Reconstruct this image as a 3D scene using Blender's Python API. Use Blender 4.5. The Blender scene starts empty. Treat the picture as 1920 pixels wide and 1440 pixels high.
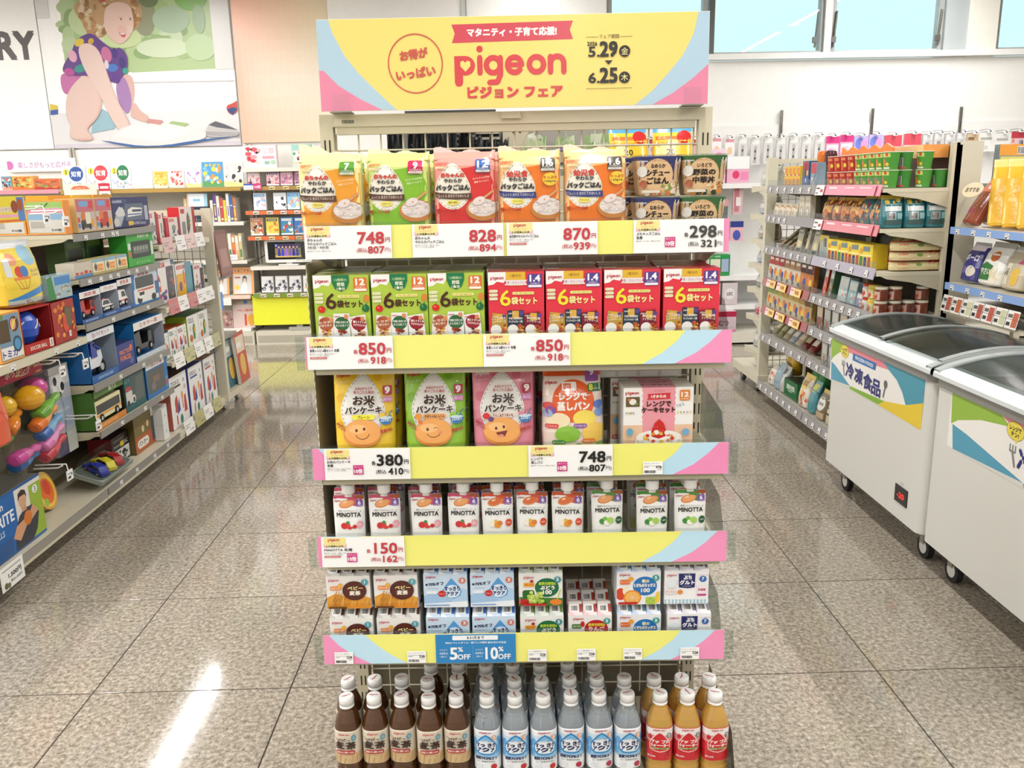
import bpy, bmesh, math, random
import numpy as np
from mathutils import Vector, Matrix
from math import sin, cos, pi, radians, sqrt
random.seed(7)
sc = bpy.context.scene
COL = sc.collection

# ---------------------------------------------------------------- camera
H = 1.476
FPX, PITCH, YAW, ROLL = 1576.9, 0.2313, -0.0159, -0.02
fwd = Vector((-sin(YAW) * cos(PITCH), cos(YAW) * cos(PITCH), -sin(PITCH)))
rt0 = Vector((cos(YAW), sin(YAW), 0)); up0 = rt0.cross(fwd)
rt = rt0 * cos(ROLL) + up0 * sin(ROLL); up = up0 * cos(ROLL) - rt0 * sin(ROLL)
cam = bpy.data.cameras.new('camera'); camo = bpy.data.objects.new('camera', cam)
camo.matrix_world = Matrix(((rt.x, up.x, -fwd.x, 0), (rt.y, up.y, -fwd.y, 0), (rt.z, up.z, -fwd.z, H), (0, 0, 0, 1)))
cam.sensor_width = 36; cam.lens = FPX / 1920 * 36; cam.clip_start = .05; cam.clip_end = 60
COL.objects.link(camo); sc.camera = camo

# ---------------------------------------------------------------- sky outside the windows, exposure
w = bpy.data.worlds.new('sky'); sc.world = w; w.use_nodes = True
bg = w.node_tree.nodes['Background']
bg.inputs[0].default_value = (.60, .90, .96, 1); bg.inputs[1].default_value = 1.05
vs = sc.view_settings
vs.view_transform = 'Standard'; vs.look = 'None'; vs.gamma = 1; vs.use_curve_mapping = False
vs.exposure = 0.26
LAMP_W = 64.0          # each ceiling luminaire, watts
CEIL = 3.4

# ---------------------------------------------------------------- colour and materials
def L(h, k=.80):
    if not isinstance(h, str): return tuple(h)
    r = []
    for i in (0, 2, 4):
        c = int(h[i:i+2], 16) / 255
        r.append((c / 12.92 if c <= .04045 else ((c + .055) / 1.055) ** 2.4) * k)
    return tuple(r)

MATS = {}
def mat(fin):
    if fin in MATS: return MATS[fin]
    m = bpy.data.materials.new(fin); m.use_nodes = True
    nt = m.node_tree; N = nt.nodes; b = N['Principled BSDF']; K = nt.links.new
    at = N.new('ShaderNodeAttribute'); at.attribute_name = 'Col'
    def bump(scale, strength, dist=.002, det=3):
        t = N.new('ShaderNodeTexCoord'); n = N.new('ShaderNodeTexNoise'); n.inputs['Scale'].default_value = scale
        n.inputs['Detail'].default_value = det
        u = N.new('ShaderNodeBump'); u.inputs['Strength'].default_value = strength; u.inputs['Distance'].default_value = dist
        K(t.outputs['Object'], n.inputs['Vector']); K(n.outputs['Fac'], u.inputs['Height']); K(u.outputs['Normal'], b.inputs['Normal'])
        return n
    def vary(n, lo, hi):
        mr = N.new('ShaderNodeMapRange'); mr.inputs['To Min'].default_value = lo; mr.inputs['To Max'].default_value = hi
        K(n.outputs['Fac'], mr.inputs['Value'])
        mx = N.new('ShaderNodeMix'); mx.data_type = 'RGBA'; mx.blend_type = 'MULTIPLY'; mx.inputs['Factor'].default_value = 1
        K(at.outputs['Color'], mx.inputs['A']); K(mr.outputs['Result'], mx.inputs['B']); K(mx.outputs['Result'], b.inputs['Base Color'])
    K(at.outputs['Color'], b.inputs['Base Color'])
    R = b.inputs['Roughness']
    if fin == 'card': R.default_value = .42; b.inputs['Specular IOR Level'].default_value = .4; vary(bump(60, .05), .95, 1.05)
    elif fin == 'ink': R.default_value = .38; b.inputs['Specular IOR Level'].default_value = .4; bump(90, .03)
    elif fin == 'film': R.default_value = .2; b.inputs['Coat Weight'].default_value = .25; b.inputs['Coat Roughness'].default_value = .08; bump(26, .32, .006, 4)
    elif fin == 'gloss': R.default_value = .14; bump(12, .02)
    elif fin == 'paint': R.default_value = .36; vary(bump(18, .03), .96, 1.04)
    elif fin == 'matte': R.default_value = .8; vary(bump(40, .05), .95, 1.05)
    elif fin == 'metal': R.default_value = .28; b.inputs['Metallic'].default_value = 1; bump(40, .03)
    elif fin == 'lam': R.default_value = .07; b.inputs['Coat Weight'].default_value = .6; b.inputs['Coat Roughness'].default_value = .03; bump(5, .09, .012, 2)
    elif fin == 'liquid':
        R.default_value = .04; b.inputs['Coat Weight'].default_value = 1; b.inputs['Coat Roughness'].default_value = .03; b.inputs['Transmission Weight'].default_value = .5; b.inputs['IOR'].default_value = 1.3; bump(14, .05)
    elif fin == 'water':
        R.default_value = .03; b.inputs['Transmission Weight'].default_value = .82; b.inputs['IOR'].default_value = 1.28; bump(14, .06)
    elif fin in ('clear', 'glass', 'smoke'):
        N.remove(b); o = N['Material Output']
        tr = N.new('ShaderNodeBsdfTransparent'); gl = N.new('ShaderNodeBsdfGlossy'); mx = N.new('ShaderNodeMixShader'); fr = N.new('ShaderNodeLayerWeight'); fr.inputs['Blend'].default_value = .5; pw = N.new('ShaderNodeMath'); pw.operation = 'POWER'; pw.inputs[1].default_value = 4; ma = N.new('ShaderNodeMath'); ma.operation = 'MULTIPLY_ADD'
        nz = N.new('ShaderNodeTexNoise'); nz.inputs['Scale'].default_value = 30; tc = N.new('ShaderNodeTexCoord'); bu = N.new('ShaderNodeBump')
        bu.inputs['Strength'].default_value = {'clear': .25, 'glass': .0, 'smoke': .1}[fin]; bu.inputs['Distance'].default_value = .004
        K(tc.outputs['Object'], nz.inputs['Vector']); K(nz.outputs['Fac'], bu.inputs['Height']); K(bu.outputs['Normal'], gl.inputs['Normal'])
        ma.inputs[1].default_value, ma.inputs[2].default_value = {'clear': (.35, .03), 'glass': (.6, .06), 'smoke': (.4, .05)}[fin]; K(fr.outputs['Facing'], pw.inputs[0]); K(pw.outputs[0], ma.inputs[0])
        gl.inputs['Roughness'].default_value = {'clear': .06, 'glass': .01, 'smoke': .2}[fin]
        K(at.outputs['Color'], tr.inputs['Color'])
        K(ma.outputs[0], mx.inputs['Fac']); K(tr.outputs['BSDF'], mx.inputs[1]); K(gl.outputs['BSDF'], mx.inputs[2]); K(mx.outputs['Shader'], o.inputs['Surface'])
    elif fin == 'screen':
        b.inputs['Base Color'].default_value = (.01, .01, .01, 1); K(at.outputs['Color'], b.inputs['Emission Color']); b.inputs['Emission Strength'].default_value = .75; R.default_value = .15
    elif fin == 'led':
        K(at.outputs['Color'], b.inputs['Emission Color']); b.inputs['Emission Strength'].default_value = 1.5
    elif fin == 'lamp':
        K(at.outputs['Color'], b.inputs['Emission Color']); b.inputs['Emission Strength'].default_value = 1.0
    MATS[fin] = m
    return m

# ---------------------------------------------------------------- mesh builder: coloured faces -> ONE mesh
def rrect(x0, y0, x1, y1, r=0, n=3):
    if r <= 0: return [(x0, y0), (x1, y0), (x1, y1), (x0, y1)]
    r = min(r, (x1-x0)/2, (y1-y0)/2); P = []
    for cx, cy, a in ((x1-r, y0+r, -90), (x1-r, y1-r, 0), (x0+r, y1-r, 90), (x0+r, y0+r, 180)):
        for i in range(n+1):
            t = radians(a + 90*i/n); P.append((cx + r*cos(t), cy + r*sin(t)))
    return P

class MB:
    def __init__(s): s.v = []; s.f = []; s.c = []; s.m = []; s.s = []
    def face(s, pts, col, fin='card', sm=False):
        n = len(s.v); s.v += [tuple(p) for p in pts]; s.f.append(tuple(range(n, n+len(pts)))); s.c.append(L(col)); s.m.append(fin); s.s.append(sm)
    def mesh(s, V, F, col, fin='card', sm=False):
        n = len(s.v); s.v += [tuple(p) for p in V]; c = L(col)
        for f in F: s.f.append(tuple(i+n for i in f)); s.c.append(c); s.m.append(fin); s.s.append(sm)
    def box(s, x0, x1, y0, y1, z0, z1, col, fin='card', front=None, top=None):
        V = [(x, y, z) for z in (z0, z1) for y in (y0, y1) for x in (x0, x1)]
        for k, f in enumerate(((0, 2, 3, 1), (4, 5, 7, 6), (0, 1, 5, 4), (2, 6, 7, 3), (0, 4, 6, 2), (1, 3, 7, 5))):
            c = top if (k == 1 and top) else front if (k == 2 and front) else col
            s.mesh([V[i] for i in f], [(0, 1, 2, 3)], c, fin)
    def prism(s, poly, a, b, col, fin='card', ax='z', sm=False):
        n = len(poly)
        def P(p, h): return (p[0], p[1], h) if ax == 'z' else (p[0], h, p[1]) if ax == 'y' else (h, p[0], p[1])
        V = [P(p, a) for p in poly] + [P(p, b) for p in poly]
        s.mesh(V, [tuple(range(n)), tuple(range(2*n-1, n-1, -1))], col, fin)
        s.mesh(V, [(i, (i+1) % n, (i+1) % n + n, i+n) for i in range(n)], col, fin, sm)
    def tube(s, pts, r, col, fin='paint', n=6):
        pts = [Vector(p) for p in pts]; rings = []; V = []
        for i, p in enumerate(pts):
            d = (pts[min(i+1, len(pts)-1)] - pts[max(i-1, 0)]).normalized()
            a = d.orthogonal().normalized() if i == 0 else (a - d * a.dot(d)).normalized()
            b = d.cross(a)
            V += [p + (a*cos(2*pi*k/n) + b*sin(2*pi*k/n)) * r for k in range(n)]
        F = [(i*n+k, i*n+(k+1) % n, (i+1)*n+(k+1) % n, (i+1)*n+k) for i in range(len(pts)-1) for k in range(n)]
        s.mesh(V, F, col, fin, n > 4); m = (len(pts)-1)*n
        s.mesh(V[:n], [tuple(range(n-1, -1, -1))], col, fin); s.mesh(V[m:], [tuple(range(n))], col, fin)
    def rings(s, prof, n, e, col, fin, cap=True, sm=True, cx=0, cy=0):
        """stack of superellipse rings: prof = [(z, a, b, yoff[, colour])]"""
        V = []
        for p in prof:
            z, a, b = p[:3]; yo = p[3] if len(p) > 3 else 0
            for k in range(n):
                t = 2*pi*k/n; c, q = cos(t), sin(t)
                V.append((cx + a*math.copysign(abs(c)**(2/e), c), cy + yo + b*math.copysign(abs(q)**(2/e), q), z))
        for i in range(len(prof)-1):
            cc = prof[i][4] if len(prof[i]) > 4 else col
            ff = prof[i][5] if len(prof[i]) > 5 else fin
            s.mesh([V[j] for j in range(i*n, i*n+2*n)], [(k, (k+1) % n, (k+1) % n+n, k+n) for k in range(n)], cc, ff, sm)
        if cap:
            s.mesh(V[:n], [tuple(range(n-1, -1, -1))], col, fin)
            s.mesh(V[-n:], [tuple(range(n))], prof[-1][4] if len(prof[-1]) > 4 else col, prof[-1][5] if len(prof[-1]) > 5 else fin)
    def ball(s, c, r, col, fin='gloss', n=14):
        pr = [(c[2] - r*cos(pi*i/8), max(r*sin(pi*i/8), 1e-4), max(r*sin(pi*i/8), 1e-4), 0) for i in range(9)]
        s.rings(pr, n, 2, col, fin, False, True, c[0], c[1])
    def xf(s, M, start=0):
        s.v[start:] = [tuple(M @ Vector(p)) for p in s.v[start:]]; return s
    def build(s, name):
        me = bpy.data.meshes.new(name); me.from_pydata(s.v, [], s.f)
        fins = []
        for f in s.m:
            if f not in fins: fins.append(f); me.materials.append(mat(f))
        me.polygons.foreach_set('material_index', [fins.index(f) for f in s.m])
        me.polygons.foreach_set('use_smooth', s.s)
        at = me.color_attributes.new('Col', 'FLOAT_COLOR', 'CORNER'); buf = []
        for f, c in zip(s.f, s.c): buf += [c[0], c[1], c[2], 1.0] * len(f)
        at.data.foreach_set('color', buf); me.update(); return me

# ---------------------------------------------------------------- flat print: shapes and lettering in millimetres
GL = {}
def glyphs(txt):
    if txt in GL: return GL[txt]
    c = bpy.data.curves.new('lettering', 'FONT'); c.body = txt; c.resolution_u = 2
    o = bpy.data.objects.new('lettering', c); COL.objects.link(o)
    m = bpy.data.meshes.new_from_object(o.evaluated_get(bpy.context.evaluated_depsgraph_get()))
    V = [(v.co.x, v.co.y) for v in m.vertices]; F = [tuple(p.vertices) for p in m.polygons]
    bpy.data.objects.remove(o); bpy.data.curves.remove(c); bpy.data.meshes.remove(m)
    if not V: V = [(0, 0), (1, 0), (1, 1)]; F = []
    xs = [p[0] for p in V]; ys = [p[1] for p in V]
    GL[txt] = (V, F, min(xs), min(ys), max(xs)-min(xs), max(ys)-min(ys)); return GL[txt]

def chaikin(P, n=2):
    for _ in range(n): P = [q for i in range(len(P)) for a, b in ((P[i], P[(i+1) % len(P)]),) for q in ((a[0]*.75+b[0]*.25, a[1]*.75+b[1]*.25), (a[0]*.25+b[0]*.75, a[1]*.25+b[1]*.75))]
    return P
class PR:
    """a print: list of (verts, faces, colour); later items lie above earlier ones"""
    def __init__(s): s.i = []
    def poly(s, P, c): s.i.append((list(P), [tuple(range(len(P)))], c)); return s
    def rect(s, x0, y0, x1, y1, c, r=0): return s.poly(rrect(min(x0, x1), min(y0, y1), max(x0, x1), max(y0, y1), r), c)
    def ell(s, x, y, a, b, c, n=20, rot=0):
        q = radians(rot)
        return s.poly([(x + a*cos(2*pi*k/n)*cos(q) - b*sin(2*pi*k/n)*sin(q), y + a*cos(2*pi*k/n)*sin(q) + b*sin(2*pi*k/n)*cos(q)) for k in range(n)], c)
    def line(s, P, wd, c, n=6):
        V = []; F = []; G = []; h = wd/2
        for i in range(len(P)-1):
            (x0, y0), (x1, y1) = P[i], P[i+1]; d = math.hypot(x1-x0, y1-y0) or 1e-6
            nx, ny = -(y1-y0)/d*h, (x1-x0)/d*h; b = len(V)
            V += [(x0+nx, y0+ny), (x0-nx, y0-ny), (x1-nx, y1-ny), (x1+nx, y1+ny)]; F.append((b, b+1, b+2, b+3)); G += [(i % 3)*.3]*4
        for i, (x, y) in enumerate(P):
            b = len(V); V += [(x + h*cos(2*pi*k/n), y + h*sin(2*pi*k/n)) for k in range(n)]; F.append(tuple(range(b, b+n))); G += [.15 + (i % 3)*.3 - (.1 if i == len(P)-1 else 0)]*n
        s.i.append((V, F, c, G)); return s
    def arc(s, x, y, a, b, t0, t1, wd, c, n=16):
        return s.line([(x + a*cos(radians(t0+(t1-t0)*k/n)), y + b*sin(radians(t0+(t1-t0)*k/n))) for k in range(n+1)], wd, c)
    def text(s, t, x, y, h, c, w=None, a='c', b=0, rot=0, out=None):
        """bounding box height h (and width w), centred at y, anchored at x; b = extra stroke in mm"""
        V, F, mx, my, tw, th = glyphs(t); w = None if t == '1' else w; k = h/th; kx = (w/tw) if w else k
        if h <= 0: k = kx; h = k*th
        W = tw*kx; x0 = x - (W/2 if a == 'c' else W if a == 'r' else 0); y0 = y - h/2
        q = radians(rot); cx, cy = x0+W/2, y
        def put(dx, dy, col):
            P = [((p[0]-mx)*kx + x0 + dx, (p[1]-my)*k + y0 + dy) for p in V]
            if rot: P = [(cx + (u-cx)*cos(q) - (v-cy)*sin(q), cy + (u-cx)*sin(q) + (v-cy)*cos(q)) for u, v in P]
            return P
        if out:
            VV = []; FF = []; GG = []; o = out[1]
            for k2 in range(8):
                n = len(VV); VV += put(o*cos(k2*pi/4), o*sin(k2*pi/4), 0); FF += [tuple(i+n for i in f) for f in F]; GG += [k2/8]*len(V)
            s.i.append((VV, FF, out[0], GG))
        VV = []; FF = []; GG = []
        for dx, dy in (((b, b), (-b, b), (b, -b), (-b, -b)) if b else ((0, 0),)):
            n = len(VV); GG += [n/len(V)/4]*len(V); VV += put(dx, dy, c); FF += [tuple(i+n for i in f) for f in F]
        s.i.append((VV, FF, c, GG)); return s
    def clip(s, x0, y0, x1, y1):
        res = []
        for it in s.i:
            V, FF, c = it[:3]; G = it[3] if len(it) > 3 else [0]*len(V)
            xs = [p[0] for p in V]; ys = [p[1] for p in V]
            if min(xs) >= x0 and max(xs) <= x1 and min(ys) >= y0 and max(ys) <= y1: res.append(it); continue
            bm = bmesh.new(); vv = [bm.verts.new((p[0], p[1], G[i])) for i, p in enumerate(V)]
            for f in FF:
                try: bm.faces.new([vv[i] for i in f])
                except ValueError: pass
            for co, no in (((x0, 0, 0), (-1, 0, 0)), ((x1, 0, 0), (1, 0, 0)), ((0, y0, 0), (0, -1, 0)), ((0, y1, 0), (0, 1, 0))):
                bmesh.ops.bisect_plane(bm, geom=bm.verts[:]+bm.edges[:]+bm.faces[:], plane_co=co, plane_no=no, clear_outer=True)
            bm.verts.index_update()
            if bm.faces: res.append(([(v.co.x, v.co.y) for v in bm.verts], [tuple(v.index for v in f.verts) for f in bm.faces], c, [v.co.z for v in bm.verts]))
            bm.free()
        s.i = res; return s
    def logo(s, x, y, h, c, bgc):
        """the rounded brand word on the packs; x = left edge, y = centre, h = x-height"""
        q = h; t = h*.27; n = 10
        s.poly([(x, y+.47*q), (x+.5*q, y+.47*q), (x+.5*q, y-.2*q), (x+.42*q, y-.45*q), (x+.42*q, y-.78*q), (x+.36*q, y-.95*q), (x+.21*q, y-1.0*q), (x+.06*q, y-.95*q), (x, y-.8*q)], c)
        s.ell(x+.54*q, y, .5*q, .47*q, c, 20)
        s.poly([(x+.55*q, y-.28*q), (x+.3*q, y-.02*q), (x+.3*q, y+.18*q), (x+.44*q, y+.25*q), (x+.55*q, y+.14*q), (x+.66*q, y+.25*q), (x+.8*q, y+.18*q), (x+.8*q, y-.02*q)], bgc)
        s.line([(x+1.28*q, y+.38*q), (x+1.28*q, y-.36*q)], t, c); s.ell(x+1.28*q, y+.78*q, t*.6, t*.6, c, 10)
        s.arc(x+1.95*q, y, .36*q, .37*q, 0, 360, t, c, n); s.line([(x+2.31*q, y+.36*q), (x+2.31*q, y-.45*q), (x+2.15*q, y-.8*q), (x+1.75*q, y-.82*q)], t, c)
        s.arc(x+3.02*q, y, .36*q, .37*q, 0, 320, t, c, n); s.line([(x+2.68*q, y), (x+3.38*q, y)], t*.85, c)
        s.arc(x+4.12*q, y, .37*q, .37*q, 0, 360, t, c, n)
        s.line([(x+4.82*q, y-.38*q), (x+4.82*q, y+.36*q)], t, c); s.arc(x+5.16*q, y+.05*q, .33*q, .32*q, 180, 0, t, c, 8); s.line([(x+5.49*q, y+.05*q), (x+5.49*q, y-.38*q)], t, c)
        return s
    def code(s, x, y, w_, h, c='333333', n=9):
        r = random.Random(n)
        xx = x
        while xx < x+w_:
            b = r.uniform(.02, .07)*w_; s.rect(xx, y, min(xx+b, x+w_), y+h, c); xx += b + r.uniform(.02, .05)*w_
        return s
    def lines(s, x, y, w_, n, c='555555', g=2.4, t=.7):
        for k in range(n): s.rect(x, y-k*g, x+w_*(1-.12*((k*7) % 4)), y-k*g+t, c)
        return s
    def out(s, mb, F, fin='ink', step=None, k=.001, lay=.00006, off=.0002):
        if step is None:
            for j, it in enumerate(s.i):
                V, FF, c = it[:3]; G = it[3] if len(it) > 3 else None
                mb.mesh([F(p[0]*k, p[1]*k, off + (j + (G[i] if G else 0))*lay) for i, p in enumerate(V)], FF, c, fin)
            return mb
        for j, it in enumerate(s.i):
            V, FF, c = it[:3]; G = it[3] if len(it) > 3 else [0]*len(V)
            bm = bmesh.new(); vs_ = [bm.verts.new((p[0], p[1], G[i])) for i, p in enumerate(V)]
            for f in FF:
                try: bm.faces.new([vs_[i] for i in f])
                except ValueError: pass
            xs = [p[0] for p in V]; ys = [p[1] for p in V]
            for ax, lo, hi in ((0, min(xs), max(xs)), (1, min(ys), max(ys))):
                x = math.ceil(lo/step)*step
                while x < hi - 1e-6:
                    if x > lo + 1e-6:
                        no = (1, 0, 0) if ax == 0 else (0, 1, 0)
                        bmesh.ops.bisect_plane(bm, geom=bm.verts[:]+bm.edges[:]+bm.faces[:], plane_co=(x, x, 0), plane_no=no)
                    x += step
            bm.verts.index_update()
            mb.mesh([F(v.co.x*k, v.co.y*k, off + (j+v.co.z)*lay) for v in bm.verts], [tuple(v.index for v in f.verts) for f in bm.faces], c, fin)
            bm.free()
        return mb

def flat(o=(0, 0, 0), u=(1, 0, 0), v=(0, 0, 1)):
    o = Vector(o); u = Vector(u).normalized(); v = Vector(v).normalized(); n = u.cross(v)
    return lambda x, y, d: o + u*x + v*y + n*d
def interp(prof, z):
    for i in range(len(prof)-1):
        if z <= prof[i+1][0] or i == len(prof)-2:
            t = (z-prof[i][0])/max(prof[i+1][0]-prof[i][0], 1e-9); t = min(max(t, 0), 1)
            return [prof[i][j]*(1-t) + prof[i+1][j]*t for j in (1, 2, 3)]
def onbag(prof, e):
    """front surface of a rings() body: x, z -> point"""
    P = [tuple(p[:4]) if len(p) > 3 else (p[0], p[1], p[2], 0) for p in prof]
    def F(x, z, d):
        a, b, yo = interp(P, z); q = min(abs(x)/max(a, 1e-6), .985)
        return Vector((x if abs(x) < a else math.copysign(a*.985, x), yo - b*(1-q**e)**(1/e) - d, z))
    return F
def oncyl(R, e=2.0, bsc=1.0):
    """arc-length wrap round a superellipse of radius R, facing -y"""
    def F(x, z, d):
        t = -pi/2 + x/R; c, q = cos(t), sin(t); r = R + d
        return Vector((r*math.copysign(abs(c)**(2/e), c), r*bsc*math.copysign(abs(q)**(2/e), q), z))
    return F

# ---------------------------------------------------------------- things
def obj(name, me, parent=None, **kw):
    o = bpy.data.objects.new(name, me); COL.objects.link(o)
    if parent is not None: o.parent = parent
    for k, v in kw.items(): o[k] = v
    return o
HUNG = 'display_hook shelf_card price_card rail_banner oval_card ticket_card hanging_pouch shelf_pop price_tag point_card paper_slip blue_tape bowling_set price_strip hoop_set toy_card hanging_pack ceiling_lamp wall_poster wall_sign wall_panel_print fair_banner'.split()
VC = {}
def verts(me):
    if me.name not in VC: a = np.empty(len(me.vertices)*3, np.float32); me.vertices.foreach_get('co', a); VC[me.name] = a.reshape(-1, 3)
    return VC[me.name]
def settle(r, parts, rx, ry):
    """lift a thing so that its lowest point just clears what it stands on"""
    R_ = np.array((Matrix.Rotation(ry, 3, 'Y') @ Matrix.Rotation(rx, 3, 'X')))[2]
    ms = [parts] if not isinstance(parts, list) else [p[1] for p in parts]
    r.location.z += .0012 - min(0, min(float((verts(m) @ R_).min()) for m in ms))
def thing(name, label, cat, parts, loc=(0, 0, 0), rz=0, group=None, rx=0, ry=0, sc_=None):
    """parts: a mesh (one-piece thing) or [(name, mesh, [(sub, mesh)])...]"""
    if not isinstance(parts, list): r = obj(name, parts)
    else:
        r = obj(name, None); r.empty_display_size = .02
        for p in parts:
            q = obj(p[0], p[1], r)
            if len(p) > 3 and p[3]: q['label'] = p[3]
            for sname, sm in (p[2] if len(p) > 2 else []): obj(sname, sm, q)
    r.location = loc; r.rotation_euler = (rx, ry, rz)
    if sc_: r.scale = sc_
    r['label'] = label; r['category'] = cat
    if group: r['group'] = group
    if name not in HUNG: settle(r, parts, rx, ry)
    return r
def struct(name, me, parent=None, **kw):
    return obj(name, me, parent, kind='structure', **kw) if parent is None else obj(name, me, parent, **kw)
ORD = 'first second third fourth fifth sixth seventh eighth ninth tenth eleventh twelfth thirteenth fourteenth fifteenth sixteenth seventeenth eighteenth'.split()
def B(x0, x1, y0, y1, z0, z1, col, fin='card', **k):
    m = MB(); m.box(x0, x1, y0, y1, z0, z1, col, fin, **k); return m

# ================================================================ SETTING
def pmat(name, build):
    m = bpy.data.materials.new(name); m.use_nodes = True; build(m.node_tree, m.node_tree.nodes, m.node_tree.nodes['Principled BSDF']); return m
def granite(nt, N, b):
    K = nt.links.new
    g = N.new('ShaderNodeNewGeometry'); oi = N.new('ShaderNodeObjectInfo')
    n1 = N.new('ShaderNodeTexNoise'); n1.inputs['Scale'].default_value = 70; n1.inputs['Detail'].default_value = 4; n1.inputs['Roughness'].default_value = .75
    n2 = N.new('ShaderNodeTexNoise'); n2.inputs['Scale'].default_value = 3.0; n2.inputs['Detail'].default_value = 3
    v = N.new('ShaderNodeTexVoronoi'); v.inputs['Scale'].default_value = 170
    for n in (n1, n2, v): K(g.outputs['Position'], n.inputs['Vector'])
    r = N.new('ShaderNodeValToRGB'); e = r.color_ramp.elements
    e[0].position = .33; e[0].color = (.13, .112, .087, 1); e[1].position = .68; e[1].color = (.54, .48, .39, 1)
    for p_, c_ in ((.42, (.22, .19, .15, 1)), (.50, (.30, .26, .208, 1)), (.60, (.41, .36, .29, 1))):
        q = e.new(p_); q.color = c_
    K(n1.outputs['Fac'], r.inputs['Fac'])
    m1 = N.new('ShaderNodeMix'); m1.data_type = 'RGBA'; m1.blend_type = 'MULTIPLY'; m1.inputs['Factor'].default_value = .55
    K(r.outputs['Color'], m1.inputs['A'])
    r2 = N.new('ShaderNodeValToRGB'); r2.color_ramp.elements[0].color = (.55, .5, .45, 1); r2.color_ramp.elements[0].position = 0; r2.color_ramp.elements[1].position = .35
    K(v.outputs['Color'], r2.inputs['Fac']); K(r2.outputs['Color'], m1.inputs['B'])
    m2 = N.new('ShaderNodeMix'); m2.data_type = 'RGBA'; m2.blend_type = 'MULTIPLY'; m2.inputs['Factor'].default_value = 1
    mr = N.new('ShaderNodeMapRange'); mr.inputs['To Min'].default_value = .82; mr.inputs['To Max'].default_value = 1.12
    K(n2.outputs['Fac'], mr.inputs['Value']); K(m1.outputs['Result'], m2.inputs['A']); K(mr.outputs['Result'], m2.inputs['B'])
    m3 = N.new('ShaderNodeMix'); m3.data_type = 'RGBA'; m3.blend_type = 'MULTIPLY'; m3.inputs['Factor'].default_value = 1
    mr2 = N.new('ShaderNodeMapRange'); mr2.inputs['To Min'].default_value = .96; mr2.inputs['To Max'].default_value = 1.04
    K(oi.outputs['Random'], mr2.inputs['Value']); K(m2.outputs['Result'], m3.inputs['A']); K(mr2.outputs['Result'], m3.inputs['B'])
    K(m3.outputs['Result'], b.inputs['Base Color'])
    b.inputs['Roughness'].default_value = .07; b.inputs['Specular IOR Level'].default_value = .5
    bu = N.new('ShaderNodeBump'); bu.inputs['Strength'].default_value = .03; bu.inputs['Distance'].default_value = .001
    K(n1.outputs['Fac'], bu.inputs['Height']); K(bu.outputs['Normal'], b.inputs['Normal'])
GRAN = pmat('granite_tile', granite)
floor = struct('floor', B(-6.6, 6.6, -3.2, 8.8, -.08, -.0022, '4c4339', 'matte').build('floor'))
TX0, TY0, TS = -1.2565, 2.297, .6
tm = MB(); g = .0024; bz = .0003
tm.mesh([(g, g, -.012), (TS-g, g, -.012), (TS-g, TS-g, -.012), (g, TS-g, -.012), (g, g, -bz), (TS-g, g, -bz), (TS-g, TS-g, -bz), (g, TS-g, -bz),
         (g+bz, g+bz, 0), (TS-g-bz, g+bz, 0), (TS-g-bz, TS-g-bz, 0), (g+bz, TS-g-bz, 0)],
        [(0, 1, 5, 4), (1, 2, 6, 5), (2, 3, 7, 6), (3, 0, 4, 7), (4, 5, 9, 8), (5, 6, 10, 9), (6, 7, 11, 10), (7, 4, 8, 11), (8, 9, 10, 11)], 'ffffff')
tile = tm.build('tile'); tile.materials.clear(); tile.materials.append(GRAN)
for i in range(-6, 11):
    for j in range(-5, 11):
        obj('tile', tile, floor).location = (TX0 + i*TS, TY0 + j*TS, 0)

WHITE = 'f7f5f0'; BEIGE = 'd8cfb4'
YL, YR = 8.6, 8.14          # back wall: left part and right part
m = MB(); m.box(-6.6, -1.46, YL, YL+.15, 0, CEIL, WHITE, 'paint'); struct('wall_back_left', m.build('wall_back_left'))
m = MB()
m.box(-1.46, 6.6, YR, YR+.2, 0, 2.55, WHITE, 'paint'); m.box(-1.46, 1.05, YR, YR+.2, 2.55, CEIL, WHITE, 'paint')
m.box(1.05, 6.6, YR, YR+.2, 3.30, CEIL, WHITE, 'paint'); m.box(4.36, 4.62, YR-.03, YR+.2, 2.55, 3.3, 'f6f2e6', 'paint')
m.box(4.15, 4.36, YR, YR+.2, 2.55, 3.3, 'b9bfc0', 'paint'); m.box(5.6, 6.6, YR, YR+.2, 2.55, 3.3, WHITE, 'paint')
m.box(-1.46, -1.30, YR+.2, YL, 0, CEIL, WHITE, 'paint')
struct('wall_back_right', m.build('wall_back_right'))
struct('wall_left', B(-6.7, -6.6, -3.2, 8.75, 0, CEIL, WHITE, 'paint').build('w'))
struct('wall_right', B(6.6, 6.7, -3.2, 8.75, 0, CEIL, WHITE, 'paint').build('w'))
struct('wall_front', B(-6.7, 6.7, -3.3, -3.2, 0, CEIL, 'efece4', 'paint').build('w'))
struct('ceiling', B(-6.7, 6.7, -3.3, 8.8, CEIL, CEIL+.1, 'f4f2ee', 'matte').build('c'))
struct('trim_1', B(1.97, 6.6, YR-.07, YR+.01, 2.555, 2.605, 'f4f3ef', 'paint').build('sill'))
m = MB(); m.box(-.262, -.222, YR-.02, YR, 2.2, CEIL, 'c9cbc6', 'paint'); m.box(-.222, -.214, YR-.012, YR, 2.2, CEIL, '8d908c', 'paint'); struct('trim_2', m.build('panel_seam'))

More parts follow.
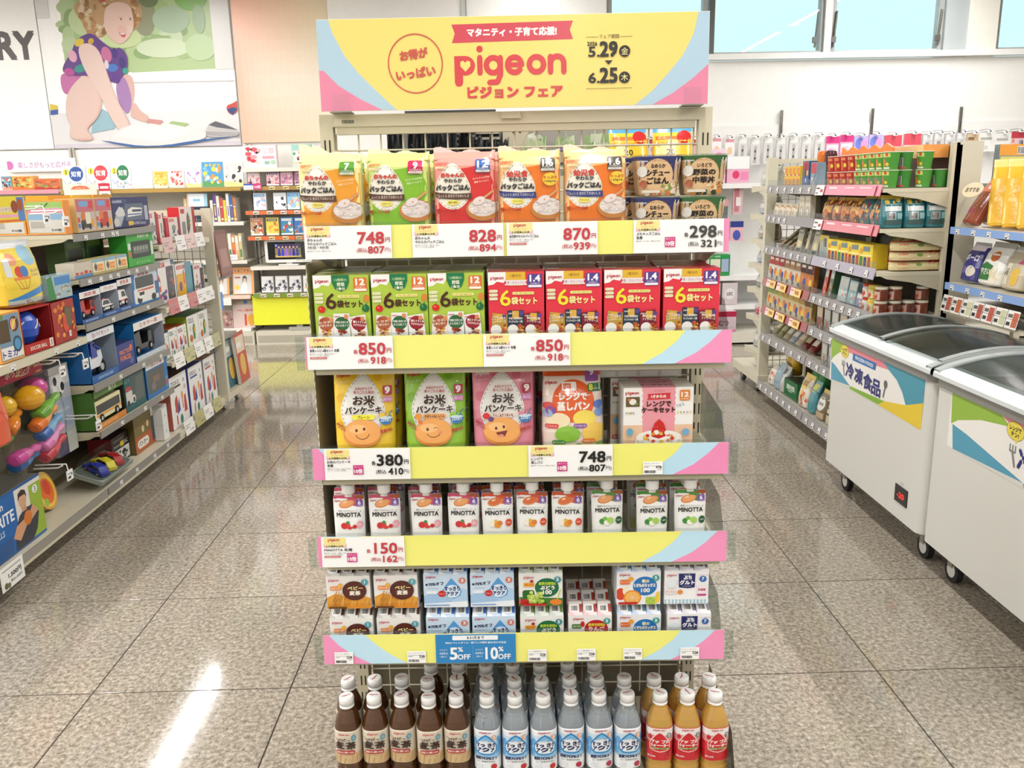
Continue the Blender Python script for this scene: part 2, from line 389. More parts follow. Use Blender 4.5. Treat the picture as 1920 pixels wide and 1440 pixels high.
def window(n, x0, x1, dark, stay):
    z0, z1 = 2.605, 3.30; f = MB(); y = YR+.02; g_ = '5f605c' if dark else '9a9c98'
    f.box(x0, x0+.05, y, y+.09, z0, z1, g_, 'paint'); f.box(x1-.04, x1, y, y+.09, z0, z1, 'a9aba7', 'paint')
    f.box(x0+.05, x1-.04, y, y+.09, z0, z0+.025, 'b9bbb8', 'paint'); f.box(x0+.05, x1-.04, y, y+.09, z1-.03, z1, 'b9bbb8', 'paint')
    r = struct('window_%d' % n, f.build('window'))
    obj('pane', B(x0+.05, x1-.04, y+.03, y+.036, z0+.025, z1-.03, (1, 1, 1), 'glass').build('pane'), r)
    if stay:
        for xs in stay:
            k = MB(); k.tube([(xs, y-.015, z0+.05), (xs+.02, y-.015, z0+.36)], .009, '77736b', 'metal', 6); k.box(xs-.02, xs+.02, y-.03, y, z0+.09, z0+.14, '5d5a54', 'paint')
            obj('window_stay', k.build('window_stay'), r)
window(1, 1.05, 1.97, False, [])
window(2, 1.99, 3.05, True, [2.96])
window(3, 3.10, 4.14, False, [3.13, 4.09])
window(4, 4.62, 5.6, False, [])
struct('trim_3', B(3.04, 3.105, YR-.01, YR+.12, 2.605, 3.3, 'e9e7e0', 'paint').build('mullion'))

# ceiling luminaires (real lamps of the room, out of the frame)
lm = MB(); lm.box(-.07, .07, -1.2, 1.2, .0, .055, 'f2f2f0', 'paint'); lmesh = lm.build('housing')
lend = MB(); lend.box(-.075, .075, -1.215, -1.2, -.02, .055, 'e6e6e4', 'paint'); lend = lend.build('end_cap'); lend2 = MB(); lend2.box(-.075, .075, 1.2, 1.215, -.02, .055, 'e6e6e4', 'paint'); lend2 = lend2.build('end_cap')
LX = [-6.1, -2.97, .38, 3.72]; LY = [-1.7, .95, 3.75, 6.6]
for a, lx in enumerate(LX):
    for b_, ly in enumerate(LY):
        t = thing('ceiling_lamp', '%s linear white ceiling lamp in the %s row, counted across the shop' % (ORD[a], ['rear', 'overhead', 'middle', 'window-side'][b_]), 'lamp',
                  [('housing', lmesh), ('end_cap', lend), ('end_cap', lend2)], (lx, ly, CEIL-.056), group='ceiling lamps')
        ld = bpy.data.lights.new('lamp_tube', 'AREA'); ld.shape = 'RECTANGLE'; ld.size = .045; ld.size_y = 2.36; ld.energy = LAMP_W * (.75, 1.3, .9, .85)[b_] * (1, 1.2, .6, 1.2)[a]; ld.color = (1, .995, .985)
        lo = bpy.data.objects.new('lamp_tube', ld); COL.objects.link(lo); lo.parent = t; lo.location = (0, 0, -.004)

# ---------------------------------------------------------------- big prints on the back wall
PO = {'green':[(232,1340),(1768,1316),(1764,904),(1734,709),(840,685),(206,791)],'hair':[(344,1257),(397,1324),(487,1349),(690,1349),(949,1340),(1002,1233),(958,1111),(883,1036),(654,1074),(616,1006),(527,994),(446,1043),(416,1147)],'face':[(666,1279),(773,1318),(885,1289),(905,1194),(901,1084),(850,1002),(768,934),(684,963),(623,1061),(628,1184)],'dress':[(422,1030),(504,1042),(569,979),(688,880),(737,921),(809,850),(801,725),(732,642),(659,593),(595,616),(395,668),(277,663),(150,705),(293,887),(333,969)],'dress2':[(149,701),(277,663),(367,676),(248,565),(192,481),(141,539)],'dress3':[(659,593),(752,684),(811,442),(748,293),(696,358),(663,444)],'diaper':[(503,362),(641,273),(598,173),(369,137),(395,220)],'arm':[(340,914),(435,965),(545,910),(593,714),(640,502),(708,329),(756,213),(750,127),(713,104),(684,142),(643,172),(591,260),(496,533),(398,689)],'leg':[(398,689),(499,561),(522,418),(462,276),(330,178),(367,119),(394,75),(284,66),(153,94),(199,209),(154,311),(181,481),(267,593)],'knee':[(735,670),(824,668),(840,555),(823,442),(749,300),(722,443),(706,557)],'arm2':[(814,442),(871,326),(948,282),(919,225),(818,256),(755,293)],'pages':[(527,80),(580,144),(768,213),(1129,221),(1468,164),(1477,113),(1472,63),(1057,-10),(937,-11),(553,50)],'pageline':[(768,210),(1361,152),(1064,45),(559,101)],'cover':[(432,70),(524,61),(937,-8),(1488,70),(1791,79),(1486,48),(965,-26),(757,-2)],'fan':[(1471,128),(1509,200),(1579,227),(1666,197),(1796,142),(1791,79),(1481,78)],'fan2':[(1508,193),(1579,227),(1666,197),(1789,140),(1588,169)],'pic1':[(912,225),(946,260),(1071,244),(1051,201)],'pic2':[(1128,214),(1160,235),(1315,211),(1289,178)],'toyr':[(1690,369),(1760,390),(1815,424),(1805,310),(1734,279),(1700,312)],'toyb':[(1694,333),(1756,354),(1800,339),(1749,279)],'toyl':[(13,416),(84,398),(84,362),(8,356)],'toyl2':[(8,356),(84,362),(77,319),(5,313)],'eye1':[(786,1159)],'eye2':[(873,1156)],'mouth':[(750,1042),(794,1028),(821,1033),(802,996),(774,1006)],'nose':[(846,1092)],'bow':[(601,1334),(659,1340),(656,1313),(620,1318)]}
PO = {k: (chaikin(v) if len(v) > 5 and k not in ('green',) else v) for k, v in PO.items()}
PX, PZ = -4.26, 1.914
pn = MB(); pn.box(0, 1.80, -.03, 0, 0, 1.46, 'fbf9f6', 'paint')
p = PR()
p.rect(0, 0, 1800, 40, 'efe6f0'); p.rect(2, 40, 1798, 330, 'fdfafa')
p.poly(PO['green'], 'c3d9a0')
rq = random.Random(9)
for k in range(60): p.ell(rq.uniform(260, 1480), rq.uniform(850, 1390), rq.uniform(50, 110), rq.uniform(40, 90), ('b5cf92', 'c6dca6', 'a9c588', 'd2e4b4', '9dba80', 'dcebc4')[k % 6], 16)
for x, y, a, b_, c in ((700, 1250, 260, 160, 'a2bd84'), (1000, 1200, 150, 240, 'a3a586'), (1250, 1150, 230, 150, 'b9cfb0'), (1450, 1330, 200, 130, '8fc46a'), (760, 1000, 260, 120, 'dcebb0'), (1150, 900, 330, 110, 'e3f0cc'), (1500, 900, 190, 150, 'cfe6b4'), (420, 1150, 170, 160, 'd5e6b0'), (1060, 1330, 120, 90, '7d8c62'), (500, 980, 140, 70, 'edf5cc'), (1600, 1150, 80, 160, 'a9c39a')):
    x2 = min(x, 1510)
    p.ell(x2, y, a*.75, b_*.8, c, 22)
p.rect(0, 1180, 120, 1455, 'fdfbf8'); p.rect(1625, 700, 1798, 1455, 'f7f5f1')
p.rect(700, 590, 1790, 600, 'e3ddda')
for k, c in (('toyl', 'f3d64a'), ('toyl2', '3a62b8'), ('toyr', 'e2564a'), ('toyb', '35538f')): p.poly(PO[k], c)
p.poly(PO['arm2'], 'f0c4b6'); p.poly(PO['dress2'], 'd878b4'); p.poly(PO['knee'], 'eec2b8'); p.poly(PO['diaper'], 'a9cfdc'); p.poly(PO['dress3'], 'b78ac4')
hx = [q[0] for q in PO['hair']]; hz = [q[1] for q in PO['hair']]
p.poly(PO['hair'], 'd3ab7c')
rr = random.Random(3)
for q in range(110):
    i = rr.randrange(len(PO['hair'])); a_ = PO['hair'][i]; t = rr.random()*.55; cx, cz = sum(hx)/len(hx)-40, sum(hz)/len(hz)
    x, z = a_[0]*(1-t) + cx*t, min(a_[1]*(1-t) + cz*t, 1405); p.ell(x, z, rr.uniform(12, 30), rr.uniform(12, 28), ('b98a56', 'e6c79c', 'c99a68', 'f0d9b6', 'a87a4a')[q % 5], 10)
p.poly(PO['face'], 'f7d2c2'); fx, fz = PO['eye2'][0]
p.ell(fx-90, fz-90, 44, 40, 'f7c6ba', 18); p.ell(fx-10, fz-85, 26, 34, 'f9dccf', 14)
for k in ('eye1', 'eye2'):
    ex, ez = PO[k][0]; p.ell(ex, ez, 13, 8, 'f6efec', 12); p.ell(ex+2, ez, 8, 8, '4a3b3a', 10); p.arc(ex, ez+6, 18, 10, 20, 160, 4, 'b08a6c', 8)
p.poly(PO['mouth'], 'd8616c'); mx_, mz_ = PO['mouth'][0]; p.rect(mx_+16, mz_-18, mx_+58, mz_-8, 'ffffff')
p.poly(PO['bow'], 'e8504e')
p.poly(PO['dress'], '6a4692')
dx, dz = (422, 1030)
for x, y, a, b_, c, ro in ((-50, -70, 62, 40, 'f0d04a', 30), (-130, -190, 50, 70, 'f4b6cf', 10), (-70, -300, 80, 45, '3f9a92', 15), (-180, -330, 60, 45, 'c852a0', -10), (60, -60, 40, 30, 'e6b84a', 40), (190, -180, 60, 90, 'd87aa8', 10), (270, -170, 34, 60, '54388a', 0), (230, -300, 70, 45, '4f7fd0', 5), (250, -400, 50, 50, '6a3a98', 0), (330, -260, 40, 70, '4a3a80', 0), (180, -270, 26, 50, 'f3e2ee', 0), (350, -330, 34, 36, '3fae9a', 0)):
    p.ell(dx+x, dz+y, a*.8, b_*.8, c, 12, ro)
p.poly(PO['leg'], 'f3c6b8'); p.poly([(a*.93+14, b_*.96+20) for a, b_ in PO['leg']], 'f8d6ca'); p.poly(PO['arm'], 'f5ccbe'); p.poly([(a*.97+8, b_*.985+10) for a, b_ in PO['arm']], 'fadbd0')
hx_, hz_ = (713, 104)
for k in range(4): p.line([(hx_-70+k*24, hz_+30-k*8), (hx_-42+k*20, hz_-30-k*6)], 5, 'e2a894')
lx_, lz_ = (284, 66)
for k in range(4): p.line([(lx_-30+k*26, lz_+22), (lx_-26+k*26, lz_+2)], 5, 'e2a894')
p.poly(PO['pages'], 'fbf8f6'); p.poly(PO['pageline'], 'ffffff'); p.poly(PO['pic1'], 'e2a09a'); p.poly(PO['pic2'], 'b4cf8c'); p.poly(PO['fan'], 'dcd6d4'); p.poly(PO['fan2'], '6b6a74'); p.poly(PO['cover'], '4272b4')
for k in range(4):
    (xa, za), (xb, zb) = (1471, 128), (1796, 142)
    p.line([(xa+10, za-8*k), (xb+30, zb-30-14*k)], 4, '8d8a90')
p.i = [(t[0], t[1], L(t[2], .60), *t[3:]) for t in p.i]
pp = MB(); p.clip(0, 0, 1800, 1460).out(pp, flat((0, -.03, 0)), 'ink')
thing('wall_poster', 'large photo poster of a curly-haired toddler pointing into an open picture book', 'poster', [('panel', pn.build('panel')), ('photo_print', pp.build('photo_print'))], (PX, YL, PZ))
pn = MB(); pn.box(0, 1.5, -.03, 0, 0, 1.46, 'fcfaf6', 'paint'); q = PR()
q.text('RY', 1310, 945, 235, '5a5250', 350, b=11)
pp = MB(); q.out(pp, flat((-.03, -.03, 0))); thing('wall_sign', 'white wall panel with large dark grey capital letters beside the toddler poster', 'sign', [('panel', pn.build('panel')), ('lettering', pp.build('lettering'))], (PX-1.51, YL, PZ))
pn = MB()
def mixc(a, b_, t): return tuple(a[i]*(1-t) + b_[i]*t for i in range(3))
ca, cb, cc_ = L('f8b49c'), L('fbe9c6'), L('fdf6ea')
for i in range(16):
    for j in range(14):
        u, v = i/15, j/13; c = mixc(mixc(ca, cb, min(1, u*.9+.15)), cc_, max(0, .75 - abs(v-.35)*1.9)*u**.6)
        x0, x1, z0, z1 = i*.9/16, (i+1)*.9/16, j*1.46/14, (j+1)*1.46/14
        pn.face([(x0, -.025, z0), (x1, -.025, z0), (x1, -.025, z1), (x0, -.025, z1)], c, 'paint')
pk = MB(); pk.box(0, .9, -.0245, 0, 0, 1.46, 'f6e2d0', 'paint')
thing('wall_panel_print', 'peach-to-cream graded wall panel between the poster and the white wall', 'wall panel', [('panel', pk.build('panel')), ('graded_print', pn.build('graded_print'))], (-2.44, YL, 1.935))
# ================================================================ CENTRE: end-of-aisle display stand
GX, GY, TH = .05, 2.04, -.027
def gp(x, y, z): return (GX + x*cos(TH) - y*sin(TH), GY + x*sin(TH) + y*cos(TH), z)
def gth(name, label, cat, parts, x, y, z, rz=0, group=None, rx=0):
    return thing(name, label, cat, parts, gp(x, y, z), TH+rz, group, rx)
YEL, SKY, PNK, RED, INK = 'f6f37e', 'c2e6f8', 'f796c2', 'c8323f', '2c2a28'

# --- stand: uprights, beam, wire mesh, shelves, rails
def upright(slot_faces=True):
    m = MB(); m.box(-.0155, .0155, 0, .03, 0, 1.645, BEIGE, 'paint'); return m.build('upright')
um = upright(); sl = MB()
for k in range(31):
    for dx in (-.0065, .0045):
        sl.box(dx, dx+.0032, -.0006, .002, .06+k*.05, .06+k*.05+.028, '1d1b18', 'matte')
slm = sl.build('slot_row')
st = obj('display_stand', None); st.location = gp(0, 0, 0); st.rotation_euler = (0, 0, TH)
st['label'] = 'beige steel end-of-aisle display stand with wire back and five priced shelves'; st['category'] = 'display stand'
for sx in (-.4385, .4435):
    u = obj('upright', um, st); u.location = (sx, 0, .0); s_ = obj('slot_row', slm, u); s_['kind'] = 'stuff'
m = MB(); m.box(-.423, .428, -.004, .026, 1.617, 1.644, BEIGE, 'paint'); m.box(-.415, .42, -.001, .026, 1.6, 1.617, 'cdc3a8', 'paint')
bmo = obj('top_beam', m.build('top_beam'), st)
q = PR(); q.rect(-418, 1621, -368, 1636, 'e2dac2').code(-400, 1624, 28, 8, '555555', 4); mm = MB(); q.out(mm, flat((0, -.0045, 0))); obj('barcode_label', mm.build('barcode_label'), bmo)
m = MB(); m.box(-.03, .015, -.012, -.004, 1.628, 1.642, 'd2c9ae', 'paint'); obj('clip', m.build('clip'), bmo)
m = MB()
for k in range(17): x = -.42 + k*.0525; m.tube([(x, .018, .12), (x, .018, 1.602)], .0022, 'd9d2ba', 'paint', 5)
for k in range(29): z = .15 + k*.0505; m.tube([(-.423, .014, z), (.428, .014, z)], .0022, 'd9d2ba', 'paint', 5)
obj('wire_mesh', m.build('wire_mesh'), st)
m = MB(); m.box(-.42, .425, .05, .06, .02, 1.31, '837a68', 'paint'); obj('back_panel', m.build('back_panel'), st)
m = MB(); m.box(-.45, .455, -.36, .03, .02, .095, BEIGE, 'paint', top='b9b097')
for k in range(16): m.box(-.42+k*.055, -.407+k*.055, -.06, -.052, .0951, .0955, '2a2824', 'matte')
obj('base_deck', m.build('base_deck'), st)
SH = [(1.362, -.215), (1.118, -.275), (.872, -.285), (.676, -.30), (.447, -.315)]     # shelf top, front edge
STRIP = [(1.331, -.237), (1.104, -.297), (.860, -.307), (.662, -.322), (.431, -.337)]
for z, y in SH:
    m = MB(); m.box(-.435, .44, y, -.002, z-.016, z, BEIGE, 'paint'); m.box(-.435, .44, y-.004, y, z-.03, z, 'cfc6ab', 'paint'); s_ = obj('shelf', m.build('shelf'), st)
    for sx in (-.436, .4385):
        m = MB(); m.prism([(-.002, z-.016), (y+.02, z-.016), (y+.03, z-.03), (-.002, z-.085)], sx, sx+.0025, 'c9c0a6', 'paint', 'x'); obj('bracket', m.build('bracket'), s_)
for k, (z, y) in enumerate(STRIP):        # clear plastic rail that holds the strip, with ribbed ends
    m = MB(); m.box(-.453, .453, y+.008, y+.0095, z, z+.076, (.97, .98, .98), 'clear'); m.box(-.453, .453, y+.001, y+.0095, z+.0725, z+.0755, (.94, .96, .96), 'clear'); m.box(-.453, .453, y-.004, y+.0095, z-.004, z-.0015, (.94, .96, .96), 'clear')
    r_ = obj('price_rail', m.build('price_rail'), st)
    for sx in (-.470, .453):
        m = MB()
        if k in (2, 3, 4) or sx < 0:
            m.box(sx, sx+.017, y+.001, y+.004, z-.002, z+.07, (.86, .9, .88), 'clear')
            for j in range(6): m.box(sx, sx+.017, y-.001, y+.001, z+.004+j*.0115, z+.006+j*.0115, (.9, .92, .92), 'clear')
            obj('rail_end', m.build('rail_end'), r_)
for k in range(1, 5):                      # clear shelf-side guards
    z, y = SH[k]
    m = MB(); m.prism([(y+.004, z), (-.03, z), (-.03, z+.13), (y+.05, z+.11), (y+.012, z+.06)], .447, .4485, (.72, .74, .72), 'clear', 'x'); obj('side_guard', m.build('side_guard'), st)
m = MB(); m.prism([(-.35, .095), (-.05, .095), (-.05, .24), (-.29, .21)], .487, .489, (.4, .4, .38), 'clear', 'x'); obj('side_guard', m.build('side_guard'), st)
m = MB(); m.box(-.4555, -.4535, -.22, 0, .5, 1.32, 'b5ab90', 'paint')
for k in range(40): m.box(-.4556, -.4534, -.2205, -.219, .51+k*.02, .52+k*.02, 'efeadb', 'paint')
obj('side_panel', m.build('side_panel'), st)

# --- banner on two clear clips
q = PR()
bw_, bh = 880, 196
q.rect(-440, 0, 440, bh, 'f4dc7c')
q.poly([(-440, bh), (-413, bh), (-405, 168), (-380, 118), (-350, 80), (-310, 40), (-268, 0), (-440, 0)], 'b3cfe0')
q.poly([(-440, 88), (-430, 88), (-398, 55), (-350, 25), (-300, 0), (-440, 0)], 'e88aa8')
q.poly([(440, bh), (415, bh), (405, 150), (382, 105), (352, 70), (315, 30), (275, 0), (440, 0)], 'b3cfe0')
q.poly([(440, 85), (405, 55), (362, 25), (315, 0), (440, 0)], 'e88aa8')
q.poly([(-137, 180), (135, 183), (128, 164), (135, 144), (-137, 141), (-130, 161)], 'd4505e')
q.text('マタニティ・子育て応援!', -2, 162.5, 17, 'fdfbf4', 200, b=.8)
q.logo(-133, 92, 45, 'd8484e', 'f4dc7c')
q.text('ピジョン フェア', 3, 34, 24, 'd8484e', 214, b=1.4)
q.arc(-221, 99, 61, 63, 0, 360, 2.6, 'd05a50', 40)
q.text('お得が', -224, 119, 21, 'd05a50', 62, b=1.0, rot=7); q.text('いっぱい', -221, 79, 21, 'd05a50', 88, b=1.0, rot=7)
q.line([(164, 147), (192, 147)], .8, INK); q.line([(240, 147), (268, 147)], .8, INK); q.text('フェア期間', 216, 148, 9, INK, 44)
q.text('2026', 178, 133, 8, INK, 22, b=.3); q.text('5.', 182, 116, 21, INK, 24, b=.7); q.text('29', 215, 121, 31, INK, 38, b=1.4); q.ell(251, 116, 12.5, 12.5, INK, 24); q.text('金', 251, 116, 15, 'f9e9a0')
q.poly([(206, 97), (224, 97), (215, 88)], INK)
q.text('6.', 182, 60, 21, INK, 24, b=.7); q.text('25', 215, 65, 31, INK, 38, b=1.4); q.ell(251, 60, 12.5, 12.5, INK, 24); q.text('木', 251, 60, 15, 'f9e9a0')
q.line([(164, 37), (268, 37)], .8, INK)
mm = MB(); q.out(mm, flat((0, -.0012, 0)), 'lam')
bd = MB(); bd.box(-.4405, .4405, -.0011, .0011, -.001, bh/1000+.001, 'f4efe0', 'lam')
bo = gth('fair_banner', 'long yellow laminated fair banner standing on clear clips above the display stand', 'banner', [('board', bd.build('board')), ('banner_print', mm.build('banner_print'))], 0, -.028, 1.650, rx=-.03)
for sx in (-.395, .405):
    m = MB(); m.box(sx-.02, sx+.02, -.0065, -.004, -.002, .036, (.985, .99, .99), 'clear'); m.box(sx-.02, sx+.02, .003, .0055, -.002, .036, (.985, .99, .99), 'clear'); m.box(sx-.024, sx+.024, -.012, .03, -.0045, -.002, 'a9a59a', 'metal')
    obj('clip_stand', m.build('clip_stand'), bo)

# --- price strips and cards
def strip_bg():
    q = PR(); q.rect(-450, 0, 450, 70, YEL)
    q.poly([(-450, 70), (-356, 70), (-330, 45), (-300, 22), (-262, 0), (-450, 0)], SKY); q.poly([(-450, 70), (-437, 70), (-415, 45), (-385, 22), (-345, 0), (-450, 0)], PNK)
    q.poly([(450, 70), (353, 70), (335, 48), (305, 24), (262, 0), (450, 0)], SKY); q.poly([(450, 70), (430, 70), (405, 45), (375, 22), (330, 0), (450, 0)], PNK)
    mm = MB(); q.out(mm, flat(), 'lam'); return mm.build('strip_print')
SBG = strip_bg(); ssh = MB(); ssh.box(-.45, .45, -.0001, .0006, 0, .07, 'f6f4d8', 'card'); SSH = ssh.build('strip_sheet')
def card_art(w_, names, price, tax, col, each=False, point=None, redtag=0, small=2):
    q = PR(); q.rect(0, 0, w_, 69, 'fdfcfa')
    q.poly([(6, 68), (55, 68), (55, 52), (52, 46), (8, 46), (5, 50)], 'f8e99a'); q.poly([(5, 54), (14, 45), (5, 45)], 'f0b6d0'); q.poly([(56, 54), (47, 45), (56, 45)], 'f0b6d0')
    q.logo(15, 63, 4.6, 'd0484a', 'f8e99a'); q.text('ピジョン フェア', 30, 55.5, 3.4, 'd98a6a', 26); q.text('5.29金▶6.25木', 30, 49, 5, INK, 38, b=.1)
    y = 40.5
    for nm in names: q.text(nm, 6, y, 6.4, INK, a='l', b=.12, w=min(len(nm)*6.3, 62)); y -= 8
    for k in range(small): q.text('●対象 7か月頃〜 ●80g×2個入' if k == 0 else 'ベビーフードより選べる対象商品', 6, y+.5, 2.6, '4a4846', a='l', w=(52, 40)[k]); y -= 3.6
    if redtag: q.rect(6, y-2.5, 42, y+1.5, 'd05a56'); q.text('対象商品2,400円以上で', 24, y-.5, 2.4, 'fdf5f0', 32)
    if point: q.rect(point, 12, point+22, 33, 'd23a86'); q.text('ポイント', point+11, 29, 4, 'ffffff', 18); q.text('10倍', point+11, 19.5, 10, 'ffffff', 18, b=.3)
    R_ = w_-2
    q.text('円', R_-6, 39, 9.5, col, b=.2); q.text(price, R_-14, 43, 24, col, 18.5*len(price)-6*price.count('1'), a='r', b=.85)
    if each: q.text('各', R_-14-19*len(price)-6, 37, 9, col, b=.2)
    q.text('円)', R_-6.5, 17, 10, col, 12); q.text(tax, R_-14, 18, 14.5, col, 11.5*len(tax)-3*tax.count('1'), a='r', b=.5); q.text('(税込', R_-14-11.5*len(tax)-2, 17, 10.5, col, 22, a='r', b=.1)
    return q
def tag_art(name, price, w_=42, h=28):
    q = PR(); q.rect(0, 0, w_, h, 'fcfbf8'); q.text(name, 2, h-4, 3.2, INK, w_-6, a='l'); q.lines(2, h-9.5, w_-10, 1, '777777'); q.text('本体価格', 2, h-12, 2.6, INK, 10, a='l'); q.text(price, w_-9, h-12, 5.6, INK, 12, b=.2); q.text('円', w_-2.5, h-13, 2.4, INK)
    q.code(3, 3, 24, 6, '333333', len(name)); q.text('246円', w_-7, h-17.5, 2.6, INK, 9); return q
def make_strip(k, label, cards, tags=(), extra=None):
    z, y = STRIP[k]
    r = gth('price_strip', label, 'price strip', [('strip_sheet', SSH, [('strip_print', SBG)])], 0, y, z, group='price strips on the display stand', rx=-.06)
    for (x, q, w_, h, dz, nm) in cards:
        b_ = MB(); b_.box(x/1000, (x+w_)/1000, -.0034, -.0024, dz/1000, (dz+h)/1000, 'f8f6f2'); c = obj(nm, b_.build(nm), r)
        mm = MB(); q.out(mm, flat((x/1000, -.0034, dz/1000)), 'lam' if nm == 'price_card' else 'ink'); obj('card_print', mm.build('card_print'), c)
    return r
def C(x, w_, *a, **k): return (x, card_art(w_, *a, **k), w_, 69, .5, 'price_card')
def Tg(x, name, price): return (x, tag_art(name, price), 42, 28, 2, 'price_tag')
make_strip(0, 'white price strip under the rice pouches on the topmost shelf', [
    C(-449, 185, ['赤ちゃんの', 'やわらかパックごはん', '7か月・9か月'], '748', '807', RED, small=1), C(-220, 193, ['赤ちゃんの', 'やわらかパックごはん'], '828', '894', RED),
    C(-20, 192, ['幼児食やわらかパックごはん'], '870', '939', RED, redtag=1), C(248, 190, ['ぷちキッズごはん', '各種'], '298', '321', '3a3836', True, 66, small=1)])
make_strip(1, 'yellow price strip with two white cards under the six-pouch boxes', [
    C(-446, 182, ['食育レシピ 6袋セット 各種'], '850', '918', RED, True, redtag=1), C(-73, 183, ['食育レシピ 6袋セット 各種'], '850', '918', RED, True, redtag=1)])
make_strip(2, 'yellow price strip with two black-figure cards under the pancake pouches', [
    C(-424, 186, ['お米のパンケーキ', '各種'], '380', '410', INK, True, 62), C(18, 182, ['レンジで', '蒸しパン'], '748', '807', INK, False, 62, small=1), Tg(266, '1才からのレンジでケーキセット', '478')])
make_strip(3, 'yellow price strip with one red-figure card under the spouted smoothie pouches', [C(-441, 183, ['MINOTTA 各種'], '150', '162', RED, True, 56, redtag=1)])
q = PR(); q.rect(0, 0, 180, 69, '2f86c4'); q.rect(38, 55, 140, 66, 'f4f8fa', 2); q.text('8.31月まで', 90, 60.5, 7, INK, 38, b=.2); q.text('500ml ペットボトル・紙パック飲料 組み合わせ自由', 90, 49, 5, 'eaf4fb', 136, b=.1)
q.rect(83, 10, 83.4, 42, '9cc8e6')
for x, a_, b_, wd in ((8, '6点以上', '5', 16), (88, '24点以上', '10', 27)):
    q.text('よりどり', x+9, 32, 4.5, 'f4f8fa', 16); q.text(a_, x+10, 24, 5, 'f4f8fa', 19, b=.1); q.text('ご購入で', x+9, 16, 4.5, 'f4f8fa', 16)
    q.text(b_, x+24, 23, 28, 'f4f8fa', wd, a='l', b=.9); q.text('%', x+26+wd, 33, 11, 'f4f8fa', 11, a='l', b=.3); q.text('OFF', x+25+wd, 15, 12, 'f4f8fa', 28, a='l', b=.4)
make_strip(4, 'yellow price strip with a blue discount card under the drink cartons', [
    (-197, q, 180, 69, .5, 'discount_card'), Tg(-426, 'ピジョン ベビー麦茶 紙パック', '228'), Tg(-262, 'ピジョン すっきりアクア りんご', '228'), Tg(10, 'ピジョン緑黄色野菜&ぶどう', '228'), Tg(120, 'ピジョン緑黄色野菜&りんご', '228'), Tg(224, 'ピジョン 朝のくだものミックス', '228'), Tg(352, 'ピジョン ぷちグルト', '228')])

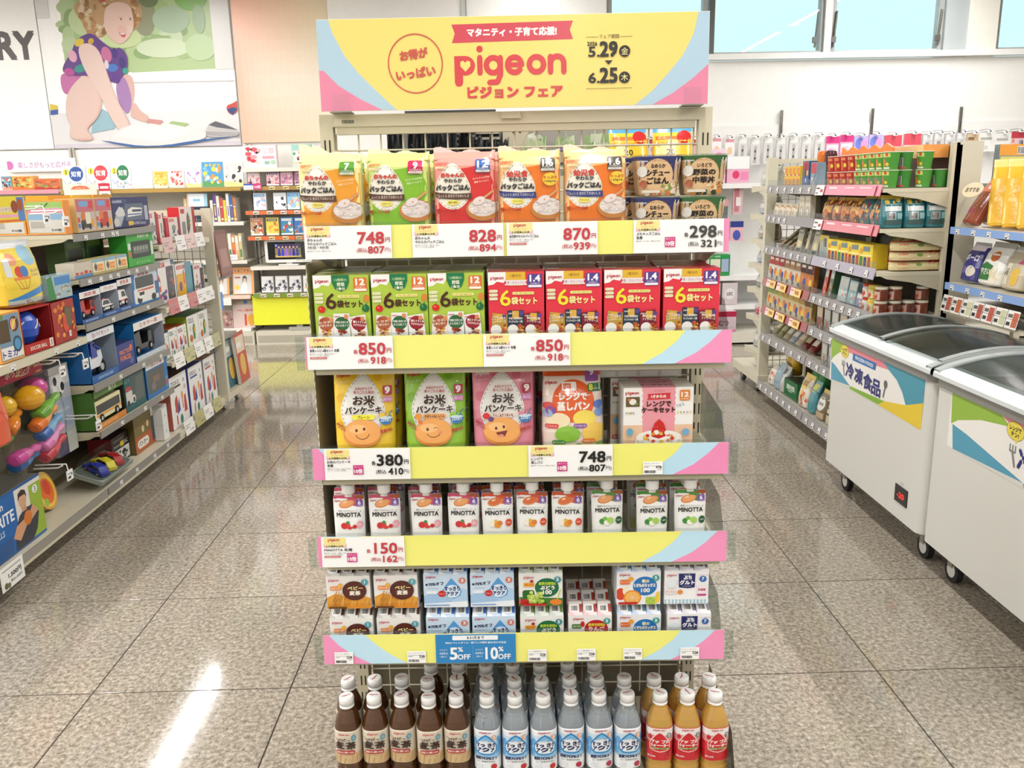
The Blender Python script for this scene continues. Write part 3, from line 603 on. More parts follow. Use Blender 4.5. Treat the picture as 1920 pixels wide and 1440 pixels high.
# --- row 1: rice pouches, kids' bowls
def egg(x, y, w_, h, n=26):
    P = []
    for k in range(n):
        t = 2*pi*k/n; s_ = sin(t); P.append((x + w_/2*cos(t)*(1 - .26*max(s_, 0) - .12*max(s_, 0)**3), y + h/2*s_ + (h*.06*s_*s_ if s_ > 0 else 0)))
    return P
def rice_pack(cl, cd, badge, num, child, sub, rib, tail):
    prof = [(0, .060, .032, 0), (.008, .0655, .036, 0), (.06, .0665, .038, 0), (.162, .0660, .0365, .001), (.180, .0655, .024, .004), (.188, .0655, .012, .006), (.194, .066, .003, .006)]
    bo_ = MB(); bo_.rings(prof, 36, 4.5, cl, 'film')
    n = 26; zig = [(-.066 + .132*k/n, .196 + (.0012 if k % 2 else 0) + .004*sin(k*.5) + (.022 if num == '7' else .008)*max(0, 1-k/12)) for k in range(n+1)]
    cr = MB(); cr.prism([(.066, .186), (-.066, .186)][::-1] + zig[::-1], .0045, .0065, mixc(L(cl), (.85, .85, .8), .5), 'film', 'y')
    cr.box(-.066, .066, -.02, .012, .176, .178, cl, 'film')
    q = PR()
    q.poly([(64, 2), (-64, 2), (-64, 70), (-40, 95), (-30, 152), (10, 158), (40, 152), (64, 162)], cd)
    q.ell(22, 112, 40, 48, cd, 24); q.ell(-52, 30, 12, 40, cd, 14); q.poly([(20, 168), (64, 150), (64, 168)], cl)
    q.poly(egg(-25, 112, 76, 100), '8a5a3a' if False else 'f7f0df'); E_ = egg(-25, 112, 70, 94)
    for k in range(0, 26, 1): a_, b_ = E_[k], E_[(k+1) % 26]; q.line([a_, ((a_[0]+b_[0])/2, (a_[1]+b_[1])/2)], .8, '5a4a3a', 4)
    q.ell(-25, 150, 14, 9, 'fdfbf2', 14)
    if child: q.text('幼児食', -25, 141, 14, 'd23a2e', 44, b=.7); q.line([(-55, 146), (-51, 137)], .9, '8a4a3a'); q.line([(5, 146), (1, 137)], .9, '8a4a3a')
    else: q.text('赤ちゃんの', -25, 141, 10.5, 'd23a2e', 49, b=.6)
    q.text('やわらか', -24, 128.5, 9, INK, 38, b=.4); q.text('パックごはん', -25, 113, 13, '1f1d1b', 71, b=.9)
    q.poly([(-64, 104), (-56, 102), (-20, 99), (14, 100), (15, 86), (-20, 86), (-58, 89), (-62, 92)], rib); q.text('ふっくら 炊きたてのおいしさ', -24, 94, 7, 'f6efe0', 66)
    q.ell(-25, 79, 14, 6, 'f3e36a', 16); q.text(sub, -25, 79, 5.4, INK, 20)
    q.ell(38, 62, 36, 26, 'c9843e', 22); q.ell(38, 66, 31, 20, 'e9dcd4', 20)
    rr = random.Random(5)
    for k in range(26): q.ell(38+rr.uniform(-24, 24), 66+rr.uniform(-14, 14), 3.4, 2.2, ('f6efec', 'd6c4bf', 'efe3df')[k % 3], 6)
    q.line([(60, 104), (32, 82)], 5, 'd8a06a'); q.ell(30, 82, 14, 9, 'e8dad6', 14, 25)
    q.rect(24, 146, 55, 176, badge, 4); q.rect(25, 147, 54, 152, 'f4efe2', 2); q.text(num, 39.5, 165, 15, 'fdfbf5', 22 if len(num) > 1 else 9, b=.6); q.text('か月頃から', 39.5, 149.5, 3.2, INK, 24); q.text('か月頃から', 39.5, 155, 3.4, 'fdfbf5', 24)
    q.logo(-62, 168, 5, 'd8604a', cl); q.rect(-61, 156, -40, 161, 'f2d9a8', 2)
    if child: q.ell(44, 128, 16, 15, 'f3c93a', 18); q.text('たっぷり', 44, 132, 6.5, 'b8321e', 28, b=.2); q.text('120g×6', 44, 123, 5, INK, 24, b=.1)
    else: q.text('北アルプスの天然水', 36, 134, 4.4, 'fdf6e4', 36, rot=8); q.text('国産コシヒカリ', 36, 126, 4.4, 'fdf6e4', 30, rot=8)
    q.text(tail, -62, 61, 8, 'b8281e', 44, a='l', b=.2)
    pr_ = MB(); q.out(pr_, onbag(prof, 4.5), 'film', step=9, off=.0004)
    return [('film_bag', bo_.build('film_bag')), ('front_print', pr_.build('front_print')), ('crimped_seal', cr.build('crimped_seal'))]
RK = [rice_pack('f5e9a0', 'f2a32c', '5a9c34', '7', 0, '7倍がゆ', '5a3626', '電子レンジで50秒'), rice_pack('dbe98a', '86bf2a', 'c8285a', '9', 0, '5倍がゆ', '5a3626', '電子レンジで50秒'),
      rice_pack('f4a094', 'dc2f2c', '2f62b0', '12', 0, '軟飯', '5a3626', '電子レンジで50秒'), rice_pack('f8c98a', 'ef7a1c', '4f4a44', '1.6', 1, 'やわらかめ', '2e3a7c', '電子レンジで1分20秒')]
RG = 'rice pouches on the topmost shelf'
for k, (x, kind, lb) in enumerate(((-.394, 0, 'yellow and orange film pack of soft rice with a green seven-month badge'), (-.249, 1, 'lime green film pack of soft rice with a magenta nine-month badge'), (-.108, 2, 'red film pack of soft rice with a blue twelve-month badge'),
                       (.030, 3, 'orange toddler rice film pack beside the red rice pack'), (.170, 3, 'orange toddler rice film pack beside the navy kids bowls'))):
    gth('rice_pouch', lb, 'food pouch', RK[kind], x, -.175 if k else -.185, 1.362, (.03, -.02, .015, -.01, .02)[k], RG).scale = (1, 1, .91)
for x, kind, lb in ((-.394, 0, 'second yellow rice film pack standing behind the front yellow one'), (-.247, 1, 'second lime rice film pack standing behind the front lime one'), (-.108, 2, 'second red rice film pack standing behind the front red one')):
    gth('rice_pouch', lb, 'food pouch', RK[kind], x+.004, -.085, 1.362, .02, RG).scale = (1, 1, .91)
def kids_bowl(top, lines, dots):
    prof = [(0, .0385, .036, 0), (.004, .041, .038, 0), (.078, .0495, .046, 0), (.086, .0505, .047, 0), (.0875, .0485, .045, 0)]
    b_ = MB(); b_.rings([(p[0], p[1], p[2], 0, 'd8b48a' if p[0] < .05 else top) for p in prof], 32, 5, top, 'card')
    q = PR(); q.poly([(-39, 2), (39, 2), (48, 52), (-48, 52)], 'd9b78c'); q.poly([(-43, 36), (43, 36), (50, 84), (-50, 84)], top); q.poly([(-39, 2), (39, 2), (45, 36), (-45, 36)], 'dcbb90')
    q.ell(-4, 46, 33, 36, 'eac394', 28)
    for k in range(3): q.line([(-34, 34+k*14), (26, 40+k*14)], .5, 'd6aa78', 4)
    q.text('ぷちキッズごはん', -2, 78, 6, '8a6a48', 42); q.text(lines[0], -3, 66, 9, INK, 30, b=.3)
    q.text(lines[1], -3, 51, 13, INK, 48, b=.7); q.text(lines[2], -3, 34, 14, INK, 46, b=.8)
    rr = random.Random(len(dots)); 
    for k in range(18): q.ell(rr.uniform(10, 44)-5*(k % 2), rr.uniform(5, 26), rr.uniform(3, 7), rr.uniform(3, 6), dots[k % len(dots)], 9)
    for k in range(8): q.ell(rr.uniform(-38, 5), rr.uniform(4, 10), 6, 4, dots[k % len(dots)], 8)
    q.ell(-36, 54, 10, 12, 'e9e4da', 14); q.ell(-33, 26, 8, 9, 'b56a4a', 12); q.logo(-44, 76, 3.3, 'e8e6ea', top); q.text('1.6', 40, 78, 9, 'efeee8', 11, b=.3); q.text('歳頃から', 40, 71, 3, 'efeee8', 12); q.rect(-36, 7, 2, 13, 'ece2cf')
    pr_ = MB(); q.out(pr_, onbag(prof, 5), 'card', step=10)
    fl = MB(); fl.rings([(.0876, .0515, .048, 0), (.0905, .0515, .048, 0), (.0906, .03, .028, 0)], 24, 5, (.9, .92, .9), 'clear')
    return [('bowl', b_.build('bowl')), ('sleeve_print', pr_.build('sleeve_print')), ('film_lid', fl.build('film_lid'))]
KA = kids_bowl('3a3d70', ['なめらか', 'シチュー', 'ごはん'], ['f0e2c8', 'd98a4a', '8aa04a']); KB = kids_bowl('3f6b3c', ['いろどり', '野菜の', '中華丼'], ['d98a4a', '3a4a2a', 'f0d8b0'])
for x, y, z, pk_, lb in ((.303, -.165, 1.362, KA, 'navy stew rice kids bowl at the bottom of its stack'), (.304, -.165, 1.4478, KA, 'navy stew rice kids bowl on top of its stack'), (.400, -.165, 1.362, KB, 'green vegetable rice kids bowl at the bottom of its stack'), (.401, -.165, 1.4478, KB, 'green vegetable rice kids bowl on top of its stack'),
                      (.278, -.068, 1.362, KA, 'navy stew rice kids bowl at the bottom of the rear stack'), (.278, -.068, 1.4478, KA, 'navy stew rice kids bowl on top of the rear stack')):
    gth('kids_rice_bowl', lb, 'food bowl', pk_, x, y, z, .02, 'kids rice bowls on the topmost shelf').scale = (1, 1, .94)

# --- row 2: six-pouch boxes
def six_box(green):
    W, Hh, D = .118, .181, .062; base = 'b5cf4a' if green else 'e8394a'; b_ = MB(); b_.box(-W/2, W/2, 0, D, 0, Hh, base, 'card', top='5f6a22' if green else '8f1c2a')
    q = PR(); q.rect(-59, 0, 59, 181, base)
    q.poly([(-59, 181), (-20, 181), (-20, 168), (-26, 158), (-40, 161), (-48, 155), (-59, 153)], 'fbf8f3'); q.logo(-54, 168, 5, 'c8304a', 'fbf8f3')
    if green:
        q.poly([(-19, 181), (18, 181), (18, 166), (12, 152), (0, 146), (-13, 152), (-19, 166)], '1f7a4a'); q.text('12種類の', 0, 171, 6, 'dff0b8', 26); q.text('野菜', 0, 161.5, 8, 'f4f4d8', 16, b=.2); q.text('1食分', 0, 152.5, 6, 'f4f4d8', 17, b=.2)
        q.rect(27, 146, 55, 175, 'e8763a', 3); q.rect(28, 147, 54, 152, 'faf3e8', 1.5); q.text('12', 41, 166, 13, 'fdf6ec', 18, b=.8); q.text('か月頃から', 41, 155, 3.6, 'fdf6ec', 20)
        nc, tc = '4f2416', '4f2416'
    else:
        q.rect(-21, 164, 20, 181, 'e8b83a'); q.rect(-15, 152, 14, 166, 'e8b83a'); q.text('1食分の', 0, 173, 6.5, '6a3a1a', 22); q.poly([(-24, 164), (24, 164), (20, 159), (24, 153), (-24, 153), (-20, 159)], 'f2e4e6'); q.text('鉄・カルシウム', 0, 158.5, 6, '8a3a5a', 38)
        q.rect(25, 147, 55, 176, '5a4690', 3); q.rect(26, 148, 54, 153, 'f4eef4', 1.5); q.text('1.4', 40, 167, 13, 'fbf6fb', 21, b=.8); q.text('か月頃から', 40, 156, 3.6, 'fbf6fb', 20)
        nc, tc = 'f8e63a', 'f8f0a0'
    q.text('6', -23, 126, 33, nc, 22, b=.5); q.text('袋セット', 17, 120, 15, tc, 54, b=.5)
    q.rect(-8, 133, 38, 139, 'f3ea8a', 2.5); q.text('とり肉・牛肉・お魚がとれる!', 15, 136, 3.6, '8a5a2a', 40)
    for k in range(3): q.rect(-57, 138-k*8, -39, 144-k*8, 'f4f0c8', 2.5); q.text('鉄1.5mg', -48, 141-k*8, 2.4, '8a7a4a', 14)
    if green:
        q.ell(-44, 109, 8, 7.5, 'd8281e', 16); q.ell(-46, 111, 2.5, 2, 'f07a6a', 8); q.line([(-44, 116), (-42, 119)], 1, '3a7a2a'); q.ell(50, 110, 8, 8, '1f6a3a', 16); q.ell(48, 112, 2, 4, '4f9a5a', 8); q.line([(50, 117), (53, 120)], 1.6, '2a6a2a')
        q.ell(53, 131, 7, 8, 'd98a3a', 14); mini = (('f6f0ea', 'b5623a', 'とり肉'), ('f4f4f0', '2f6a3e', '牛肉ときのこの'), ('f4f0ec', '9c1f30', '鯛とトマトの'))
    else: mini = (('c09a3c', 'd8a85a', 'しょうが香る'), ('24384f', '31506e', '牛肉と香味野菜の'), ('7a1c30', '8f2a3c', '鯛の和風'))
    rr = random.Random(2)
    for k, (bc, cc, tx) in enumerate(mini):
        x = (-38, -2, 36)[k]; ro = (8, 0, -8)[k]; tp = (96, 103, 98)[k]
        q.poly([(x-18-ro*.4, 0), (x+18-ro*.4, 0), (x+17+ro*.5, tp-3+ro*-.3), (x-17+ro*.5, tp-3+ro*.3)], bc)
        if green:
            q.ell(x+ro*.2, 78, 16, 15, cc, 18); q.text(tx, x, 81.5, 5, 'fbf6ee', 27, b=.15, rot=ro*.6); q.text('ナポリタン' if k == 0 else 'ストロガノフ' if k == 1 else 'アクアパッツァ', x, 74.5, 5, 'fbf6ee', 27, b=.15, rot=ro*.6)
            for j in range(14): q.ell(x+rr.uniform(-15, 10), rr.uniform(46, 64), 3.6, 2.8, (('d98a3a', 'a5481e', 'e8b84a'), ('7a2f1e', 'b5482a', '8a4a2a'), ('a53a26', 'd8a05a', '6a2a1e'))[k][j % 3], 7)
        else:
            q.rect(x-7, tp-20, x+7, tp-4, 'e0b048'); q.rect(x+8, tp-14, x+16, tp-5, '5a4690', 1); q.text(tx, x, 83, 5, 'f6efe0', 29, b=.1, rot=ro*.6); q.text('チンジャオロース風' if k == 1 else 'フイヤベース', x, 76, 5, 'f6efe0', 29, b=.1, rot=ro*.6); q.ell(x-6, 58, 12, 12, 'f4f1ea', 14)
            for j in range(16): q.ell(x+rr.uniform(2, 16), rr.uniform(48, 68), 3.4, 2.8, ('d98a3a', 'c8502a', 'e8c05a', 'a5481e')[j % 4], 7)
        q.logo(x-15+ro*.4, tp-9, 2.2, 'c8304a' if green else 'f0e8e0', bc); 
        if green: q.rect(x+6+ro*.4, tp-14, x+14+ro*.4, tp-5, 'e0905a', 1)
    pr_ = MB(); q.clip(-59, 0, 59, 181).out(pr_, flat(), 'ink')
    t_ = PR(); t_.rect(-59, 0, 59, 62, '6f7a2a' if green else '9a2030'); t_.text('6袋セット', 0, 30, 12, '3f2a14' if green else 'c8962a', 70, b=.5); t_.rect(-55, 44, -30, 58, 'c8c0a8'); tp_ = MB(); t_.out(tp_, flat((0, 0, Hh), (1, 0, 0), (0, 1, 0)))
    return [('carton', b_.build('carton')), ('front_print', pr_.build('front_print')), ('top_print', tp_.build('top_print'))]
SG, SR = six_box(True), six_box(False)
for k, x in enumerate((-.374, -.251, -.131, -.004, .118, .241, .366)):
    g_ = k < 3; nm = 'lime green' if g_ else 'red'; n_ = k if g_ else k-3
    for j in range(3):
        lb = '%s six-pouch meal carton, %s of its colour from the shelf\'s left end, %s row' % (nm, ORD[n_], ('front', 'middle', 'back')[j])
        gth('meal_carton', lb, 'carton', SG if g_ else SR, x + (.002, -.003, .003)[j], -.266+j*.070, 1.118, (.0, .01, -.008)[(k+j) % 3], 'six-pouch meal cartons')

# --- row 3: pancake pouches, steamed bread, cake box
def pancake(base, deep, face, sub, subc, hat):
    prof = [(0, .052, .030, 0), (.008, .063, .033, 0), (.05, .0665, .031, 0), (.12, .0675, .022, .002), (.18, .068, .010, .006), (.205, .068, .004, .008), (.213, .066, .003, .008)]
    b_ = MB(); b_.rings(prof, 32, 3.2, base, 'film')
    q = PR()
    for x, y, a_ in ((-50, 150, 12), (48, 165, 11), (52, 90, 9), (-54, 95, 8), (30, 195, 10), (-20, 198, 8)): q.ell(x, y, a_, a_*.9, deep, 14)
    q.poly(egg(-3, 128, 98, 132, 30), 'f4f1ea'); E_ = egg(-3, 128, 92, 126, 40)
    for k in range(40): a_, c_ = E_[k], E_[(k+1) % 40]; q.line([a_, ((a_[0]+c_[0])/2, (a_[1]+c_[1])/2)], .9, '4a4640', 4)
    q.ell(0, 206, 3.2, 3.2, '4a3a1a', 12); q.logo(-60, 199, 5.4, 'c8303a' if base != 'e58a9c' else 'fbeeee', base); q.text('はじめて', -42, 186, 4, 'fdf6ee', 24, rot=6)
    q.text('お米のチカラで', 0, 171, 6.5, 'c8404a', 38, b=.1); q.text('食べごたえ満点!', 0, 163.5, 6.5, 'c8404a', 46, b=.1)
    q.text('お米', 0, 145.5, 20, '3c2218', 47, b=.9, out=('fbf9f4', 2.0)); q.text('の', 16, 132.5, 7, '3c2218', b=.3); q.text('パンケーキ', -1, 124.5, 15, '3c2218', 80, b=.8, out=('fbf9f4', 1.8))
    q.rect(-26, 104, 24, 115, subc, 5); q.text(sub, -1, 109.5, 7, '4a2a1a', 26 if len(sub) < 5 else 44, b=.2)
    q.ell(-4, 74, 42, 31, 'e08a3c', 30); q.ell(-4, 77, 40, 27, 'f0a85a', 28); q.ell(-14, 84, 20, 10, 'f6bd7a', 18)
    q.ell(-17, 81, 3, 3.6, '5a2a14', 10)
    if face == 1: q.ell(0, 84, 3, 3.6, '5a2a14', 10); q.arc(-4, 75, 15, 13, 200, 350, 1.4, '5a2a14')
    elif face == 2: q.arc(1, 82, 4, 3, 10, 170, 1.2, '5a2a14', 8); q.arc(-4, 75, 15, 11, 200, 345, 1.4, '5a2a14'); q.ell(12, 74, 4, 3, 'e58a7a', 10)
    else: q.ell(0, 84, 3, 3.6, '5a2a14', 10); q.poly([(-18, 72), (8, 76), (2, 63), (-10, 62)], '7a2a1e'); q.ell(-6, 65, 6, 3, 'e58a7a', 10)
    q.rect(42, 157, 62, 177, 'b81f3e', 2); q.text('9', 52, 167, 14, 'fdf8f4', 10, b=.8); q.rect(42, 142, 62, 153, 'd98ac0', 2); q.text('鉄+Ca', 52, 147.5, 5, 'f8f0f8', 17)
    q.ell(48, 104, 14, 12, '2f7ab8', 20); q.rect(33, 106, 63, 117, base); q.ell(48, 107, 14, 3.5, 'cfe4f0', 18); q.text('水か牛乳で', 48, 101, 4.6, 'f4fafd', 22, b=.1); q.line([(52, 110), (62, 123)], 2, '3a86a8')
    q.text('離乳食も', -52, 92, 5.4, 'b03030', 20, b=.15, rot=-25); q.text('ぴったり!', -50, 85, 5.4, 'b03030', 20, b=.15, rot=-25); q.text('冷凍OK!', 48, 80, 7, 'c03a2a', 26, b=.3, rot=12); q.line([(36, 73), (62, 79)], .7, 'c03a2a')
    if hat: 
        for x, y, c, a_ in hat: q.ell(x, y, a_, a_*.9, c, 12)
    pr_ = MB(); q.out(pr_, onbag(prof, 3.2), 'film', step=9, off=.0004)
    return [('film_pouch', b_.build('film_pouch')), ('front_print', pr_.build('front_print'))]
PKS = [pancake('f2c832', 'e8b522', 1, 'プレーン', 'f4ea3a', None), pancake('97c93c', '7fb52c', 2, 'かぼちゃ&にんじん', 'f2a860', [(-37, 109, 'e8962a', 8), (-33, 97, 'e8702a', 5)]), pancake('e58a9c', 'd86f86', 3, 'りんご&さつまいも', 'f4d8cc', [(-38, 108, 'd42a26', 8), (-28, 101, '6a3a80', 6)])]
for k, (x, nm) in enumerate(((-.343, 'yellow plain'), (-.186, 'lime green pumpkin'), (-.035, 'pink apple'))):
    for j in range(3):
        gth('pancake_pouch', '%s rice pancake mix pouch, %s' % (nm, ('at the front of its row', 'second in its row', 'at the back of its row')[j]), 'food pouch', PKS[k], x+(0, .006, .004)[j], -.236+j*.074, .872, (.02, -.01, .01)[j], 'rice pancake pouches', rx=-.06)
def bread_bag():
    prof = [(0, .058, .034, 0), (.01, .066, .04, 0), (.07, .069, .04, 0), (.15, .066, .032, .002), (.19, .064, .014, .006), (.212, .066, .004, .008), (.222, .066, .003, .008)]
    b_ = MB(); b_.rings([(*p, 'e8642a' if p[0] > .17 else 'f3dfd2') for p in prof], 32, 3, 'f3dfd2', 'film')
    q = PR(); q.rect(-64, 192, 64, 221, 'e0571f'); q.text('手づかみ食べに', 0, 207, 7, 'f8d8b8', 50); q.rect(28, 178, 58, 208, '9a5aa8', 3); q.text('9', 43, 198, 14, 'f6eaf6', 10, b=.7)
    q.ell(0, 137, 46, 46, 'e65f24', 32); q.rect(-24, 160, 8, 178, 'f6efe6', 3); q.rect(-21, 163, -4, 175, 'e8642a', 2); q.text('50秒', -13, 169, 7, 'f6efe6', 13); q.text('レンジで', 0, 148, 15, 'fbf6ee', 60, b=.7); q.text('蒸しパン', 0, 127, 19, 'fbf6ee', 70, b=.9)
    q.rect(32, 157, 66, 174, '2a7a4e', 6); q.text('8', 40, 166, 12, 'f6ea4a', 8, b=.6); q.text('個入り', 54, 163, 5, 'f6efe0', 16); q.logo(-60, 177, 4.6, 'c8303a', 'f3dfd2')
    q.ell(-34, 96, 26, 17, 'f2dfb6', 20); q.ell(24, 100, 26, 18, 'f4da5a', 20); q.ell(-14, 66, 28, 18, '8abf3c', 24); q.ell(46, 68, 28, 22, 'f2c85a', 20)
    for x, y, c, t_ in ((-48, 84, 'd83a34', 'にんじん'), (14, 84, '8a5aa0', 'さつまいも'), (-34, 48, '3f8a3a', 'ほうれん草'), (32, 50, 'e87a2a', 'かぼちゃ')): q.rect(x-15, y-5, x+15, y+5, c, 5); q.text(t_, x, y, 4, 'fbf6ee', 24)
    for x, y, c in ((-55, 128, 'd8484a'), (-50, 118, '7a4a9a'), (56, 130, '5a7ac8'), (58, 112, '7a9ad8'), (-58, 112, '9ab4d8'), (40, 32, '4a8a2a'), (58, 38, '6aa83a'), (10, 36, '3f7a2a'), (56, 26, '3a6a20')): q.ell(x, y, 12, 9, c, 12)
    for k in range(4): q.line([(-64, 112-k*2.5), (-52, 112-k*2.5)], .6, 'c8a098', 4)
    pr_ = MB(); q.out(pr_, onbag(prof, 3), 'film', step=9, off=.0004)
    return [('film_bag', b_.build('film_bag')), ('front_print', pr_.build('front_print'))]
BBG = bread_bag()
for j in range(2): gth('steamed_bread_bag', 'orange and white steamed bread film bag, %s' % ('in front', 'standing behind the other one')[j], 'food bag', BBG, .118+(0, -.008)[j], -.232+j*.095, .872, (.04, -.03)[j], 'steamed bread bags', rx=-.06)
def cake_box():
    W, Hh, D = .152, .172, .085; b_ = MB(); b_.box(-W/2, W/2, 0, D, 0, Hh, 'f4efe8', 'card', top='ded8cc')
    q = PR(); q.rect(-76, 0, 76, 172, 'fbf8f2'); P = [(-36, 172), (38, 172)]; P += [(38 - (2.5 if k % 2 else 0), 172-k*6) for k in range(1, 14)] + [(-36 + (2.5 if k % 2 else 0), 94+k*6) for k in range(0, 13)]; q.poly(P, 'f3a2ac'); q.rect(-76, 30, 76, 88, 'f3c9a6'); q.rect(-34, 60, 36, 110, 'f3a2ac')
    q.logo(-72, 160, 5.2, 'c8303a', 'fbf8f2'); q.rect(-71, 130, -41, 152, '6a5a3a'); q.ell(-56, 141, 8, 7, 'f4efe2', 12); q.ell(-64, 146, 4, 3, 'd8704a', 8); q.ell(-48, 136, 4, 3, '6a9a5a', 8)
    q.poly([(-24, 158), (26, 160), (24, 150), (28, 147), (-26, 145), (-22, 150)], 'd83a3e'); q.text('1才からの', 0, 152.5, 7, 'fbf6ee', 32, b=.3); q.text('ベビーおやつ', 0, 165, 3.6, 'c83a4a', 24); q.text('レンジで', 1, 136, 12, '3a1c16', 52, b=.5); q.text('ケーキセット', 0, 122, 12, '3a1c16', 72, b=.6); q.text('できた', 47, 132, 7, '4a7ac0', 20, rot=14)
    q.rect(46, 142, 68, 166, 'e8883a', 3); q.text('12', 57, 156, 10, 'fdf8f0', 15, b=.6); q.text('か月頃', 57, 146, 3.4, 'fdf8f0', 16)
    for k in range(10): x = -72 + k*4 if k < 5 else 40 + (k-5)*7; q.poly([(x, 118), (x+4, 118), (x+2, 112)], ('7ac0d8', 'f0c84a', '8ac06a', 'e88a9a')[k % 4])
    q.ell(2, 44, 52, 20, 'f3dca0', 30); q.ell(2, 56, 50, 18, 'fdfaf4', 30); q.rect(-50, 40, 54, 56, 'f8efd8'); q.ell(2, 60, 50, 17, 'fdfbf6', 30)
    q.poly([(-14, 62), (-15, 74), (-8, 92), (2, 102), (12, 92), (18, 74), (16, 62), (2, 57)], 'd02a24')
    for k in range(10): q.ell(-8+(k % 4)*6, 66+(k//4)*9, .9, 1.2, 'f0a090', 6)
    for k in range(11): t = 2*pi*k/11; q.ell(2+42*cos(t), 59+13*sin(t), 6, 5.5, 'fbf4ea', 12); q.ell(2+30*cos(t+.3), 60+9*sin(t+.3), 4.5, 4, ('e8923a', 'd83a2a', 'f0c04a')[k % 3], 9)
    q.rect(-72, 31, -40, 40, 'b82a4a', 4); q.text('国産米入り', -56, 35.5, 5, 'fbf6ee', 26); q.ell(58, 36, 14, 9, 'fdfbf6', 14)
    q.ell(60, 72, 8, 8, '7ab0d8', 12); q.ell(-62, 74, 7, 9, '6ab0d0', 12)
    pr_ = MB(); q.clip(-76, 0, 76, 172).out(pr_, flat()); t_ = PR(); t_.rect(-76, 0, 76, 85, 'e4ded2'); t_.rect(-36, 0, 38, 85, 'e0949e'); t_.text('ケーキセット', 0, 26, 12, '3a1c16', 72, b=.4); t_.text('レンジで', 0, 50, 12, '3a1c16', 52, b=.4); tp_ = MB(); t_.out(tp_, flat((0, 0, Hh), (1, 0, 0), (0, 1, 0)))
    return [('carton', b_.build('carton')), ('front_print', pr_.build('front_print')), ('top_print', tp_.build('top_print'))]
CKB = cake_box()
gth('cake_kit_box', 'pink and white strawberry cake kit carton at the front', 'carton', CKB, .303, -.268, .872, .015, 'cake kit cartons'); gth('cake_kit_box', 'pink and white strawberry cake kit carton standing behind the front one', 'carton', CKB, .285, -.175, .872, -.02, 'cake kit cartons')
m = MB(); m.box(-.10, .10, -.04, .04, 0, .018, 'dcd9d4', 'film'); m2 = MB()
for k in range(4): m2.box(-.09+k*.048, -.05+k*.048, -.041, -.0402, .003, .015, 'f6f5f2', 'film')
gth('tissue_pack', 'flat silver-white film pack lying on the rear cake kit carton', 'pack', [('wrap', m.build('wrap')), ('window_print', m2.build('window_print'))], .270, -.130, 1.0455)

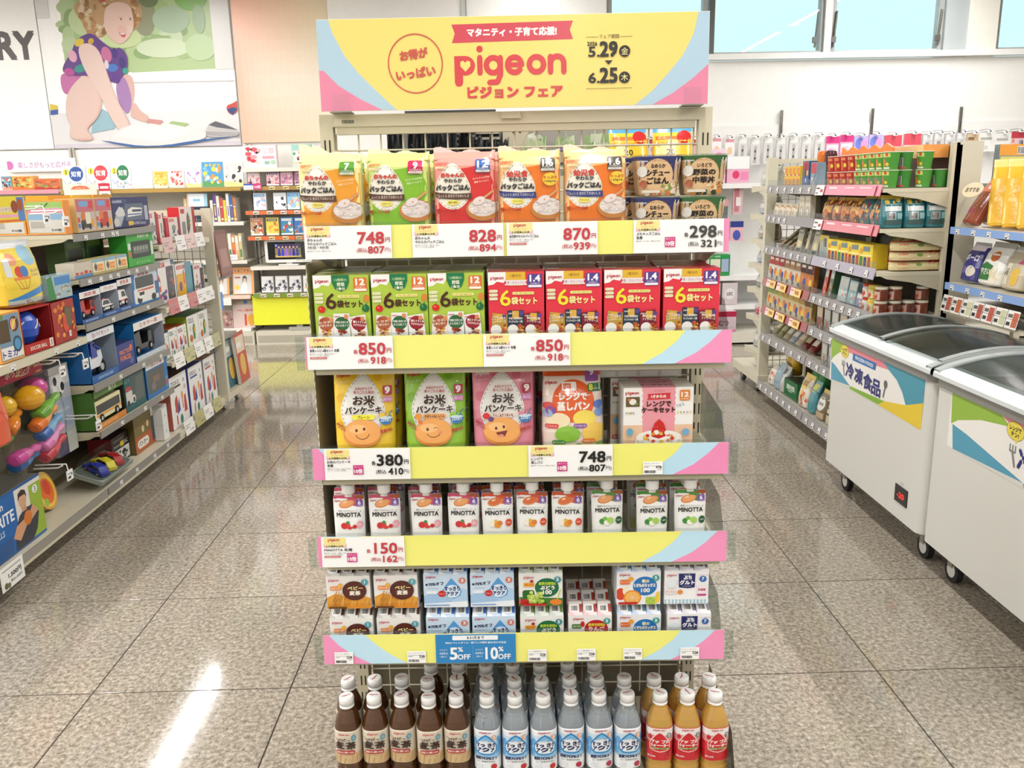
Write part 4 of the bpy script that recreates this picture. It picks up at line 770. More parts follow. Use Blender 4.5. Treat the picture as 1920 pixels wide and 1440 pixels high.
# --- row 4: spouted smoothie pouches
def smoothie(top, fade, fruit):
    prof = [(0, .030, .017, 0), (.006, .0335, .019, 0), (.05, .034, .016, 0), (.10, .0355, .008, 0), (.122, .0355, .003, 0), (.132, .0335, .002, 0)]
    b_ = MB(); b_.rings(prof, 28, 3, 'f1efec', 'film')
    q = PR(); q.poly([(-33, 2), (33, 2), (33.5, 60), (-33.5, 60)], fade)
    q.poly([(-33.5, 36), (33.5, 36), (34.5, 131), (-34.5, 131)], 'f5f3f0'); q.poly([(-35, 124), (-10, 121), (10, 108), (35, 104), (34, 132), (-34, 132)], top); q.poly([(6, 124), (35, 118), (34, 132), (20, 132)], 'a5502e')
    q.ell(-4, 113, 18, 9.5, 'd98a4a', 18, 16); q.ell(-4, 114, 15, 7.5, 'eda466' if fruit != 'r' else 'e06a34', 16, 16); q.ell(-8, 116, 5, 2.5, 'f6c89a', 8, 16)
    q.rect(16, 106, 32, 121, '7a52a4', 2); q.text('6', 24, 114.5, 8, 'f6f0fa', 6, b=.3); q.text('か月頃', 24, 108, 2.2, 'f6f0fa', 12)
    q.logo(-32, 119, 2.6, 'c8304a', 'f5f3f0'); q.text('国産くだもののスムージー' if fruit == 'a' else '国産やさいスムージー', 0, 97.5, 4.4, '4a4642', 45)
    q.text('MINOTTA', 0, 88.5, 9.5, '22201e', 54, b=.35); q.line([(25, 94), (28, 97)], .9, '22201e', 4); q.text('ミノッタ', 0, 80.5, 2, '6a6662', 9)
    if fruit == 'a': L_ = ((-10, 64, 8, 'd0242a'), (2, 62, 7, 'd8342e'), (8, 66, 5, 'f6efe2'), (-2, 71, 4, '3f8a3a'), (13, 62, 5, 'c8242a')); rd = 'e8a8b0'
    elif fruit == 'r': L_ = ((-12, 64, 8, 'f4ecd8'), (0, 62, 8, 'e8962a'), (5, 66, 6, 'e07a2a'), (-4, 70, 4, 'd8b83a')); rd = 'd8502a'
    else: L_ = ((-12, 64, 7, '3f8a3e'), (-2, 61, 7, 'f2f4dc'), (6, 66, 8, 'a5cf5a'), (-6, 70, 5, '7ab83e')); rd = '1f5a30'
    for x, y, a_, c in L_: q.ell(x, y, a_, a_*.9, c, 12)
    q.ell(25, 66, 7.5, 8.5, rd, 14); q.text('100%', 25, 66, 3, 'fbf6f0', 9)
    pr_ = MB(); q.out(pr_, onbag(prof, 3), 'film', step=9, off=.0004)
    nk = MB(); nk.rings([(.128, .010, .005, 0), (.134, .0075, .0065, 0), (.139, .0068, .0068, 0)], 14, 2, 'f0efec', 'gloss'); nk.rings([(.1345, .0095, .0075, 0), (.136, .0095, .0075, 0)], 14, 2, 'e6e5e2', 'gloss'); nk.rings([(.1375, .009, .009, 0), (.1388, .009, .009, 0)], 14, 2, 'e6e5e2', 'gloss')
    cp = MB(); n = 40; V = []
    for z, r_ in ((.137, .0135), (.1385, .0147), (.156, .0143), (.1585, .0124), (.159, .0095), (.1582, .009)):
        for k in range(n): rr_ = r_*(1 + (.035 if k % 2 and .14 < z < .157 else 0)); V.append((rr_*cos(2*pi*k/n), rr_*sin(2*pi*k/n), z))
    cp.mesh(V, [(i*n+k, i*n+(k+1) % n, (i+1)*n+(k+1) % n, (i+1)*n+k) for i in range(5) for k in range(n)], 'f7f6f3', 'gloss'); cp.mesh(V[-n:], [tuple(range(n))], 'efeeea', 'gloss'); cp.mesh(V[:n], [tuple(range(n-1, -1, -1))], 'efeeea', 'gloss')
    return [('film_pouch', b_.build('film_pouch')), ('front_print', pr_.build('front_print')), ('spout', nk.build('spout')), ('screw_cap', cp.build('screw_cap'))]
SM = [smoothie('cf4a6a', 'f3ccd0', 'a'), smoothie('d8502c', 'f3e3a0', 'r'), smoothie('4a8a36', 'e0eeA0'.lower(), 'g')]
SMX = [-.386, -.306, -.212, -.129, -.053, .025, .104, .193, .293, .378]; SMK = [0, 0, 0, 0, 1, 1, 1, 2, 2, 2]
rr = random.Random(11)
for j in range(3):
    for k, x in enumerate(SMX):
        nm = ('pink fruit', 'orange vegetable', 'green vegetable')[SMK[k]]; n_ = k - (0, 4, 7)[SMK[k]]
        gth('smoothie_pouch', '%s smoothie pouch with white screw cap, %s of its flavour, %s row' % (nm, ORD[n_], ('front', 'second', 'third')[j]), 'drink pouch', SM[SMK[k]], x + (0 if j == 0 else rr.uniform(-.012, .010)), -.268+j*.046, .676 + (.0 if k in (0, 4, 5) else -.0), rr.uniform(-.06, .06), 'spouted smoothie pouches', rx=rr.uniform(-.05, .0))

# --- row 5: three-packs of small drink cartons
def triple(base, low, art, fold):
    W, D = .0985, .052; b_ = MB(); b_.box(-W/2, W/2, 0, D, 0, .086, base, 'card')
    g_ = MB()
    for k in range(3):
        x0, x1 = -W/2 + k*W/3 + .0006, -W/2 + (k+1)*W/3 - .0006; xm = (x0+x1)/2
        V = [(x0, 0, .086), (x1, 0, .086), (x1, D, .086), (x0, D, .086), (x0+.001, D*.46, .103), (x1-.001, D*.46, .103)]
        g_.mesh([V[0], V[1], V[5], V[4]], [(0, 1, 2, 3)], fold[0]); g_.mesh([V[2], V[3], V[4], V[5]], [(0, 1, 2, 3)], fold[0]); g_.mesh([V[0], V[4], V[3]], [(0, 1, 2)], fold[1]); g_.mesh([V[1], V[2], V[5]], [(0, 1, 2)], fold[1])
        g_.mesh([(x0+.001, -.0003, .0863), (xm, -.0003, .0865), (x0+.001, D*.2, .0939)], [(0, 1, 2)], fold[1])
        g_.box(x0+.001, x1-.001, D*.44, D*.5, .102, .109, 'e6e2da')
        q = PR(); q.rect(-11, 0, 8, 20, 'f4f2ee'); q.code(-9, 3, 14, 13, '555555', 5+k); q.rect(9, 0, 15, 20, fold[2])
        q.out(g_, flat((xm, .0065, .086+.0065*.711), (1, 0, 0), (0, .0239, .017)))
    q = PR(); q.rect(-49, 0, 49, 86, base); art(q); q.clip(-49, 0, 49, 86)
    pr_ = MB(); q.out(pr_, flat())
    return [('carton', b_.build('carton')), ('front_print', pr_.build('front_print')), ('gable', g_.build('gable'))]
def num(q, n, c, x=38, y=70): q.ell(x, y, 8, 8, c, 18); q.text(n, x, y+.5, 8, 'f2f8f8', 5, b=.3)
def a_tea(q):
    q.poly([(-49, 0), (49, 0), (49, 28), (30, 34), (0, 30), (-30, 40), (-49, 30)], 'e8a33c'); q.rect(-49, 0, 49, 14, 'dd8f2c')
    rr = random.Random(8)
    for k in range(26): x = rr.uniform(-47, 44); q.line([(x, 8), (x+5, rr.uniform(22, 38))], 1.1, ('f3c264', 'c9781e')[k % 2], 4)
    for k in range(4): q.line([(-40+k*5, 12), (-26+k*6, 46-k*2)], 2.2, 'd8963a', 4)
    q.ell(14, 48, 27, 25, '4a1f18', 28); q.ell(14, 48, 25.6, 23.6, '5a2820', 28); q.text('ベビー', 16, 55, 9, 'f6e9a0', 34, b=.4); q.text('麦茶', 15, 42, 11, 'fbf4e6', 24, b=.5); q.rect(-40, 50, -16, 60, 'ee8a3a', 2); q.text('国産大麦', -28, 55, 5, 'fdf4e2', 20); q.ell(-17, 62, 5.5, 6, 'f2b44a', 10); num(q, '1', '5aa5b0'); q.logo(-43, 76, 4.2, 'c84a5a', 'f4f1ec'); q.rect(-46, 2, -5, 6.5, '5a3a1e')
def a_aqua(q):
    q.rect(-49, 0, 49, 86, 'cfe2f4'); q.ell(-20, 20, 36, 18, 'a5c8ea', 18); q.ell(34, 26, 22, 24, 'b4d2ee', 16); q.poly([(-49, 0), (49, 0), (49, 16), (-49, 10)], 'f0f5fb')
    q.poly([(14, 77), (30, 55), (36, 42), (33, 30), (18, 22), (3, 28), (-6, 42), (-1, 56)], '5aa0dc'); q.ell(15, 42, 18, 17, 'dcecf9', 22); q.text('すっきり', 15, 49, 11, '1f2a6a', 34, b=.5); q.text('アクア', 15, 36, 10, '1f2a6a', 27, b=.5)
    q.text('70%オフ', -21, 62, 8, '2a3358', 34, b=.3, rot=5); q.ell(-42, 60, 3, 3, '2a3358', 8); q.lines(-40, 50, 24, 1, '7a9ac8'); q.rect(-43, 36, -20, 44, 'eef4fa', 2); q.ell(-8, 36, 9, 8.5, 'cf2a2e', 16); q.text('りんご', -8, 36, 4.5, 'fbe8e0', 12); q.line([(-8, 44), (-5, 47)], 1.2, '3f7a2a'); num(q, '3', 'd88070'); q.logo(-43, 80, 4, 'c84a5a', 'cfe2f4'); q.rect(-46, 5, 8, 8, '7aa8dc')
def a_grape(q):
    q.poly([(-49, 0), (49, 0), (49, 20), (-49, 24)], '3f7a2e'); q.ell(14, 48, 27, 25, '1f6e44', 28); q.rect(-41, 20, -14, 42, '2a6a2a', 6); q.ell(-38, 10, 12, 9, 'c0281e', 12); q.ell(34, 10, 14, 8, 'e8862a', 12)
    rr = random.Random(4)
    for k in range(30): q.ell(-12+rr.uniform(-16, 16), 22+rr.uniform(-14, 16), 4.6, 4.6, ('b9d35a', 'cfe07a', '9cc04a')[k % 3], 9)
    q.text('緑黄色野菜&', 15, 60, 8, 'c9e24a', 38, b=.2); q.text('ぶどう', 15, 49, 10, 'fbfaf0', 32, b=.5); q.text('100', 15, 37, 10, 'fbfaf0', 19, b=.5); q.rect(-38, 52, -14, 62, 'f0a83a', 2); q.text('5種の野菜', -26, 57, 5, 'c83a1e', 20); q.ell(-20, 66, 4, 4, 'b82a2a', 9); q.line([(38, 20), (44, 44)], 3, 'c8d86a', 4); num(q, '5', '3f8f98'); q.logo(-38, 76, 4.2, 'c84a5a', 'f2f2ee'); q.rect(-40, 2, 14, 8, 'b8281e', 3); q.line([(-47, 40), (-47, 10)], .8, 'd8d4cc', 4)
def a_apple(q):
    q.ell(14, 48, 27, 25, 'c0202a', 28); q.ell(-28, 28, 12, 10, '2f5a34', 14); q.ell(-40, 30, 8, 10, 'd0402e', 12); q.ell(-8, 18, 12, 12, 'f6ead0', 14); q.text('緑黄色野菜&', 15, 60, 8, 'f6e24a', 38, b=.2); q.text('りんご', 15, 49, 11, 'fdf6f0', 34, b=.6); q.text('100', 15, 37, 9, 'fdf6f0', 18, b=.4); q.rect(-41, 50, -20, 62, '3f7a2e', 2); q.text('5種の野菜', -30, 56, 5, 'f6f0d8', 18); q.ell(-17, 62, 5, 8, 'c8302a', 10); num(q, '5', '3fa098'); q.logo(-38, 76, 4.2, 'c84a5a', 'f6f0ee'); q.line([(38, 20), (46, 50)], 3, 'd8a04a', 4)
def a_mix(q):
    q.ell(14, 48, 27, 25, '2a78c0', 28); q.ell(-40, 28, 12, 16, 'd8482a', 14); q.ell(-28, 36, 8, 12, 'f6ead0', 14); q.ell(-14, 18, 20, 20, 'f08a1e', 26); q.ell(-14, 18, 17, 17, 'f9b85a', 24)
    for k in range(10): t = 2*pi*k/10; q.line([(-14, 18), (-14+16*cos(t), 18+16*sin(t))], .8, 'fbe2b8', 4)
    for k in range(9): q.ell(20+(k % 3)*7, 4+(k//3)*6, 4.4, 4.4, ('b9d35a', 'a5c84a')[k % 2], 9)
    q.poly([(36, 4), (46, 6), (47, 34), (40, 32)], 'f2cf3a'); q.text('朝の', 15, 62, 9, 'f6f2c8', 16, b=.3); q.text('くだものミックス', 13, 51, 9, 'fbfaf4', 48, b=.5); q.text('100', 15, 38, 10, 'fbfaf4', 19, b=.5); q.rect(-42, 54, -20, 66, 'e8702a', 2); q.text('朝にピッタリ', -31, 60, 5, 'fdf0e0', 19); q.ell(-18, 68, 6, 6, 'f0a83a', 12); num(q, '5', '3fa098'); q.logo(-43, 79, 4.2, 'c84a5a', 'f4f4f4'); q.rect(-46, 2, -2, 8, 'c8281e', 3)
def a_yog(q):
    q.rect(-49, 0, 49, 86, 'fbfafb')
    for k in range(12):
        for j in range(2): q.rect(-48+k*8, j*6+1, -44+k*8, j*6+6, '9acbe4')
    q.poly([(-18, 80), (19, 80), (18, 44), (4, 42), (-17, 44)], '252a66'); q.text('ぷち', 2, 70, 10, 'fbfaff', 18, b=.5); q.text('グルト', 1, 57, 11, 'fbfaff', 32, b=.6); q.text('ベビー飲料', 0, 77, 2.6, 'd8d8f0', 14); q.text('YOGURT', 0, 47.5, 2.6, 'd8d8f0', 20)
    num(q, '7', '3a6ab8', 36, 66); q.rect(24, 22, 44, 50, 'f6eaf0', 3); q.text('乳酸菌', 34, 38, 6, 'c83a6a', 16, b=.2); q.rect(24, 22, 44, 27, 'c83a8a', 1); q.ell(-14, 32, 6, 6, 'e8923a', 12); q.ell(-36, 33, 14, 7, 'f0e4e0', 12); q.text('すこやか', -36, 33, 4, 'c86a4a', 20); q.logo(-44, 76, 3.8, 'c84a5a', 'fbfafb'); q.text('ヨーグルト味', 36, 77, 3.4, 'c84a3a', 20); q.ell(-34, 55, 11, 10, 'eaf0f6', 14)
TK = [triple('f4f1ec', 0, a_tea, ('d3cfc9', 'bdb8b2', '4a2318')), triple('cfe2f4', 0, a_aqua, ('c3d5ea', 'e6eef8', '2f62b4')), triple('f2f2ee', 0, a_grape, ('d6dad2', 'bfcabc', '6a8a3a')), triple('f6f0ee', 0, a_apple, ('f0d6d6', 'e8b8be', 'a8321e')), triple('f4f4f6', 0, a_mix, ('dfe6f2', 'b9cbe8', '5a8a9a')), triple('fbfafb', 0, a_yog, ('e8e4ea', 'd8d2da', '7a7a8a'))]
DN = ['brown barley tea', 'pale blue aqua', 'green grape', 'red apple', 'blue fruit mix', 'white yogurt drink']
nth = {}
for k, (x, ki) in enumerate(((-.390, 0), (-.283, 0), (-.171, 1), (-.066, 1), (.043, 2), (.152, 3), (.263, 4), (.376, 5))):
    n_ = nth.get(ki, 0); nth[ki] = n_+1; wh = (' in the %s column' % ORD[n_]) if ki < 2 else ''
    for j in range(2 if ki != 3 else 3):
        for lv in range(2 if ki != 3 else 1):
            if j == 1 and lv == 1 and ki in (5,): continue
            lb = '%s drink three-pack%s, %s, %s' % (DN[ki], wh, ('lower', 'upper')[lv] + (' layer' if ki != 3 else ' and only layer'), ('front row', 'second row', 'third row')[j])
            gth('drink_three_pack', lb, 'drink carton', TK[ki], x+(0 if lv == 0 else -.002)+(0 if ki != 5 or lv == 0 else -.006), -.308+j*.056+lv*.002, .447+lv*.1035, (.0, .008, -.01)[(k+j+lv) % 3], 'small drink carton three-packs').scale = (1, 1, .93)

# --- base deck: half-litre bottles
def bottle(kind):
    tea, aq, ap = kind == 'tea', kind.startswith('aqua'), kind == 'apple'
    lc = {'t': (.13, .045, .010), 'a': (.90, .96, 1), 'p': (.80, .46, .09)}[kind[0] if kind != 'apple' else 'p']
    fin = 'water' if aq else 'liquid'
    prof = [(0, .026, .026, 0), (.004, .0305, .0305, 0), (.03, .0312, .0312, 0), (.034, .030, .030, 0), (.042, .030, .030, 0), (.046, .0312, .0312, 0), (.128, .0312, .0312, 0), (.140, .0306, .0306, 0), (.154, .0272, .0272, 0), (.170, .0212, .0212, 0), (.181, .0165, .0165, 0), (.19, .0155, .0155, 0)]
    b_ = MB(); b_.rings(prof, 28, 3.0 if not tea else 2.6, lc, fin)
    for k in range(6):                       # moulded facets catching light on the shoulder
        t = 2*pi*k/6 + .2; b_.tube([(.0300*cos(t), .0300*sin(t), .142), (.0262*cos(t), .0262*sin(t), .157), (.0205*cos(t), .0205*sin(t), .172)], .0011, lc, fin, 5)
    lz0 = .050 if not aq else .030; lz1 = .136; e = 3.0 if not tea else 2.6; R_ = .0317
    lb = MB(); base = {'t': 'e6d9c4', 'a': 'f4f7fb', 'p': 'd8323a'}[kind[0] if kind != 'apple' else 'p']
    lb.rings([(lz0, R_, R_, 0), (lz1-.002, R_, R_, 0), (lz1, R_-.001, R_-.001, 0)], 36, e, base, 'film', False)
    q = PR(); w2 = 44
    y0, y1 = lz0*1000, lz1*1000
    if tea:
        q.rect(-w2, y0+1, w2, y0+28, 'd9b98a'); rr = random.Random(6)
        for k in range(30): x = rr.uniform(-w2, w2-4); q.line([(x, y0+2), (x+3, y0+rr.uniform(14, 26))], .9, ('c9965a', 'e8cfa0')[k % 2], 4)
        q.logo(-12, 129, 3.4, 'c83a42', base); q.text('ベビー', -2, 116, 6.5, '3a1f14', 20, b=.3); q.text('麦茶', 0, 101, 18, '33190f', 42, b=.9); q.ell(17, 121, 6.5, 8, '6aa0b0', 14, -15); q.text('1', 17, 121, 6, 'eef6f8', 3, b=.2); q.rect(-20, 78, 18, 88, 'b8262e', 4); q.text('国産大麦100%', -1, 83, 5, 'f6e6d8', 32, b=.1); q.ell(-20, 113, 6, 6, 'd8c8b8', 10)
    elif aq:
        q.rect(-w2, y0+26, w2, 122, 'cfe6f8'); q.rect(-w2, y0+26, w2, 106, 'a2d0f0')
        for x, y, a_ in ((-26, 106, 9), (26, 84, 10), (-30, 78, 10), (30, 112, 7), (-38, 94, 8), (38, 98, 9)): q.ell(x, y, a_, a_, ('6fb0e4', 'f096b4')[1 if (kind == 'aqua2' and int(x) % 4 == 0) else 0], 12)
        q.rect(-w2, y0+1, w2, y0+34, 'f6f9fd')
        q.poly([(0, 126), (14, 110), (24, 98), (24, 84), (14, 74), (0, 71), (-14, 74), (-24, 84), (-24, 98), (-14, 110)], '2f86c8'); q.poly([(0, 121), (12, 107), (21, 97), (21, 85), (12, 77), (0, 74), (-12, 77), (-21, 85), (-21, 97), (-12, 107)], '7fc0ea'); q.ell(0, 93, 20, 17, 'f0f6fc', 24)
        q.text('イオン飲料', 0, 108, 3.6, '1f2a5a', 18); q.text('すっきり', 0, 98.5, 11, '171d58', 34, b=.6); q.text('アクア', 0, 86, 11, '171d58', 30, b=.6); q.logo(-10, 131, 3.2, 'c83a52', base); q.rect(10, 113, 20, 125, 'f0a878', 1); q.text('3', 15, 119, 8, 'fdf4ee', 5, b=.3)
        q.text('糖質70%オフ', 0, 64, 8, '24285a', 44, b=.3); q.text('水分・電解質補給に', 0, 55, 4, '3a5a4a', 36); q.ell(14, 42, 8, 7.5, 'b8224a' if kind == 'aqua2' else 'c82a2e', 14); q.rect(-20, 36, -4, 46, 'e6ecf2', 1)
    else:
        q.rect(-w2, 116, w2, y1-1, 'f8f0ee'); q.rect(-w2, 100, w2, 118, 'ee9c9c'); q.rect(-w2, y0+1, w2, y0+26, 'cf2430')
        q.poly([(0, 126), (14, 108), (22, 96), (20, 80), (0, 72), (-20, 80), (-22, 96), (-14, 108)], 'f6e6e0'); q.poly([(0, 124), (12, 107), (20, 96), (18, 81), (0, 74), (-18, 81), (-20, 96), (-12, 107)], 'd4202c')
        q.text('アップル', 1, 101, 9, 'fdf2ee', 30, b=.4); q.text('ウォーター', 0, 91, 8, 'fdf2ee', 34, b=.4); q.rect(-18, 80, 22, 85, '7a8a3a', 1); q.text('青森県産りんご果汁', 2, 82.5, 3.4, 'f6f0d0', 34); q.logo(-11, 131, 3.2, 'c83a42', 'f8f0ee'); q.ell(-19, 113, 6, 6, 'c8202a', 12); q.line([(-19, 119), (-17, 122)], .9, '3f7a2a', 4); q.ell(21, 68, 10, 7, 'b81822', 14); q.text('果汁30%', -16, 62, 5, 'fdf0ea', 22, b=.1); q.rect(12, 112, 22, 124, '5a8a7a', 1); q.text('5', 17, 118, 8, 'eef6f0', 5, b=.2)
    pr_ = MB(); q.out(pr_, oncyl(R_, e), 'film', step=6, off=.0003)
    cp = MB(); n = 36; V = []
    for z, r_ in ((.1865, .0176), (.192, .0176), (.1922, .0169), (.1928, .0169), (.193, .0178), (.2085, .0175), (.212, .0160), (.2125, .0150)):
        V += [(r_*cos(2*pi*k/n), r_*sin(2*pi*k/n), z) for k in range(n)]
    cp.mesh(V, [(i*n+k, i*n+(k+1) % n, (i+1)*n+(k+1) % n, (i+1)*n+k) for i in range(7) for k in range(n)], 'fbfaf8', 'gloss', True); cp.mesh(V[-n:], [tuple(range(n))], 'fbfaf8', 'gloss')
    t_ = PR(); t_.text('Pigeon', 0, 0, 5, 'c8303a', 21, b=.25); ct = MB(); t_.out(ct, flat((0, 0, .2125), (1, 0, 0), (0, 1, 0)))
    return [('bottle_body', b_.build('bottle_body')), ('wrap_label', lb.build('wrap_label'), [('label_print', pr_.build('label_print'))]), ('screw_cap', cp.build('screw_cap'), [('cap_print', ct.build('cap_print'))])]
BT = {k: bottle(k) for k in ('tea', 'aqua', 'aqua2', 'apple')}
BR = [[(-.422, -.273), (-.357, -.272), (-.292, -.270), (-.227, -.277), (-.162, -.274), (-.089, -.276), (-.023, -.278), (.044, -.279), (.110, -.273), (.176, -.274), (.243, -.275), (.320, -.275), (.384, -.276), (.449, -.278)],
      [(-.432, -.202), (-.367, -.199), (-.301, -.197), (-.236, -.208), (-.165, -.203), (-.092, -.211), (-.024, -.212), (.042, -.213), (.110, -.207), (.177, -.208), (.244, -.207), (.316, -.209), (.383, -.210), (.449, -.212)],
      [None, None, None, (-.235, -.139), (-.166, -.137), (-.096, -.146), (-.029, -.145), (.040, -.147), (.109, -.141), (.176, -.142)],
      [None, None, None, None, None, (-.094, -.080), (-.027, -.079)]]
rr = random.Random(21)
for j, row in enumerate(BR):
    for k, p_ in enumerate(row):
        if not p_: continue
        ki = 'tea' if k < 5 else ('aqua' if k < 8 else 'aqua2') if k < 11 else 'apple'; n_ = k - (0 if k < 5 else 5 if k < 11 else 11)
        r_ = gth('drink_bottle', '%s bottle, %s of its kind from the left, %s row' % ({'t': 'brown barley tea', 'a': 'clear blue-labelled aqua'}.get(ki[0], '') if ki != 'apple' else 'amber red-labelled apple water', ORD[n_], ('front', 'second', 'third', 'fourth')[j]), 'bottle', BT[ki], p_[0], p_[1], .0955, rr.uniform(-.12, .12), 'half-litre drink bottles')
        for c in r_.children:
            if c.name.startswith('screw_cap'): c.rotation_euler = (0, 0, rr.uniform(-1.5, 1.5))
# ================================================================ generic packaged goods
def art(ops, w_, h, base=None):
    """ops in percent of the face: r rect, e ellipse, t text, l line, p polygon, b barcode, z scatter"""
    q = PR(); X = lambda x: (x-50)/100*w_*1000; Y = lambda y: y/100*h*1000; W = w_*1000; Hh = h*1000
    if base: q.rect(X(0), 0, X(100), Hh, base)
    for o in ops:
        k = o[0]
        if k == 'r': q.rect(X(o[1]), Y(o[2]), X(o[3]), Y(o[4]), o[5], (o[6]/100*min(W, Hh)) if len(o) > 6 else 0)
        elif k == 'e': q.ell(X(o[1]), Y(o[2]), o[3]/100*W, o[4]/100*Hh, o[5], 16)
        elif k == 't': q.text(o[1], X(o[2]), Y(o[3]), o[4]/100*Hh, o[5], o[6]/100*W if len(o) > 6 and o[6] else None, b=o[7] if len(o) > 7 else 0)
        elif k == 'l': q.line([(X(a), Y(b)) for a, b in o[1]], o[2]/100*Hh, o[3], 5)
        elif k == 'p': q.poly([(X(a), Y(b)) for a, b in o[1]], o[2])
        elif k == 'b': q.rect(X(o[1]), Y(o[2]), X(o[3]), Y(o[4]), 'f6f5f2'); q.code(X(o[1]+1), Y(o[2]+1), (o[3]-o[1]-2)/100*W, (o[4]-o[2]-2)/100*Hh, '333333', 7)
        elif k == 'z':
            rr = random.Random(o[7] if len(o) > 7 else 1)
            for i in range(o[6]): a = rr.uniform(.6, 1.3)*o[8] if len(o) > 8 else rr.uniform(3, 7); q.ell(X(rr.uniform(o[1], o[3])), Y(rr.uniform(o[2], o[4])), a/100*W, a/100*Hh*.9, o[5][i % len(o[5])], 9)
    return q.clip(X(0), 0, X(100), Hh)
def carton(w_, d, h, base, ops=(), top=None, side=None, fin='card', topops=None):
    b_ = MB(); b_.box(-w_/2, w_/2, 0, d, 0, h, side or base, fin, front=base, top=top or base); r = [('carton', b_.build('carton'))]
    if ops: pr_ = MB(); art(ops, w_, h).out(pr_, flat()); r.append(('front_print', pr_.build('front_print')))
    if topops: pr_ = MB(); art(topops, w_, d).out(pr_, flat((0, 0, h), (1, 0, 0), (0, 1, 0))); r.append(('top_print', pr_.build('top_print')))
    return r
def one(parts, name='pack'):
    """join carton + print into one mesh for far, tiny goods"""
    return parts[0][1] if len(parts) == 1 else parts
def bag(w_, d, h, base, ops=(), head=None, fin='film', step=14, e=3, lean=0):
    prof = [(0, w_*.44, d*.42, 0), (h*.04, w_*.49, d*.5, 0), (h*.35, w_*.5, d*.5, 0), (h*.7, w_*.49, d*.36, d*.05), (h*.88, w_*.485, d*.12, d*.1), (h*.96, w_*.49, d*.03, d*.12), (h, w_*.49, .0012, d*.12)]
    prof = [(p[0], p[1], p[2], p[3] + d*.5) for p in prof]
    b_ = MB(); b_.rings([(*p, head if (head and p[0] >= h*.86) else base) for p in prof], 24, e, base, fin); r = [('film_bag', b_.build('film_bag'))]
    if ops: pr_ = MB(); art(ops, w_, h).out(pr_, onbag(prof, e), fin, step=step, off=.0005, lay=.0001); r.append(('front_print', pr_.build('front_print')))
    return r
def window_box(w_, d, h, base, inner, ops, toy=None, lip=.12, header=.2):
    """open-fronted toy box: back, sides, floor, front lip, header flap, toy inside"""
    t = .003; b_ = MB()
    b_.box(-w_/2, w_/2, d-t, d, 0, h, inner); b_.box(-w_/2, -w_/2+t, 0, d, 0, h, base); b_.box(w_/2-t, w_/2, 0, d, 0, h, inner); b_.box(-w_/2, w_/2, 0, d, 0, t, base); b_.box(-w_/2, w_/2, 0, d, h-t, h, base)
    r = [('tray_box', b_.build('tray_box'))]
    for nm, z0, z1, lo in (('front_flap', 0, h*lip, True), ('header_flap', h*(1-header), h, False)):
        f = MB(); f.box(-w_/2, w_/2, -.001, t, z0, z1, base); pr_ = MB(); oo = [o for o in ops if ((o[3] if o[0] == 't' else (o[2]+o[4])/2) < 50) == lo]
        art(oo, w_, h).out(pr_, flat((0, -.001, 0))); r.append((nm, f.build(nm), [(nm + '_print', pr_.build('print'))] if oo else []))
    if toy: r.append(toy)
    return r
def toy_car(l, wd, h, col, glass='26282c', kind='car', stripe=None):
    """little vehicle along x, centred, wheels as sub-parts"""
    m_ = MB(); c = l/2; wr = h*.19
    if kind == 'car': P = [(-c, wr*.7), (c, wr*.7), (c, h*.42), (c*.62, h*.5), (c*.3, h*.92), (-c*.5, h*.95), (-c*.8, h*.55), (-c, h*.5)]; G = [(c*.5, h*.52), (c*.24, h*.86), (-c*.42, h*.88), (-c*.62, h*.55)]
    elif kind == 'van': P = [(-c, wr*.7), (c, wr*.7), (c, h*.45), (c*.8, h*.55), (c*.55, h*.96), (-c, h)]; G = [(c*.68, h*.55), (c*.46, h*.88), (-c*.1, h*.88), (-c*.1, h*.55)]
    elif kind == 'bus': P = [(-c, wr*.7), (c, wr*.7), (c, h*.95), (c*.96, h), (-c*.96, h), (-c, h*.95)]; G = [(c*.9, h*.42), (c*.9, h*.82), (-c*.9, h*.82), (-c*.9, h*.42)]
    else: P = [(-c, wr*.9), (c, wr*.9), (c, h*.5), (c*.9, h*.86), (c*.45, h*.86), (c*.42, h*.4), (-c*.2, h*.4), (-c*.3, h), (-c, h*.9)]; G = [(c*.86, h*.5), (c*.8, h*.8), (c*.5, h*.8), (c*.5, h*.5)]
    m_.prism(P, -wd/2, wd/2, col, 'gloss', 'y')
    for s_ in (-1, 1):
        y = s_*wd/2; o = .0006*s_
        m_.face([(a, y+o, b) for a, b in (G if s_ > 0 else G[::-1])], glass, 'gloss')
        if stripe: m_.face([(-c*.98, y+o, h*.3), (c*.98, y+o, h*.3), (c*.98, y+o, h*.38), (-c*.98, y+o, h*.38)], stripe, 'gloss')
    if kind in ('car', 'van'): m_.box(-.1*l, .06*l, -wd*.3, wd*.3, h*.93, h*1.02, 'c82a2a' if stripe else col, 'gloss')
    ws = []
    for x in (-c*.6, c*.6):
        for s_ in (-1, 1):
            w2 = MB(); y = s_*(wd/2+.001); w2.prism([(x + wr*cos(2*pi*k/12), wr + wr*sin(2*pi*k/12)) for k in range(12)], y-.003, y+.003, '1c1b1b', 'matte', 'y'); w2.prism([(x + wr*.5*cos(2*pi*k/8), wr + wr*.5*sin(2*pi*k/8)) for k in range(8)], y-.0035, y+.0035, 'c9c9c6', 'gloss', 'y'); ws.append(('wheel', w2.build('wheel')))
    return ('toy_vehicle', m_.build('toy_vehicle'), ws)
def moved(part, M):
    for me in [part[1]] + [s_[1] for s_ in (part[2] if len(part) > 2 else [])]: me.transform(M)
    return part
T3 = Matrix.Translation
